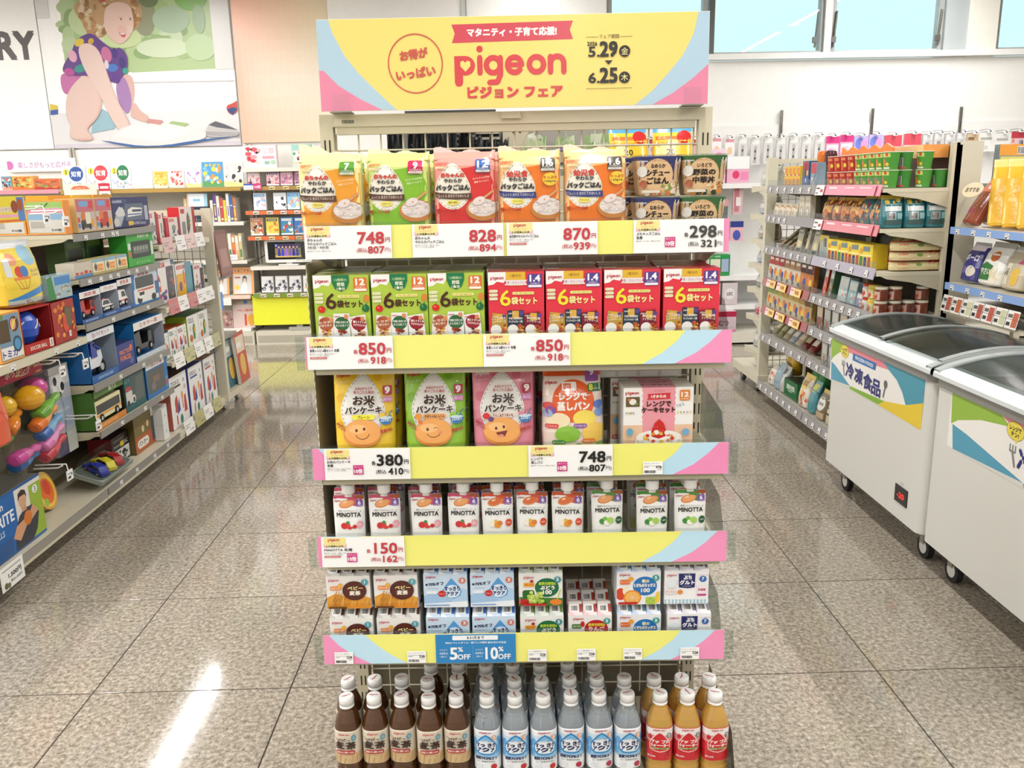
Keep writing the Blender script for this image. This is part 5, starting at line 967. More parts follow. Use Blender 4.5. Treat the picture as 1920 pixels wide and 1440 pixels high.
def toy_bike():
    m_ = MB(); m_.prism([(-.10, .055), (-.03, .05), (.05, .05), (.085, .085), (.075, .13), (.045, .135), (.03, .10), (-.04, .10), (-.105, .115)], .045, .075, 'eef0f2', 'gloss', 'y'); m_.prism([(-.03, .10), (.03, .10), (.01, .175), (-.03, .17)], .04, .08, '2340a0', 'gloss', 'y'); m_.ball((-.005, .06, .188), .022, 'f4f2ec', 'gloss', 12); m_.tube([(.0, .045, .16), (.05, .04, .135)], .009, '2340a0', 'gloss'); m_.box(-.11, -.06, .03, .09, .075, .115, 'f2f2ee', 'gloss')
    ws = []
    for x in (-.075, .085):
        w2 = MB(); w2.prism([(x + .038*cos(2*pi*k/16), .06+.038*sin(2*pi*k/16)-.02) for k in range(16)], .053, .067, '1c1b1b', 'matte', 'y'); w2.prism([(x + .018*cos(2*pi*k/10), .06+.018*sin(2*pi*k/10)-.02) for k in range(10)], .05, .07, 'd8d8d4', 'gloss', 'y'); ws.append(('wheel', w2.build('wheel')))
    return ('toy_bike', m_.build('toy_bike'), ws)

def ptag(w_=.030, h=.022, dirn=1):
    m_ = MB(); m_.box(-w_/2, w_/2, -.0012, 0, 0, h, 'fbfaf6'); q = PR(); W = w_*1000; Hh = h*1000
    q.rect(-W*.4, Hh*.72, W*.3, Hh*.82, '777777').rect(-W*.38, Hh*.1, W*.1, Hh*.36, '2c2a28').text('98', W*.3, Hh*.5, Hh*.3, '3a3836', W*.25); q.out(m_, flat((0, -.0012, 0))); return m_.build('price_tag')
PTAG = ptag()
def shelf_unit(name, label, X, sgn, y0, y1, levels, back, top, col=BEIGE, tags=(), deckdepth=None, deckz=None, panel='a59d88', rail='8f8b84', raillevels=None, post=True, mesh=False, cat='shelf unit'):
    """gondola bay along Y. sgn=-1: fronts face +X (left of the aisle); +1: fronts face -X. Returns root at the bay's base."""
    r = obj(name, None); r['label'] = label; r['category'] = cat; r.location = (X, y0, 0)
    L_ = y1-y0; bx_ = lambda m_, a, b, *k, **kk: m_.box(min(sgn*a, sgn*b), max(sgn*a, sgn*b), *k, **kk)
    m_ = MB(); bx_(m_, 0, back, 0, L_, levels[-1]-.05, levels[-1], col, 'paint', top='ded6bf'); d_ = obj('base_deck', m_.build('base_deck'), r)
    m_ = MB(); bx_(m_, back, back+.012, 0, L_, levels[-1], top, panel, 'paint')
    if mesh:
        m_ = MB()
        for k in range(int(L_/.05)): bx_(m_, back, back+.003, .02+k*.05, .0235+k*.05, levels[-1], top, 'b8b09a', 'paint')
        for k in range(int((top-levels[-1])/.05)): bx_(m_, back, back+.003, 0, L_, levels[-1]+k*.05, levels[-1]+k*.05+.0035, 'b8b09a', 'paint')
    obj('back_panel' if not mesh else 'wire_mesh', m_.build('back_panel'), r)
    if post:
        for yy in (0, L_-.03):
            m_ = MB(); bx_(m_, back-.03, back, yy, yy+.03, 0.02, top+.01, col, 'paint'); obj('upright', m_.build('upright'), r)
    for i, z in enumerate(levels):
        if i < len(levels)-1:
            m_ = MB(); bx_(m_, .0, back-.002, .003, L_-.003, z-.018, z, col, 'paint', top='e2dac4'); s_ = obj('shelf', m_.build('shelf'), r)
            for yy in (.004, L_-.008):
                b2 = MB(); P = [(sgn*(back-.01), z-.018), (sgn*.02, z-.018), (sgn*.05, z-.032), (sgn*(back*.5), z-.05), (sgn*(back-.05), z-.085), (sgn*(back-.01), z-.10)]; b2.prism(P, yy, yy+.004, 'cfc6ab', 'paint', 'y'); obj('bracket', b2.build('bracket'), s_)
        else: s_ = d_
        rc = rail[i] if isinstance(rail, (list, tuple)) else rail
        if rc:
            m_ = MB(); bx_(m_, -.006, .0, .004, L_-.004, z-.030, z+.002, rc, 'paint'); obj('label_rail', m_.build('label_rail'), s_)
        if i < len(tags):
            for ty in tags[i]:
                o = obj('price_tag', PTAG, s_); o.location = (sgn*-.0065, ty*L_, z-.028); o.rotation_euler = (0, 0, pi/2 if sgn < 0 else -pi/2)
    return r

# ================================================================ LEFT: toy gondolas along the aisle
LXF = -1.84
def lth(name, label, cat, parts, Y, inset, z, rz=0, group=None, rx=0):
    return thing(name, label, cat, parts, (LXF-inset, Y, z), pi/2+rz, group, rx)
shelf_unit('toy_gondola', 'low toy gondola bay nearest the camera with a ball shelf and an empty deck end', LXF, -1, 2.5, 3.74, [.86, .135], .42, 1.36, tags=[(.52, .78, .93), (.30, .36)], rail=['d9d1b8', '9a958a'])
shelf_unit('toy_gondola', 'toy gondola bay with five shelves of boxed toy vehicles', LXF, -1, 3.745, 4.66, [1.305, 1.108, .908, .628, .408, .135], .40, 1.40, tags=[(.12, .3, .42, .47), (.1, .22, .33, .42, .55, .66, .8), (.3, .55, .75), (.3, .6, .85), (.25, .55, .8), (.15, .35, .6, .8)])
shelf_unit('toy_gondola', 'toy gondola bay with boxed magnet toys and building-stick sets', LXF, -1, 4.665, 5.50, [1.195, .855, .545, .135], .40, 1.38, rail=['d9d1b8']*4)
# tall bay beyond: its mesh back and side post face the aisle end
m_ = MB(); r = obj('book_rack_gondola', None); r.location = (-1.86, 5.55, 0); r['label'] = 'beige end rack on castors with a wire back, facing the book wall'; r['category'] = 'shelf unit'
m_.box(-.03, .03, 0, .045, .09, 1.375, 'd9d2bb', 'paint'); obj('upright', m_.build('upright'), r)
m_ = MB(); m_.box(-.93, -.87, 0, .045, .09, 1.375, 'd9d2bb', 'paint'); obj('upright', m_.build('upright'), r)
m_ = MB(); m_.box(-.9, 0, .005, .035, 1.33, 1.365, 'd9d2bb', 'paint'); obj('top_beam', m_.build('top_beam'), r)
m_ = MB()
for k in range(18): m_.box(-.87+k*.05, -.866+k*.05, .02, .024, .15, 1.33, 'a29b86', 'paint')
for k in range(24): m_.box(-.9, 0, .018, .022, .15+k*.05, .154+k*.05, 'a29b86', 'paint')
obj('wire_mesh', m_.build('wire_mesh'), r)
m_ = MB(); m_.box(-.93, .02, -.02, .52, .09, .135, BEIGE, 'paint'); obj('base_deck', m_.build('base_deck'), r)
for z in (.52, .92):
    m_ = MB(); m_.box(-.92, .015, .05, .36, z-.02, z, '8a857a', 'paint'); obj('shelf', m_.build('shelf'), r)
def castor(r_, x, y, R_=.034, hz=.09, col='d8d4c8', tyre='4a4844'):
    m2 = MB(); m2.prism([(y + R_*cos(2*pi*k/16), R_ + R_*sin(2*pi*k/16)) for k in range(16)], x-.012, x+.012, tyre, 'matte', 'x'); m2.prism([(y + R_*.6*cos(2*pi*k/12), R_ + R_*.6*sin(2*pi*k/12)) for k in range(12)], x-.0135, x+.0135, col, 'gloss', 'x')
    w_ = obj('castor', m2.build('castor'), r_)
    m2 = MB(); m2.box(x-.018, x+.018, y-.012, y+.02, R_*1.3, hz, 'b9b5aa', 'metal'); obj('fork', m2.build('fork'), w_)
for y in (.17, .47): castor(r, -.06, y, .038, .09, 'e6e2d6', 'b5b0a2')
for k, (c1, c2, y, h_) in enumerate((('3f5a8a', '8aa0b8', .10, .33), ('2f6a7a', 'b5c0c0', .17, .35), ('c8503a', 'e8d8b8', .30, .36))):
    m2 = MB(); m2.box(-.11, .11, 0, .022, 0, h_, 'ece6da', front=c1); art([('r', 8, 60, 92, 92, c2), ('r', 10, 70, 60, 80, 'f6f2ea'), ('e', 50, 35, 28, 22, 'e8b84a')], .22, h_).out(m2, flat())
    thing('picture_book', 'large %s picture book leaning in the end rack by the castors' % ('navy', 'teal', 'red')[k], 'book', m2.build('picture_book'), (-1.915+k*.042, 5.68+y, .137), pi/2, 'picture books in the end rack', rx=-.08)
m2 = MB(); m2.box(-.12, .12, 0, .012, 0, .30, '8a5a54', 'card'); art([('r', 8, 8, 92, 92, '9a6a62'), ('r', 20, 20, 80, 60, 'b58a80')], .24, .30).out(m2, flat()); thing('brochure', 'dull red brochure hanging behind the beige end post', 'brochure', m2.build('brochure'), (-1.80, 5.70, .925), pi/2, rx=-.1)

# --- bay with balls (nearest)
m2 = MB(); m2.ball((0, .085, .095), .082, '2a55c0', 'gloss', 20)
for a_ in (0.4, 1.2, 2.2): m2.tube([(.083*cos(a_+t*.5)*sin(1.2+t*.4), .085-.083*sin(a_+t*.5)*sin(1.2+t*.4), .095+.083*cos(1.2+t*.4)) for t in (0, .5, 1)], .003, 'f0e8d8', 'gloss', 5)
q = art([('t', 'SOCCER BALL', 50, 12, 9, 'f4ece0', 62, .4), ('r', 84, 4, 95, 22, 'f6f2e8'), ('t', '3', 89, 13, 12, '2c2a28', 6, .4)], .20, .18)
lth('ball_box', 'open red carton holding a shiny blue soccer ball', 'toy', window_box(.205, .17, .18, 'b8261e', '9c1e18', [('t', 'SOCCER BALL', 46, 11, 8, 'f4ece0', 56, .4), ('r', 84, 3, 96, 22, 'f6f2e8'), ('t', '3', 90, 12, 12, '2c2a28', 5, .4)], ('toy_ball', m2.build('toy_ball')), .22, .04), 3.385, .012, .862, -.05)
lth('ball_carton', 'red carton with an orange patterned front beside the blue ball', 'toy', carton(.20, .17, .175, 'a8241a', [('r', 0, 0, 100, 100, 'a8241a'), ('z', 8, 12, 60, 92, ['e88a2a', 'f0a83a', 'd8701e'], 20, 3, 6), ('r', 52, 32, 84, 84, '5a4a2e', 8), ('e', 54, 45, 14, 22, 'd84a22'), ('r', 58, 36, 82, 80, '6a5a3a', 6), ('z', 84, 10, 96, 90, ['e88a2a'], 5, 4, 6), ('r', 62, 10, 72, 24, 'f6f0e6'), ('t', 'A', 67, 17, 9, '2c2a28', 5)], top='8a1c14', side='9c1e16'), 3.603, .012, .862, .03)
lth('window_toy_box', 'orange-edged window carton with pink and blue discs beside the ball box', 'toy', carton(.15, .14, .185, 'e8a24a', [('r', 4, 4, 96, 96, '7a9ab0'), ('r', 6, 40, 50, 86, '5a4a30'), ('r', 6, 6, 96, 30, 'f0ece4'), ('t', 'トミカ', 40, 16, 14, '4a3a9a', 60, 1), ('e', 72, 74, 20, 16, '5a3a2e'), ('e', 68, 74, 12, 12, 'e89aa8'), ('e', 76, 32, 19, 17, '35526a'), ('e', 76, 32, 13, 12, '5a9ac8'), ('p', [(58, 60), (72, 70), (84, 86), (64, 78)], 'f2e24a'), ('r', 10, 88, 30, 97, '6a8a2a')]), 3.19, .012, .862, -.04)
# basketball hoop set: curved yellow card bag
hp = bag(.25, .10, .30, 'f0d24a', [('r', 6, 28, 94, 88, 'f2d548'), ('e', 72, 76, 20, 16, '9ac8e0'), ('e', 38, 52, 10, 9, 'd83a22'), ('e', 50, 52, 9, 9, '3a78c0'), ('r', 22, 40, 60, 44, 'e8821e'), ('l', [(24, 40), (32, 26), (50, 26), (58, 40)], .8, 'c8701e'), ('l', [(32, 40), (40, 26)], .6, 'c8701e'), ('l', [(44, 40), (46, 26)], .6, 'c8701e'), ('e', 30, 72, 10, 10, 'f0a07a'), ('r', 10, 46, 22, 74, 'dfe4e6'), ('t', 'おふろで', 78, 52, 5, '6a6a9a', 26), ('t', 'バスケット', 78, 45, 5, '6a6a9a', 30), ('p', [(6, 4), (94, 18), (94, 28), (6, 12)], '3a86c8'), ('r', 6, 2, 94, 10, 'b5c0b8'), ('z', 20, 3, 90, 9, ['e8e2d8', '8a8a78', 'c8402a'], 10, 2, 2)], 'd8dce0')
lth('hoop_set', 'yellow curved card of a bath basketball hoop set hanging over the ball shelf', 'toy', hp, 3.40, .03, 1.05, -.1).scale = (1, 1, .85)
lth('toy_card', 'yellow toy header card hanging above the hoop set', 'toy', carton(.17, .03, .10, 'f0dc3a', [('r', 2, 2, 98, 12, 'e87a3a'), ('r', 2, 40, 52, 60, 'e8d8c0', 10), ('t', 'ドーナツ', 28, 50, 14, 'b04a6a', 40), ('r', 2, 20, 70, 32, 'f0b0c0'), ('r', 72, 6, 96, 96, '5a86c8'), ('e', 62, 60, 12, 24, '9a4a26'), ('e', 82, 66, 10, 24, 'a8542a')]), 3.36, .03, 1.375, -.1)
lth('toy_pack', 'lower blue and green pack tucked under the hoop set', 'toy', carton(.20, .05, .10, '9cb8c0', [('p', [(0, 0), (30, 0), (20, 100), (0, 90)], '3f8a4a'), ('r', 30, 58, 96, 92, '4a8ac8'), ('z', 30, 10, 92, 50, ['e0d8cc', '8a8a7a', 'b85a3a', 'd8c8a0'], 14, 5, 5)], fin='film'), 3.62, .02, 1.045, 0)
# hooks with price tags
def hook(Y, z, l=.10, w2=0):
    m2 = MB(); m2.tube([(0, 0, 0), (0, -l, .002), (0, -l-.02, .012)], .004, 'eceae4', 'gloss', 6); m2.tube([(.012, 0, .012), (.012, -l-.03, .014), (.012, -l-.034, -.02)], .003, 'f4f2ee', 'gloss', 6)
    t2 = MB(); t2.box(-.012, .036, -l-.040, -l-.036, -.055, -.012, 'fbfaf6'); art([('r', 10, 60, 70, 72, '8a8a8a'), ('r', 12, 14, 60, 40, '2c2a28'), ('r', 70, 40, 88, 70, '6a6a6a')], .046, .04).out(t2, flat((.012, -l-.040, -.053)))
    return [('wire', m2.build('wire')), ('tag', t2.build('tag'))]
HK = hook(0, 0)
for k, (Y, z) in enumerate(((3.42, .80), (3.62, .79), (3.47, 1.42), (3.62, 1.40), (3.66, .50), (3.36, .37))):
    lth('display_hook', 'white display hook with a price tag, %s' % ('above the bowling set', 'above the football glove pack', 'over the yellow toy card', 'in front of the orange-framed car sets', 'at the bowling pins', 'under the bowling set')[k], 'hook', HK, Y, .10, z, 0, 'white display hooks')
# bowling set in clear bag
m2 = MB()
def pin(c, d, cols, s_=1.0):
    st_ = len(m2.v); m2.rings([(-.075*s_, .016*s_, .016*s_, 0, cols[0]), (-.07*s_, .026*s_, .026*s_, 0, cols[0]), (-.03*s_, .030*s_, .030*s_, 0, cols[1]), (.01*s_, .022*s_, .022*s_, 0, cols[1]), (.035*s_, .013*s_, .013*s_, 0, cols[1]), (.06*s_, .019*s_, .019*s_, 0, cols[1]), (.08*s_, .012*s_, .012*s_, 0, cols[1])], 14, 2, cols[0], 'gloss')
    R_ = Vector((0, 0, 1)).rotation_difference(Vector(d)).to_matrix().to_4x4(); m2.xf(T3(Vector(c)) @ R_, st_)
balls = []
for c, r_, col in (((-.12, .05, .31), .052, 'e8b81e'), ((.01, .02, .315), .060, 'f4b41e'), ((.11, .06, .335), .056, 'e05aa8')):
    b2 = MB(); b2.ball(c, r_, col, 'gloss', 18); balls.append(('toy_ball', b2.build('toy_ball')))
pins = []
for c, d, cols in (((-.10, .03, .235), (.9, .3, .3), ('e8821e', 'f09a2a')), ((.09, .0, .25), (.93, 0, .38), ('6aa82a', '7abf3a')), ((.06, .0, .20), (.93, 0, .35), ('ee7a1e', 'f2a24a')), ((-.13, .04, .18), (.9, .2, .1), ('5a9a2a', '6aa83a')),
                   ((.085, .0, .145), (.94, 0, .33), ('2a6ab8', '7ab0d8')), ((-.10, .0, .075), (1, 0, .04), ('c84a98', 'd86aa8')), ((.09, .0, .09), (.93, 0, .38), ('e07ab8', 'e898c8')), ((.09, .0, .035), (.93, 0, .36), ('c0243a', 'd03a4a')), ((-.06, .03, .03), (1, 0, .1), ('2a6ab8', '5a9ad0'))):
    m2 = MB(); pin(c, d, cols, 1.15); pins.append(('toy_pin', m2.build('toy_pin')))
bgm = MB(); prof = [(-.02, .10, .05, .03), (.0, .19, .075, .03), (.2, .205, .085, .03), (.33, .19, .085, .04), (.40, .18, .02, .05), (.43, .17, .004, .05)]
bgm.rings(prof, 28, 2.6, (.985, .985, .985), 'clear'); hd = MB(); hd.box(-.17, .17, .046, .054, .405, .475, 'b8284a', 'card'); art([('z', 4, 10, 96, 90, ['e8c84a', 'd8406a', '8a1a3a', 'e0e0d0'], 26, 2, 5), ('t', 'ボウリング', 50, 50, 40, 'f4e8d0', 50, .5)], .34, .07).out(hd, flat((0, .046, .405)))
lth('bowling_set', 'clear bag of colourful toy bowling pins and balls hanging under the ball shelf', 'toy', balls + pins + [('film_bag', bgm.build('film_bag')), ('header_card', hd.build('header_card'))], 3.36, .06, .405, -.05).scale = (1, 1, .85)
nb = bag(.17, .10, .27, 'e2603a', [('l', [(8, 60), (92, 40)], .6, 'b8401e'), ('l', [(8, 40), (92, 70)], .6, 'b8401e'), ('l', [(20, 10), (60, 80)], .6, 'b8401e'), ('l', [(90, 15), (40, 80)], .6, 'b8401e')], 'd0b8b0')
lth('net_ball_bag', 'orange netted ball bag beside the bowling set', 'toy', nb, 3.05, .02, .56, -.1)
gl = carton(.16, .05, .40, 'b9bdc6', [('r', 0, 78, 100, 100, 'd8d8d4'), ('e', 40, 78, 30, 12, 'f2f0ea'), ('e', 26, 84, 9, 5, '2a2a2c'), ('e', 60, 76, 10, 5, '2a2a2c'), ('e', 44, 68, 8, 3, '2a2a2c'), ('r', 10, 30, 90, 62, 'a5b4c8'), ('t', 'kids goal', 50, 50, 5, 'e8ecf2', 60), ('r', 0, 0, 50, 24, '3a3560'), ('r', 50, 0, 100, 24, 'c0c4ba')], fin='film')
lth('football_pack', 'tall grey pack with a black and white football print beside the bowling set', 'toy', gl, 3.658, .10, .345, -.02)
mw = MB(); mw.prism([(.085*cos(2*pi*k/24), .085+.085*sin(2*pi*k/24)) for k in range(24)], 0, .02, 'd8a83a', 'gloss', 'y'); art([('e', 50, 50, 44, 44, 'f0c84a'), ('e', 52, 48, 34, 34, 'e8702a'), ('e', 56, 56, 18, 20, 'd84a2a'), ('e', 30, 24, 12, 10, '9ac04a')], .17, .17).out(mw, flat((0, -.0001, 0)))
lth('round_toy_disc', 'round orange and yellow flying disc standing on the deck', 'toy', mw.build('round_toy_disc'), 3.50, .12, .137, .1, rx=-.25)
# big blue open carton of foam balls
pb = MB(); W, D, Hh, t = .62, .36, .245, .006
pb.box(-W/2, W/2, 0, t, 0, Hh, '9a958c', front='2068b0'); pb.box(-W/2, W/2, D-t, D, 0, Hh, '8f8b84'); pb.box(-W/2, -W/2+t, 0, D, 0, Hh, '8f8b84'); pb.box(W/2-t, W/2, 0, D, 0, Hh, '8f8b84'); pb.box(-W/2, W/2, 0, D, 0, t, '8f8b84')
pb.box(-W/2, W/2, -.001, 0, Hh-.008, Hh+.002, '1a5a9c')
q = art([('r', 0, 0, 100, 100, '1f66ae'), ('r', 0, 0, 62, 30, '2a5a94'), ('r', 70, 4, 100, 98, 'e6e0d8'), ('r', 86, 4, 100, 90, '9cb83a'), ('t', 'Franklin', 46, 84, 12, 'f4f6f8', 22, .6), ('t', 'PROBRITE', 47, 62, 18, 'f6f8fa', 40, 1.4), ('t', 'FOAM BALLS', 42, 42, 9, 'dfe8f0', 26, .3), ('e', 93, 80, 3, 7, 'f4f4ee'), ('t', '3', 93, 80, 9, '2c2a28', 2.2),
         ('p', [(64, 2), (66, 30), (72, 52), (79, 60), (88, 58), (94, 40), (90, 16), (84, 2)], '3a3a44'), ('p', [(63, 24), (70, 14), (80, 34), (78, 44), (68, 40)], 'd8a07a'), ('p', [(94, 44), (88, 58), (80, 40), (84, 34)], 'd8a07a'), ('r', 76, 56, 81, 66, 'd09a74'), ('e', 78, 74, 4.2, 12, 'd8a880'), ('p', [(73, 76), (74, 88), (78, 92), (82, 88), (83, 76), (81, 82), (75, 82)], '3a2a22'), ('e', 81, 42, 4.4, 12, 'd87a34')], W, Hh)
pp = MB(); q.out(pp, flat())
lth('foam_ball_carton', 'large blue open carton with white capital lettering on the lowest deck', 'carton', [('carton', pb.build('carton')), ('front_print', pp.build('front_print'))], 2.955, .03, .137, 0)
for k, (x, y, c) in enumerate(((-.05, .12, '2fa03a'), (.10, .22, '38a848'), (-.20, .22, '2c9a3a'))):
    m2 = MB(); m2.ball((0, 0, .075), .072, c, 'matte', 16); lth('foam_ball', 'green foam ball lying in the blue carton, %s' % ('near its front', 'towards its far end', 'towards its near end')[k], 'ball', m2.build('foam_ball'), 2.955+x, .03+y, .145, 0, 'green foam balls')
q = MB(); q.box(-.075, .075, -.002, 0, 0, .09, 'fbfaf4'); art([('t', '1,500円', 60, 52, 22, '2c2a28', 56, .8), ('t', '税込1,650円', 64, 26, 13, '2c2a28', 50, .2), ('r', 8, 80, 90, 86, 'b5b0a5'), ('e', 18, 18, 8, 14, '6a6a4a'), ('e', 30, 14, 7, 12, '7a7a5a')], .15, .09).out(q, flat((0, -.002, 0)))
lth('price_card', 'white price card on the lowest toy deck rail', 'price card', q.build('price_card'), 2.93, -.008, .06, 0)

# --- five-shelf bay of vehicles
Gv = 'boxed toys on the vehicle bay'
CS = [('r', 4, 4, 96, 96, 'b9c8b4'), ('r', 4, 78, 96, 96, '9cc06a'), ('r', 4, 62, 96, 76, 'e08aa0'), ('r', 6, 6, 94, 42, 'd4d0c8'), ('r', 6, 44, 94, 60, '8ab0d0'), ('b', 60, 8, 90, 18), ('r', 10, 20, 44, 38, 'b5b0a8'), ('l', [(44, 88), (50, 82), (60, 92)], 3, '3f6a2a'), ('r', 0, 0, 100, 4, 'f0943a'), ('r', 0, 0, 4, 100, 'f0943a'), ('r', 96, 0, 100, 100, 'f0943a')]
for k, ins in enumerate((.110, .282)): lth('boxed_toy', 'orange-framed car play set carton on the top toy shelf, %s one' % ('outer', 'inner')[k], 'toy box', carton(.168, .05, .145, 'f0943a', CS, top='f2c02a'), 3.758, ins, 1.308, -pi/2, Gv)
VB = [('r', 3, 60, 97, 97, 'c86a7a'), ('r', 18, 76, 66, 92, '7aa8d8', 8), ('r', 70, 70, 92, 92, 'd83a3a'), ('r', 3, 3, 97, 60, 'c9b8b0'), ('e', 36, 46, 14, 16, 'd87a3a'), ('r', 20, 12, 74, 36, '3a3a3a', 8), ('r', 46, 24, 74, 58, 'e8e2cc', 6), ('e', 28, 16, 8, 9, '1c1c1c'), ('e', 66, 16, 8, 9, '1c1c1c'), ('e', 82, 26, 9, 14, 'e8a03a'), ('r', 4, 30, 16, 44, 'd8403a'), ('r', 4, 14, 16, 26, '4a86c0')]
VB2 = [o if o[0] != 'r' or o[5] not in ('3a3a3a', 'e8e2cc') else (*o[:5], 'c8362a', 6) for o in VB]
lth('boxed_toy', 'pink-headed blister carton with a black and cream toy truck', 'toy box', carton(.18, .09, .15, 'd8b878', VB, top='e8922a'), 3.938, .02, 1.308, 0, Gv); lth('boxed_toy', 'pink-headed blister carton with a red toy truck', 'toy box', carton(.175, .09, .15, 'd8b878', VB2, top='e8922a'), 4.118, .02, 1.308, 0, Gv)
lth('boxed_toy', 'navy window carton with a white bullet train', 'toy box', carton(.44, .08, .15, '232b62', [('r', 2, 80, 40, 94, '3a4478'), ('t', 'N700S新幹線', 14, 86, 10, 'e8e8f0', 24), ('p', [(2, 6), (18, 6), (30, 40), (28, 68), (16, 66), (6, 40)], 'a8b0bc'), ('p', [(6, 48), (18, 70), (30, 60), (32, 40), (14, 36)], 'd8d8d4'), ('r', 32, 22, 84, 78, '5a6a80', 6), ('p', [(38, 34), (78, 38), (80, 62), (52, 66), (40, 58)], 'eeeae0'), ('r', 52, 50, 78, 58, '3a4a6a'), ('r', 38, 40, 78, 44, '4a6ab0'), ('t', 'N700S Series', 70, 12, 10, 'dfe4ee', 34), ('r', 38, 6, 52, 20, 'e8b83a', 4), ('r', 86, 20, 96, 70, 'b5b8c8'), ('e', 8, 20, 7, 14, 'd0ccc4')], top='141a44', side='1c2350'), 4.432, .02, 1.308, 0, Gv)
for k, (Y, w_, c) in enumerate(((3.98, .20, 'f2a82a'), (4.20, .20, 'f6c03a'), (4.42, .20, 'f0a832'))): lth('boxed_toy', 'plain orange-yellow carton standing behind the top shelf toys, %s' % ('towards the ball bay', 'in the middle', 'towards the navy train')[k], 'toy box', carton(w_, .10, .165, c, top='f6b62e'), Y, .15, 1.308, 0, Gv)
lth('boxed_toy', 'long clear-fronted carton with small red cars', 'toy box', carton(.17, .08, .068, 'cfc6b4', [('r', 0, 0, 100, 22, '5a86b0'), ('r', 6, 24, 22, 40, 'c83a34'), ('r', 30, 24, 48, 38, 'd0504a'), ('r', 55, 24, 72, 46, 'c8322e'), ('r', 80, 24, 94, 38, 'c83a34')]), 3.836, .015, 1.11, 0, Gv)
SB = [('r', 0, 80, 100, 100, '8ab0c8'), ('r', 40, 24, 90, 66, 'f0943a'), ('t', 'くるま', 65, 45, 20, 'f6e8c8', 40), ('e', 24, 50, 14, 26, '8a8474'), ('e', 24, 50, 7, 13, '2a2824'), ('r', 0, 0, 100, 18, 'b5a86a')]
for k, Y in enumerate((3.98, 4.105, 4.235)): lth('boxed_toy', 'small yellow and orange mini-car carton, %s of three' % ORD[k], 'toy box', carton(.115, .07, .072, 'efe6c4', SB, top='f2ea9a'), Y, .012, 1.11, 0, Gv)
GB = [('r', 14, 24, 86, 76, '2a3430', 5), ('r', 20, 38, 80, 62, '6a7268', 6), *[('r', 24+k*11, 48, 31+k*11, 58, '9aa096') for k in range(5)], ('t', '都電荒川線', 62, 90, 9, 'f0f6e6', 44, .3), ('t', 'さくらトラム', 55, 10, 9, 'd8f0c8', 54), ('r', 2, 30, 12, 46, 'c86a4a'), ('r', 2, 52, 12, 72, 'd8e0d0'), ('r', 88, 28, 97, 70, 'dfe4dc')]
lth('boxed_toy', 'bright green window carton with a toy tram', 'toy box', carton(.33, .09, .165, '3aa83e', GB, top='2a8a30'), 4.475, .012, 1.11, 0, Gv)
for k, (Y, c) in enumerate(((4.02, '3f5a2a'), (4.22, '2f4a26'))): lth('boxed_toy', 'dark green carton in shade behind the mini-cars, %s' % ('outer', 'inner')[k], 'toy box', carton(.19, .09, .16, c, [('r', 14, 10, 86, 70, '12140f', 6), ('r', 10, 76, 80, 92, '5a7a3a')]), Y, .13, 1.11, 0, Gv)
def vb(w_, d, h, base, toy, head='f0eee8', txt='パトカー', lipc=None): return window_box(w_, d, h, base, 'b5bcc8', [('r', 0, 80, 100, 100, head), ('t', txt, 50, 90, 12, 'b8302a', 60, .4), ('r', 0, 0, 100, 13, lipc or '1f5aa0'), ('t', 'FRICTION POWER', 46, 6, 6, 'dfe8f4', 60)], toy, .13, .18)
lth('boxed_toy', 'blue open-front carton with a red toy fire engine', 'toy box', vb(.20, .10, .14, '1f5aa0', moved(toy_car(.15, .06, .085, 'c02a22', kind='truck'), T3((0, .05, .018))), txt='消防車'), 3.852, .01, .91, 0, Gv)
lth('boxed_toy', 'blue open-front carton with a white toy police car', 'toy box', vb(.178, .10, .145, '1f5aa0', moved(toy_car(.14, .055, .06, 'f2f2ee', stripe='1c1c1e'), T3((0, .045, .02)))), 4.045, .01, .91, 0, Gv)
lth('boxed_toy', 'blue open-front carton with a white toy ambulance van', 'toy box', vb(.165, .10, .155, '1f5aa0', moved(toy_car(.12, .055, .082, 'f4f2ee', kind='van', stripe='c83a34'), T3((0, .045, .02))), txt='救急車'), 4.220, .01, .91, 0, Gv)
lth('boxed_toy', 'big blue window carton printed with a white ambulance', 'toy box', carton(.35, .12, .172, '2a78b8', [('r', 10, 6, 96, 96, 'c9d4dc', 4), ('r', 14, 50, 80, 84, '4a4e4c', 6), ('r', 6, 6, 92, 50, 'eceae4', 8), ('r', 20, 40, 78, 46, 'd06a5a'), ('e', 24, 16, 9, 11, '1d1d20'), ('e', 76, 14, 9, 11, '1d1d20'), ('e', 30, 30, 14, 12, 'f4f2ec'), ('r', 24, 28, 42, 38, '2c3038'), ('t', '救急車', 44, 90, 9, 'a83a3a', 40, .4), ('r', 84, 20, 98, 60, '3a6a9a'), ('r', 2, 80, 12, 98, '2a6ab0')], top='1f5a8c', side='1f4f80'), 4.475, .01, .91, 0, Gv)
lth('boxed_toy', 'blue and yellow open carton with a white and blue toy motorbike', 'toy box', window_box(.275, .13, .235, '1f6ab0', '9aa8b8', [('r', 0, 84, 100, 100, 'e8eef2'), ('t', '白バイセット', 50, 92, 9, 'b02a4a', 62, .5), ('r', 0, 0, 100, 14, '1f62a8'), ('t', 'SOUND POLICE BIKE', 50, 7, 5, 'dfe8f4', 56)], toy_bike(), .14, .16), 3.905, .01, .63, 0, Gv)
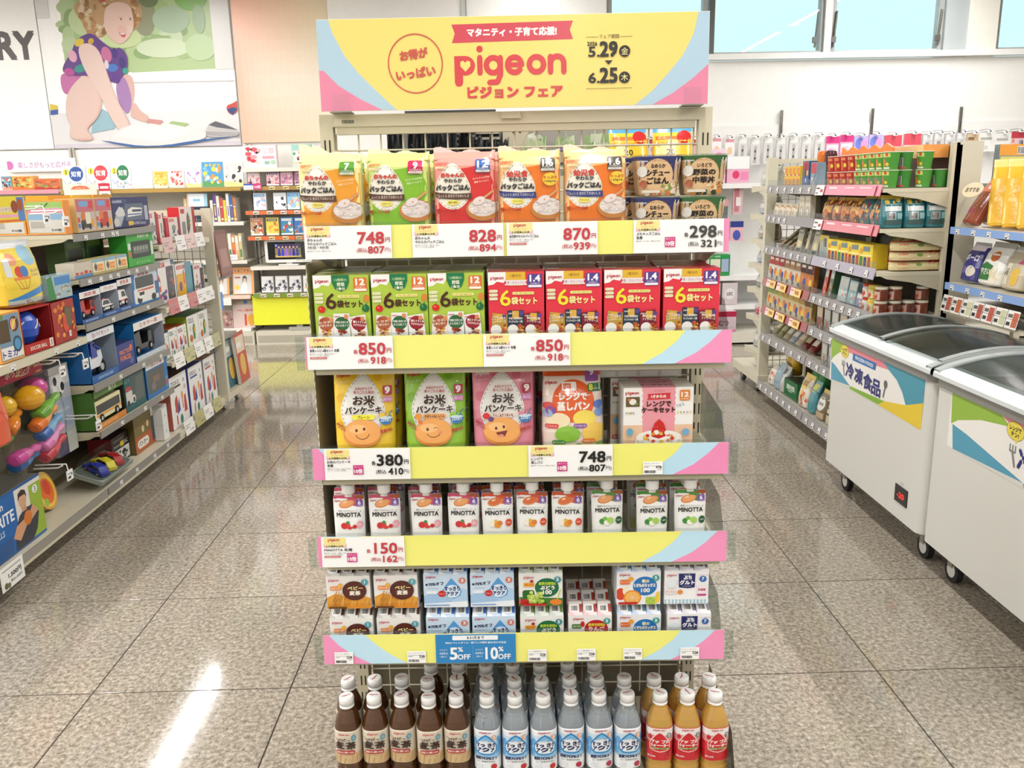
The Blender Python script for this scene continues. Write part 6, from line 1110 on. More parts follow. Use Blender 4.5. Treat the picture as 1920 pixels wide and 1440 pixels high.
lth('boxed_toy', 'dark blue carton with orange lettering in front of the truck carton', 'toy box', carton(.20, .10, .125, '26337c', [('r', 0, 0, 100, 100, '2a3a86'), ('t', 'FRICTION', 52, 66, 16, 'f0861e', 70, .6), ('t', 'FORCES', 48, 42, 18, 'f0861e', 60, .8), ('e', 82, 74, 8, 12, 'e8702a'), ('e', 80, 20, 10, 14, '5a6a9a')], top='3a3f70', side='a8243a'), 4.145, .012, .63, 0, Gv)
lth('boxed_toy', 'blue open-front carton with a dark toy tractor and white trailer', 'toy box', vb(.385, .15, .20, '1f78c0', moved(toy_car(.28, .08, .12, '26282c', kind='truck'), T3((.0, .075, .02))), txt='ミキサー車', lipc='c9cfd4'), 4.455, .012, .63, 0, Gv)
lth('boxed_toy', 'green and orange open carton with a cream and green toy bus', 'toy box', window_box(.31, .12, .185, '4f7a2e', '2a2c22', [('r', 0, 82, 100, 100, '4f7a2e'), ('t', '都バス', 62, 91, 11, 'e6e8c8', 26, .5), ('r', 0, 0, 100, 16, 'd8862a'), ('t', 'SOUND FRICTION BUS', 40, 8, 6, 'f4dcb0', 56)], moved(toy_car(.27, .07, .105, 'e8dfae', kind='bus', stripe='e8962a'), T3((0, .045, .025))), .15, .18), 3.915, .012, .41, 0, Gv)
lth('boxed_toy', 'dark teal carton with a tinted window and a small white truck print', 'toy box', carton(.24, .13, .175, '1a5c60', [('r', 34, 18, 96, 96, '4a5654', 4), ('p', [(44, 22), (92, 22), (92, 90), (60, 90)], '5a6664'), ('r', 4, 22, 34, 58, 'd8d4cc'), ('r', 6, 60, 30, 70, 'c83a34'), ('e', 12, 24, 6, 9, '1a1a1a'), ('e', 40, 30, 8, 12, 'ecebe6'), ('e', 40, 28, 5, 8, '2a2a2a'), ('t', 'みどり', 14, 88, 12, '8ac0b8', 26)], top='2a3a3c', side='163f42'), 4.20, .012, .41, 0, Gv)
lth('boxed_toy', 'blue carton with a tinted window and a red-lettered header', 'toy box', carton(.29, .13, .188, '2a76b8', [('r', 4, 12, 84, 78, '5a5c5a', 4), ('r', 2, 82, 88, 98, 'eceae4'), ('t', 'はしご車', 52, 90, 10, 'c8402e', 50, .5), ('e', 30, 30, 10, 12, '7a7a76'), ('r', 30, 40, 60, 58, '8a6a60'), ('r', 86, 6, 98, 40, '4a90c8'), ('e', 92, 22, 5, 8, 'c84a3a')], top='3a3f44', side='1f5a90'), 4.49, .012, .41, 0, Gv)
# deck: blister of cars, battery car, orange carton, white cartons
bl = MB(); bl.box(-.17, .17, 0, .15, 0, .02, '9aa39a', 'card'); bm2 = MB(); bm2.rings([(.02, .165, .072, .075), (.07, .16, .068, .075), (.085, .15, .06, .075)], 24, 6, (.93, .95, .94), 'clear')
cars = [moved(toy_car(.12, .05, .042, c, '15181c'), T3((x, .07, .021)) @ Matrix.Rotation(1.2, 4, 'Z')) for x, c in ((-.09, '2436a8'), (-.01, 'e8d83a'), (.07, 'b8202a'))]
lth('car_blister', 'clear blister pack of blue, yellow and red toy cars tilted on the deck', 'toy box', [('backing_card', bl.build('backing_card')), *cars, ('blister', bm2.build('blister'))], 3.87, .0, .165, 0, Gv, rx=.35)
lth('boxed_toy', 'black carton with white vehicle silhouettes on the lowest deck', 'toy box', carton(.20, .12, .145, '1f1412', [('r', 4, 6, 96, 50, 'e8e6e2'), ('z', 40, 12, 80, 44, ['1c1a1a', '2a2826'], 9, 3, 7), ('r', 6, 22, 30, 46, '8a5a1e'), ('t', 'battery', 30, 64, 12, 'dcd6ca', 40), ('r', 46, 56, 66, 74, 'e0c02a'), ('t', 'R/C', 80, 66, 14, 'e6e2da', 20), ('r', 6, 80, 70, 88, '6a5a54')], top='2a1a18', side='8a1f2a'), 4.155, .10, .137, 0, Gv)
lth('boxed_toy', 'olive and rust carton with a white name oval on the deck', 'toy box', carton(.26, .16, .235, '7a6a34', [('r', 0, 0, 100, 36, 'b85a28'), ('r', 10, 8, 66, 28, 'f0ece0', 10), ('t', 'パトカー', 38, 18, 12, '1c1a18', 44, .8), ('e', 42, 48, 6, 8, 'e8c8a0'), ('e', 66, 54, 6, 8, 'e0b888'), ('r', 84, 6, 98, 60, '3a4a5a'), ('r', 86, 64, 97, 94, 'e6e4de')], top='4a4424', side='6a5a2c'), 4.385, .07, .137, .0, Gv)
for k, (Y, z) in enumerate(((4.545, .137), (4.545, .226), (4.62, .137), (4.62, .226))): lth('boxed_toy', 'plain white carton stacked at the end of the lowest vehicle deck, %s' % ('lower outer', 'upper outer', 'lower inner', 'upper inner')[k], 'toy box', carton(.072, .17, .088, 'eeeeea', [('r', 45, 45, 56, 60, '8a8884')], top='f4f4f0'), Y, .02+.03*(k // 2), z, 0, Gv)

# --- magnet and stick toys bay
Gs = 'boxed toys on the stick-set bay'
def tall(w_, h, kind):
    rd = 'c8242e'
    if kind == 'blister': ops = [('r', 0, 0, 100, 100, 'efe4de'), ('r', 0, 0, 22, 100, rd), ('r', 26, 82, 60, 94, 'd0503a'), ('t', 'MAGNET', 43, 88, 6, 'f6ece6', 28), ('e', 55, 55, 14, 14, '8a9a8a'), ('z', 30, 12, 90, 50, ['3a4a6a', '7a5a9a', 'a8b0b8', '4a6a4a'], 9, 2, 7), ('r', 84, 0, 100, 100, '9c2a38')]
    else: ops = [('r', 0, 0, 100, 100, 'f2ebe4'), ('t', 'MAGFORMERS', 34, 88, 7, 'c8303a', 44, .2), ('r', 8, 84, 58, 94, 'c8303a'), ('t', 'MAGNET', 33, 89, 6, 'f8eeea', 40, .2), ('p', [(24, 30), (34, 30), (34, 56), (29, 70), (24, 56)], 'd84a2a'), ('e', 29, 48, 4, 6, 'e8f0f4'), ('z', 8, 6, 56, 30, ['e8b83a', '4a8a3a', '7a4a9a', '3a6ab0', 'd83a2a'], 14, 6, 6), ('r', 62, 8, 94, 84, '5a5460', 3), ('z', 66, 14, 90, 76, ['7a5a80', '8a7a5a', '5a7a5a', 'c8703a'], 10, 3, 7), ('r', 86, 86, 98, 98, '3a7a9a')]
    return ops
for k, (Y, w_, h) in enumerate(((4.772, .15, .175), (4.90, .10, .165), (5.08, .23, .135), (5.33, .26, .19))):
    lth('boxed_toy', '%s atop the stick-set bay' % ('narrow red-edged blister carton with a clip', 'narrow red and white blister carton', 'wide pale blister carton with dark vehicles', 'red and white carton with a dark hexagon window')[k], 'toy box', carton(w_, .07, h, 'efe4de', tall(w_, h, 'blister') if k < 3 else [('r', 0, 0, 100, 100, 'f0e6e0'), ('r', 8, 80, 34, 94, 'c8303a'), ('p', [(48, 10), (62, 30), (64, 66), (54, 86), (44, 66), (42, 30)], '55594e'), ('z', 46, 40, 60, 70, ['8a7a3a', 'b85a3a', '5a7a5a'], 6, 2, 6), ('r', 12, 14, 34, 54, '8a8a86', 4), ('r', 82, 0, 100, 100, 'b8323e')], top='c8242e', side='c8242e'), Y, .06, 1.198, 0, Gs)
for k, (Y, w_, h) in enumerate(((4.83, .34, .245), (5.14, .26, .205), (5.40, .19, .175))): lth('boxed_toy', 'white magnet building-set carton with a rocket print, %s' % ('tallest of three', 'middle of three', 'smallest of three')[k], 'toy box', carton(w_, .09, h, 'f2ebe4', tall(w_, h, 'mag') if k != 1 else tall(w_, h, 'mag') + [('r', 60, 0, 100, 100, '6aa0b0'), ('r', 4, 6, 58, 70, 'f0b83a'), ('e', 24, 34, 10, 14, '8a4a6a'), ('p', [(44, 40), (52, 40), (50, 86), (46, 70)], 'd8402e')], top='d8d0c6', side='5a8aa0'), Y, .05, .858, 0, Gs)
def stk(c, tname='STICK-O'): return [('t', tname, 32, 86, 8, '26242a', 46, .5), ('r', 12, 76, 62, 80, c), ('e', 30, 46, 9, 13, 'd84a2e'), ('p', [(20, 30), (42, 28), (36, 62), (26, 58)], 'c8402e'), ('p', [(30, 24), (50, 30), (46, 56)], '2f4f9a'), ('e', 66, 56, 6, 8, 'e8a23a'), ('r', 64, 30, 68, 50, 'c84a3a'), ('p', [(72, 20), (90, 22), (86, 56), (76, 52)], 'c83a34'), ('r', 24, 6, 30, 24, 'd8503a'), ('e', 52, 12, 8, 9, '3a8a7a'), ('e', 82, 84, 5, 4, 'b5b0a8'), ('r', 80, 66, 90, 74, 'c8c2b8')]
for k, (Y, w_, h, c, tc, sd) in enumerate(((4.735, .12, .15, 'c85a4a', 'b8502a', 'f0eeea'), (4.864, .125, .16, '2f8a8a', 'c85a2a', '3a9a98'), (5.008, .15, .155, 'c8503a', 'b8502a', 'f0eeea'), (5.20, .19, .19, '5a5a58', '2f7a34', 'a8c83a'), (5.39, .18, .19, '4a8a5a', '2f7a34', 'f0eeea'))):
    lth('boxed_toy', 'white stick-set carton on the middle shelf, %s from the vehicle bay' % ORD[k], 'toy box', carton(w_, .13, h, 'f6f3ee', stk(c) if k < 3 else [('t', 'STICK-O', 34, 86, 9, '26242a', 50, .5), ('r', 12, 76, 64, 79, c), ('p', [(48, 20), (64, 20), (72, 60), (58, 74), (44, 56)], '3f8a4a'), ('e', 66, 50, 8, 12, 'e8b03a'), ('e', 28, 26, 14, 12, 'd8702e'), ('r', 22, 50, 30, 66, 'c8b8a0')], top=tc, side=sd), Y, .05, .548, 0, Gs)
for k, (Y, w_, h, c, tc, sd) in enumerate(((4.835, .27, .305, '3a2a26', '4a2a1c', 'c86a5a'), (5.125, .24, .30, '3a4a9a', '22307c', '4a5ab0'), (5.385, .215, .30, 'c8503a', '8a5a34', 'b5bcc8'))):
    lth('boxed_toy', 'large white stick-set carton with %s lid on the bottom deck' % ('a brown', 'a navy', 'a tan')[k], 'toy box', carton(w_, .19, h, 'f6f3ee', stk(c), top=tc, side=sd, topops=[('t', 'STICK-O', 50, 50, 24, 'e8e2d8', 60, .5)]), Y, .04, .137, 0, Gs)
for lv, (z, ys, cols) in enumerate(((1.150, (4.80, 5.0, 5.16, 5.32), ('d8a8a8', 'f4f0ec', 'e8c0bc', 'f6f2ee')), (.806, (4.79, 4.94, 5.10, 5.25, 5.40), ('c83a3e', 'f4f0ec', 'c83a3e', 'f4f0ec', 'f2eee8')), (.497, (4.78, 4.95, 5.12, 5.30, 5.44), ('f4f2ec', 'b5ae5a', 'f4f2ec', 'f6f4ee', 'a8a04a')), (.09, (4.82, 5.0, 5.16, 5.34), ('f4f2ec', 'b0a850', 'f6f4ee', 'b5ae5a')))):
    for k, Y in enumerate(ys):
        m2 = MB(); m2.box(-.075, .075, -.0015, 0, 0, .085, cols[k], 'lam'); art([('r', 10, 60, 60, 66, '9a948c'), ('r', 10, 44, 50, 50, '9a948c'), ('t', '2,980', 66, 22, 16, '5a5654', 40)], .15, .085).out(m2, flat((0, -.0015, 0)))
        lth('shelf_card', 'clear-held description card on the %s rail of the stick-set bay, %s from the vehicle bay' % (('top', 'second', 'third', 'deck')[lv], ORD[k]), 'price card', m2.build('shelf_card'), Y, -.012, z, 0, 'description cards of the stick-set bay', rx=-.15)

# ================================================================ BACK LEFT: book and disc wall
YF = 8.22
def wth(name, label, cat, parts, x, z, y=YF+.03, rz=0, group=None, rx=-.12): return thing(name, label, cat, parts, (x, y, z), rz, group, rx)
def bay(name, label, x0, x1, shelves, railc, depth=.36, top=1.90):
    r = obj(name, None); r['label'] = label; r['category'] = 'shelf unit'; r.location = (x0, YF, 0); L_ = x1-x0
    m_ = MB(); m_.box(0, L_, depth, depth+.012, 0, top, 'cfc8bc', 'paint'); m_.box(0, L_, depth-.004, depth, 1.53, top, 'f8f5f0', 'paint'); obj('back_panel', m_.build('back_panel'), r)
    for xx in (0, L_-.02): m_ = MB(); m_.box(xx, xx+.02, depth-.03, depth, 0, top+.02, 'b9b4aa', 'paint'); obj('upright', m_.build('upright'), r)
    for k, (z, rc) in enumerate(zip(shelves, railc)):
        m_ = MB(); m_.box(.004, L_-.004, 0, depth, z-.02, z, 'e6dfce', 'paint'); s_ = obj('shelf', m_.build('shelf'), r)
        if rc: m_ = MB(); m_.box(.004, L_-.004, -.01, 0, z-.034, z+.002, rc, 'lam'); obj('label_rail', m_.build('label_rail'), s_)
    m_ = MB(); m_.box(0, L_, -.01, depth, .0, .13, 'ded6c4', 'paint', top='f0ead8'); m_.box(.02, L_-.02, -.012, -.01, .02, .09, 'b9b2a0', 'paint'); obj('base_deck', m_.build('base_deck'), r)
    return r
bay('book_shelf_bay', 'book wall bay with a gold-railed top shelf below the toddler poster', -4.09, -2.395, [1.515, 1.195, .83, .49], ['b8923e', 'efe9dc', 'efe9dc', 'f3d6c8'])
bay('book_shelf_bay', 'book wall bay with a pink rail at the picture edge', -5.2, -4.10, [1.525, 1.19, .8], ['e59aa8', 'efe9dc', 'efe9dc'])
bay('disc_shelf_bay', 'disc wall bay with orange rails and a small television', -2.375, -1.50, [1.685, 1.515, 1.29, 1.05, .765, .50], ['efe9dc', 'b08a4a', 'e8713a', 'e8713a', 'efe9dc', '7a9a3a'])
def cover(w_, h, base, ops, d=.015): m_ = MB(); m_.box(-w_/2, w_/2, 0, d, 0, h, 'f2efe8', front=base); art(ops, w_, h).out(m_, flat()); return m_.build('cover')
def bookops(kind, c):
    if kind == 'maze': return [('r', 0, 0, 100, 100, 'f6f6f2'), ('l', [(5, 40), (20, 20), (35, 35), (30, 10), (60, 8), (70, 30), (90, 15)], 3, c[1]), ('e', 60, 66, 30, 32, c[0]), ('t', '知育', 60, 66, 24, 'f6f4ee', 42, 1), ('e', 18, 74, 14, 14, 'f0e64a'), ('t', c[2], 18, 74, 18, '2c2a28', 8, .8), ('z', 5, 5, 95, 30, ['e89a3a', '5a8ac0', '5aa86a', 'd86a8a'], 7, 3, 4)]
    if kind == 'photo': return [('r', 0, 0, 100, 100, c[0]), ('r', 0, 0, 100, 22, c[1]), ('z', 8, 16, 92, 78, c[2], 26, 4, 9), ('t', 'あそぼう', 50, 87, 11, c[2][0], 70, .8)]
    if kind == 'lady': return [('r', 0, 0, 100, 100, c[0]), ('r', 6, 2, 88, 74, 'd8d4cc'), ('t', 'たまごクラブ', 50, 88, 12, c[1], 84, .6), ('p', [(34, 2), (72, 2), (66, 36), (56, 46), (44, 38)], 'f2eeea'), ('e', 56, 56, 9, 9, 'e8c0a8'), ('p', [(44, 36), (48, 66), (58, 70), (67, 62), (66, 40), (62, 60), (52, 60)], '3a2a24'), ('e', 20, 26, 12, 10, 'e8c84a'), ('r', 10, 60, 36, 66, 'b85a4a')]
    if kind == 'disc': return [('r', 0, 0, 100, 100, '26262a'), ('r', 4, 2, 97, 98, c[0]), ('z', 10, 14, 90, 70, c[1], 22, 5, 9), ('r', 10, 78, 86, 92, c[2]), ('t', 'うたDVD', 48, 85, 8, 'fbfaf6', 60, .4), ('r', 6, 4, 94, 12, 'f2f0ea')]
    return [('r', 0, 0, 100, 100, c[0])]
wth('picture_book', 'white maze learning book with a blue circle on the gold-railed shelf', 'book', cover(0.224, 0.219, 'f6f6f2', bookops('maze', ('1f4f9c', '9aa8a0', '0'))), -3.967, 1.518, group='books on the gold-railed top shelf')
wth('picture_book', 'white maze learning book with a red circle on the gold-railed shelf', 'book', cover(0.219, 0.227, 'f6f6f2', bookops('maze', ('d83a44', 'a8a8a4', '1'))), -3.736, 1.518, group='books on the gold-railed top shelf')
wth('picture_book', 'white maze learning book with a green circle on the gold-railed shelf', 'book', cover(0.189, 0.225, 'f6f6f2', bookops('maze', ('1f7a4a', '7a9ad0', '2'))), -3.526, 1.518, group='books on the gold-railed top shelf')
wth('picture_book', 'plain white learning sheet with faint coloured dashes', 'book', cover(0.194, 0.193, 'f6f6f2', bookops('photo', ('f8f6f0', 'f6ead2', ['f8f6f0','eef0f4','d8e4f0']))), -3.33, 1.518, group='books on the gold-railed top shelf')
wth('picture_book', 'small orange-yellow picture book', 'book', cover(0.124, 0.155, 'f6f6f2', bookops('photo', ('f3c85a', 'f6e8c8', ['f0a83a','e8c46a','f6dc8a']))), -3.155, 1.518, group='books on the gold-railed top shelf')
wth('picture_book', 'white book with a red arc', 'book', cover(0.139, 0.169, 'f6f6f2', bookops('photo', ('f6f2ea', 'f4dcc8', ['d8403a','f6f2ea','e88a7a']))), -3.003, 1.518, group='books on the gold-railed top shelf')
wth('picture_book', 'pale lilac book with a violet dot', 'book', cover(0.139, 0.178, 'f6f6f2', bookops('photo', ('efe6f0', 'f2e68a', ['e8dcee','b88ac8','f4f0f6']))), -2.845, 1.518, group='books on the gold-railed top shelf')
wth('picture_book', 'blue sea picture book with a yellow title burst', 'book', cover(0.199, 0.233, 'f6f6f2', bookops('photo', ('4a9ad0', '5a9a5a', ['f0d84a','f0943a','7ac0e0','e8f0f4']))), -2.665, 1.518, group='books on the gold-railed top shelf')
wth('picture_book', 'white book with a child photo at the bay end', 'book', cover(0.179, 0.231, 'f6f6f2', bookops('photo', ('f4efe8', 'f0e08a', ['f4d8c4','3a2a24','f0c8d0','f2efe8']))), -2.466, 1.518, group='books on the gold-railed top shelf')
wth('boxed_book_toy', 'blue boxed picture toy on the pink-railed shelf', 'toy box', carton(0.095, .10, 0.127, 'e8b05a', bookops('photo', ('6ab0c8','e8a88a',['e86a5a','f4e8d8','3a3a4a']))), -4.595, 1.528, group='boxed toys on the pink-railed shelf', rx=0)
wth('boxed_book_toy', 'orange boxed picture toy on the pink-railed shelf', 'toy box', carton(0.199, .10, 0.126, 'e8b05a', bookops('photo', ('e8b05a','e87a3a',['d8602a','f0d06a','7a5a3a','9ac05a']))), -4.442, 1.528, group='boxed toys on the pink-railed shelf', rx=0)
wth('boxed_book_toy', 'red boxed picture toy on the pink-railed shelf', 'toy box', carton(0.239, .10, 0.099, 'e8b05a', bookops('photo', ('d86a4a','b8402a',['e8924a','c84a2a','8a9a5a']))), -4.223, 1.528, group='boxed toys on the pink-railed shelf', rx=0)

m_ = MB(); m_.box(0, .66, -.002, 0, 0, .125, 'fbf8f6'); art([('e', 3, 50, 6, 34, 'd87ac0'), ('t', '楽しさがもっと広がる', 54, 52, 46, 'c58ac8', 78, .6)], .66, .125).out(m_, flat((.33, -.002, 0)))
thing('wall_sign', 'white strip sign with lilac lettering above the pink-railed shelf', 'sign', m_.build('strip_sign'), (-4.73, YF+.33, 1.70))
m_ = MB(); m_.box(-.052, .052, -.002, 0, 0, .19, 'fbf8f6'); art([('r', 0, 62, 100, 100, 'd0304a'), ('r', 12, 74, 88, 86, 'f2dcdc'), ('r', 20, 46, 80, 50, '7a7672'), ('r', 12, 34, 88, 38, '9a9692'), ('r', 12, 20, 88, 24, '9a9692')], .104, .19).out(m_, flat((0, -.002, 0)))
wth('shelf_pop', 'small red-topped white notice hanging from the gold rail', 'notice', m_.build('shelf_pop'), -3.665, 1.385, YF-.025, rx=0)
m_ = MB(); m_.box(-.14, .14, -.002, 0, 0, .40, 'f8f4ee'); art([('p', [(20, 88), (80, 88), (70, 95), (50, 97), (30, 95)], 'e8805a'), ('t', 'お知らせ', 50, 91, 3, 'f8f0ea', 30), ('r', 78, 70, 92, 74, 'c86a5a'), ('r', 78, 60, 92, 64, 'c86a5a'), ('r', 78, 50, 92, 54, '6a6a66'), ('r', 10, 40, 60, 44, 'd8d4cc')], .28, .40).out(m_, flat((0, -.002, 0)))
thing('notice_sheet', 'white notice sheet with an orange heading standing behind the navy train carton', 'notice', m_.build('notice_sheet'), (-2.16, 4.55, 1.307), .5, sc_=(.55, 1, .55))
# second and third shelf of the book bay: spines
SP = ['e8e2d4', '6a4a98', 'f2ead8', 'd84a4a', 'f0c84a', 'f6f2ea', '3a6ab0', 'c8784a']
for k in range(8):
    w_, h = .026, .20 + .02*((k*3) % 4)
    m_ = MB(); m_.box(-w_/2, w_/2, 0, .14, 0, h, 'f0ece2', front=SP[k]); art([('r', 10, 60, 90, 64, 'f6f2ea'), ('r', 30, 20, 70, 55, ('c84a5a', 'f2d84a', '6a6a9a')[k % 3]), ('r', 10, 6, 90, 14, 'f0e0a0')], w_, h).out(m_, flat())
    wth('paperback', 'upright paperback spine on the second shelf of the book bay, %s from the poster side' % ORD[k], 'book', m_.build('paperback'), -2.70+k*.031, 1.197, YF+.03, 0, 'paperback spines on the second shelf', rx=0)
m_ = MB(); m_.box(-.10, .10, 0, .06, 0, .14, '2f4258', front='26384c'); thing('book_stand', 'dark slate book stand under the pale blue book', 'stand', m_.build('book_stand'), (-2.83, YF+.02, 1.197))
wth('picture_book', 'pale blue and white book lying on the dark stand', 'book', cover(.19, .12, 'dceaf0', [('r', 0, 0, 100, 100, 'eaf2f4'), ('r', 0, 0, 8, 100, 'e8b0a8'), ('r', 84, 0, 100, 100, '9ac8dc'), ('r', 30, 40, 66, 60, '8ac0d8')]), -2.83, 1.34, YF+.02, group="books on the second shelf")
wth('picture_book', 'small yellow book at the back of the second shelf', 'book', cover(.08, .12, 'f0c878', [('r', 10, 10, 30, 90, 'f6f2ea')]), -2.95, 1.30, YF+.10, group="books on the second shelf")
SQ = ['c83a5a', 'f4f0e4', '7aa84a', 'f2ece0', 'e88a4a', 'f0d8b8', 'd8c890']
for k in range(7):
    w_, h = .030, .25 - .01*(k % 3)
    m_ = MB(); m_.box(-w_/2, w_/2, 0, .16, 0, h, 'f0ece2', front=SQ[k]); art([('r', 15, 70, 85, 90, 'f6f2ea'), ('r', 20, 10, 80, 40, ('5a8a5a', 'c8506a', 'e8b86a')[k % 3])], w_, h).out(m_, flat())
    wth('craft_book', 'craft book spine on the third shelf of the book bay, %s from the poster side' % ORD[k], 'book', m_.build('craft_book'), -2.66+k*.034, .832, YF+.02, 0, 'craft books on the third shelf', rx=0)
m_ = MB(); m_.box(-.06, .06, 0, .012, 0, .23, 'f4efe6'); art([('e', 55, 76, 40, 18, 'a83a2e'), ('e', 55, 76, 34, 13, 'c85a3e'), ('z', 10, 20, 90, 55, ['6a9a4a', 'd8b87a', 'c84a3a'], 8, 3, 8)], .12, .23).out(m_, flat())
wth('recipe_book', 'recipe book with a red bowl on its cover beside the craft books', 'book', m_.build('recipe_book'), -2.74, .832, YF+.01)
m_ = MB(); m_.box(-.045, .045, -.002, 0, 0, .05, 'fbfaf6'); art([('t', 'お知らせ', 50, 50, 36, '4a4846', 60)], .09, .05).out(m_, flat((0, -.002, 0))); wth('shelf_card', 'tiny white card below the craft books', 'price card', m_.build('shelf_card'), -2.53, .835, YF-.012, rx=0)
for k, (x, w_, h) in enumerate(((-2.70, .17, .235), (-2.475, .205, .26))): wth('magazine', 'orange-edged magazine with a woman in white, %s' % ('half hidden by the end rack', 'fully in view')[k], 'magazine', cover(w_, h, 'e89a4a', bookops('lady', ('eda35a', '3a2418'))), x, .492, YF+.04, 0, 'magazines', rx=-.22)
wth('picture_book', 'tall shrink-wrapped number one picture book on the lowest book shelf', 'book', cover(.21, .30, 'd8b8a8', [('r', 0, 0, 100, 100, 'dcc4bc'), ('r', 0, 76, 100, 100, 'b5a090'), ('e', 60, 84, 10, 6, '2a78a8'), ('t', 'No.1絵本', 58, 58, 9, 'd86a5a', 70, .8), ('t', '1', 58, 26, 36, 'e0502a', 14, 3), ('e', 84, 26, 16, 20, 'e8a83a')]), -2.50, .16, YF+.05)
wth('picture_book', 'dim pink picture book behind the white paper slip', 'book', cover(.14, .17, 'b89a94', [('r', 8, 8, 92, 92, 'a88078'), ('z', 10, 10, 90, 90, ['d8b8a8', '8a5a54'], 6, 3, 12)]), -2.68, .165, YF+.05)
m_ = MB(); m_.box(-.15, .15, 0, .2, 0, .03, 'f4f2ec', top='fbf8f2'); m_.box(-.03, .06, .04, .12, .03, .031, 'f0a8a8'); m_.box(.05, .13, .06, .16, .03, .031, 'f2dc9a'); thing('paper_pad', 'white paper pad lying on the book bay deck', 'paper', m_.build('paper_pad'), (-2.575, YF+.0, .132))
m_ = MB(); m_.box(-.08, .08, -.002, 0, 0, .075, 'f6f4ec'); wth('paper_slip', 'blank white paper slip hung on the lowest book shelf', 'paper', m_.build('paper_slip'), -2.66, .40, YF-.03, rx=0)
m_ = MB(); m_.box(-.012, .012, -.003, -.001, 0, .17, '4a86d0', 'lam'); wth('blue_tape', 'blue strap hanging over the white paper slip', 'strap', m_.build('blue_tape'), -2.67, .36, YF-.031, rx=0)
# disc bay
def disc(x, z, w_, h, lab, c, grp, rx=-.1): wth('disc_case', lab, 'disc case', cover(w_, h, '26262a', bookops('disc', c)), x, z, YF+.03, 0, grp, rx)
PK = ['e86a7a', 'f4dce0', 'c84a5a', 'f0b8c0', '3a2a2a']
wth('gift_box', 'wide pink gift box printed with dancers on the uppermost disc shelf', 'box', carton(.29, .06, .205, 'f6dfe2', [('r', 3, 3, 97, 97, 'f8eef0'), ('z', 6, 20, 46, 90, ['e85a6a', 'f0a0a8', 'd83a4a', 'f4d8c8'], 16, 4, 9), ('z', 10, 50, 44, 90, ['2a2020'], 4, 6, 4), ('r', 54, 60, 70, 90, 'f0dfe4'), ('r', 60, 16, 76, 30, '9ac8b0'), ('e', 88, 24, 9, 10, 'b8d8c0'), ('r', 54, 40, 92, 52, 'f0a8b4'), ('r', 76, 64, 92, 88, 'e8d0d8')], top='e8a0b0'), -2.19, 1.687, group='boxes on the uppermost disc shelf', rx=0)
wth('gift_box', 'green-edged box printed with dancers on the uppermost disc shelf', 'box', carton(.18, .06, .21, 'bfe0d0', [('r', 6, 4, 97, 70, 'f4ece6'), ('r', 0, 78, 100, 96, 'a8dcd0'), ('z', 10, 8, 90, 66, ['e88a9a', 'c8405a', 'f4d8c8', '5aa88a', '3a2a2a'], 16, 3, 9)], top='9ad0c0'), -1.81, 1.687, group='boxes on the uppermost disc shelf', rx=0)
Gd = 'disc cases in the disc bay'
disc(-2.28, 1.517, .125, .138, 'pink disc case beside the pink ten-point card', ('f0ccd0', PK, 'f2e8ea'), Gd); disc(-2.10, 1.517, .13, .138, 'navy-headed pink disc case, second from the book bay', ('e8b8c0', PK, '2a3a7a'), Gd); disc(-1.97, 1.517, .125, .138, 'mauve disc case, third from the book bay', ('d89ab0', ['a86a8a', 'f0d0d8', 'c87a9a'], 'e8c0cc'), Gd); disc(-1.84, 1.517, .12, .138, 'dark mauve disc case partly hidden by the display stand', ('a8708a', ['6a4a6a', 'd8a0b0'], 'c890a0'), Gd)
m_ = MB(); m_.box(-.085, .085, -.002, 0, 0, .055, 'f6f6f8'); art([('r', 0, 70, 52, 100, '3a5ab0'), ('r', 52, 0, 100, 100, 'd8387a'), ('t', '10倍', 76, 44, 50, 'fbf4f8', 34, .6), ('r', 6, 20, 46, 30, 'b5b8c8')], .17, .055).out(m_, flat((0, -.002, 0))); wth('point_card', 'white and magenta ten-times points card on the second disc rail', 'price card', m_.build('point_card'), -2.28, 1.49, YF-.015, rx=0)
for k, (x, c) in enumerate(((-2.24, ('e8f0f8', ['9ac0e8', 'f4b8c0', 'f6f6f6'], '5a9ad8')), (-2.05, ('f4f6fa', ['e8ecf4', '3a3a4a', 'f6f8fc'], 'dfe4f0')), (-1.92, ('9ad0f0', ['f0a0a8', 'f6e8a8', 'f6f6f6'], '4a9ae0')), (-1.79, ('c8dcf0', ['8ab0d8', 'f6f6f6'], '5a8ac8')))): disc(x, 1.292, .13, .165, 'pale blue and white disc case on the upper orange rail, %s from the book bay' % ORD[k], c, Gd)
for k, (x, c) in enumerate(((-2.29, ('c8a078', ['3a3a3a', 'd84a3a', 'f0e0c0'], 'b85a2a')), (-2.14, ('e8d84a', ['e8b04a', 'd8802a', 'f0e070'], '6a5a1a')), (-2.00, ('3a8ac8', ['d83a2a', 'f4f4f4', '4a9a4a'], 'e8f0f4')), (-1.87, ('2f78c0', ['d84a3a', '7ab0e0'], 'dfe8f0')))): disc(x, 1.052, .13, .175, '%s disc case on the lower orange rail' % ('brown', 'yellow', 'blue and red', 'deep blue')[k], c, Gd)
for k, x in enumerate((-2.235, -2.10, -1.965, -1.83)): disc(x, .502, .125, .165, 'white, grey and violet disc case above the yellow board, %s from the book bay' % ORD[k], ('e6e4e2', ['8a86a0', '4a4a54', 'b5b0c0', 'e8e2d8'] if k < 3 else ['c85a4a', '4a8a90', 'f0e8d0'], 'f2f0ec'), Gd)
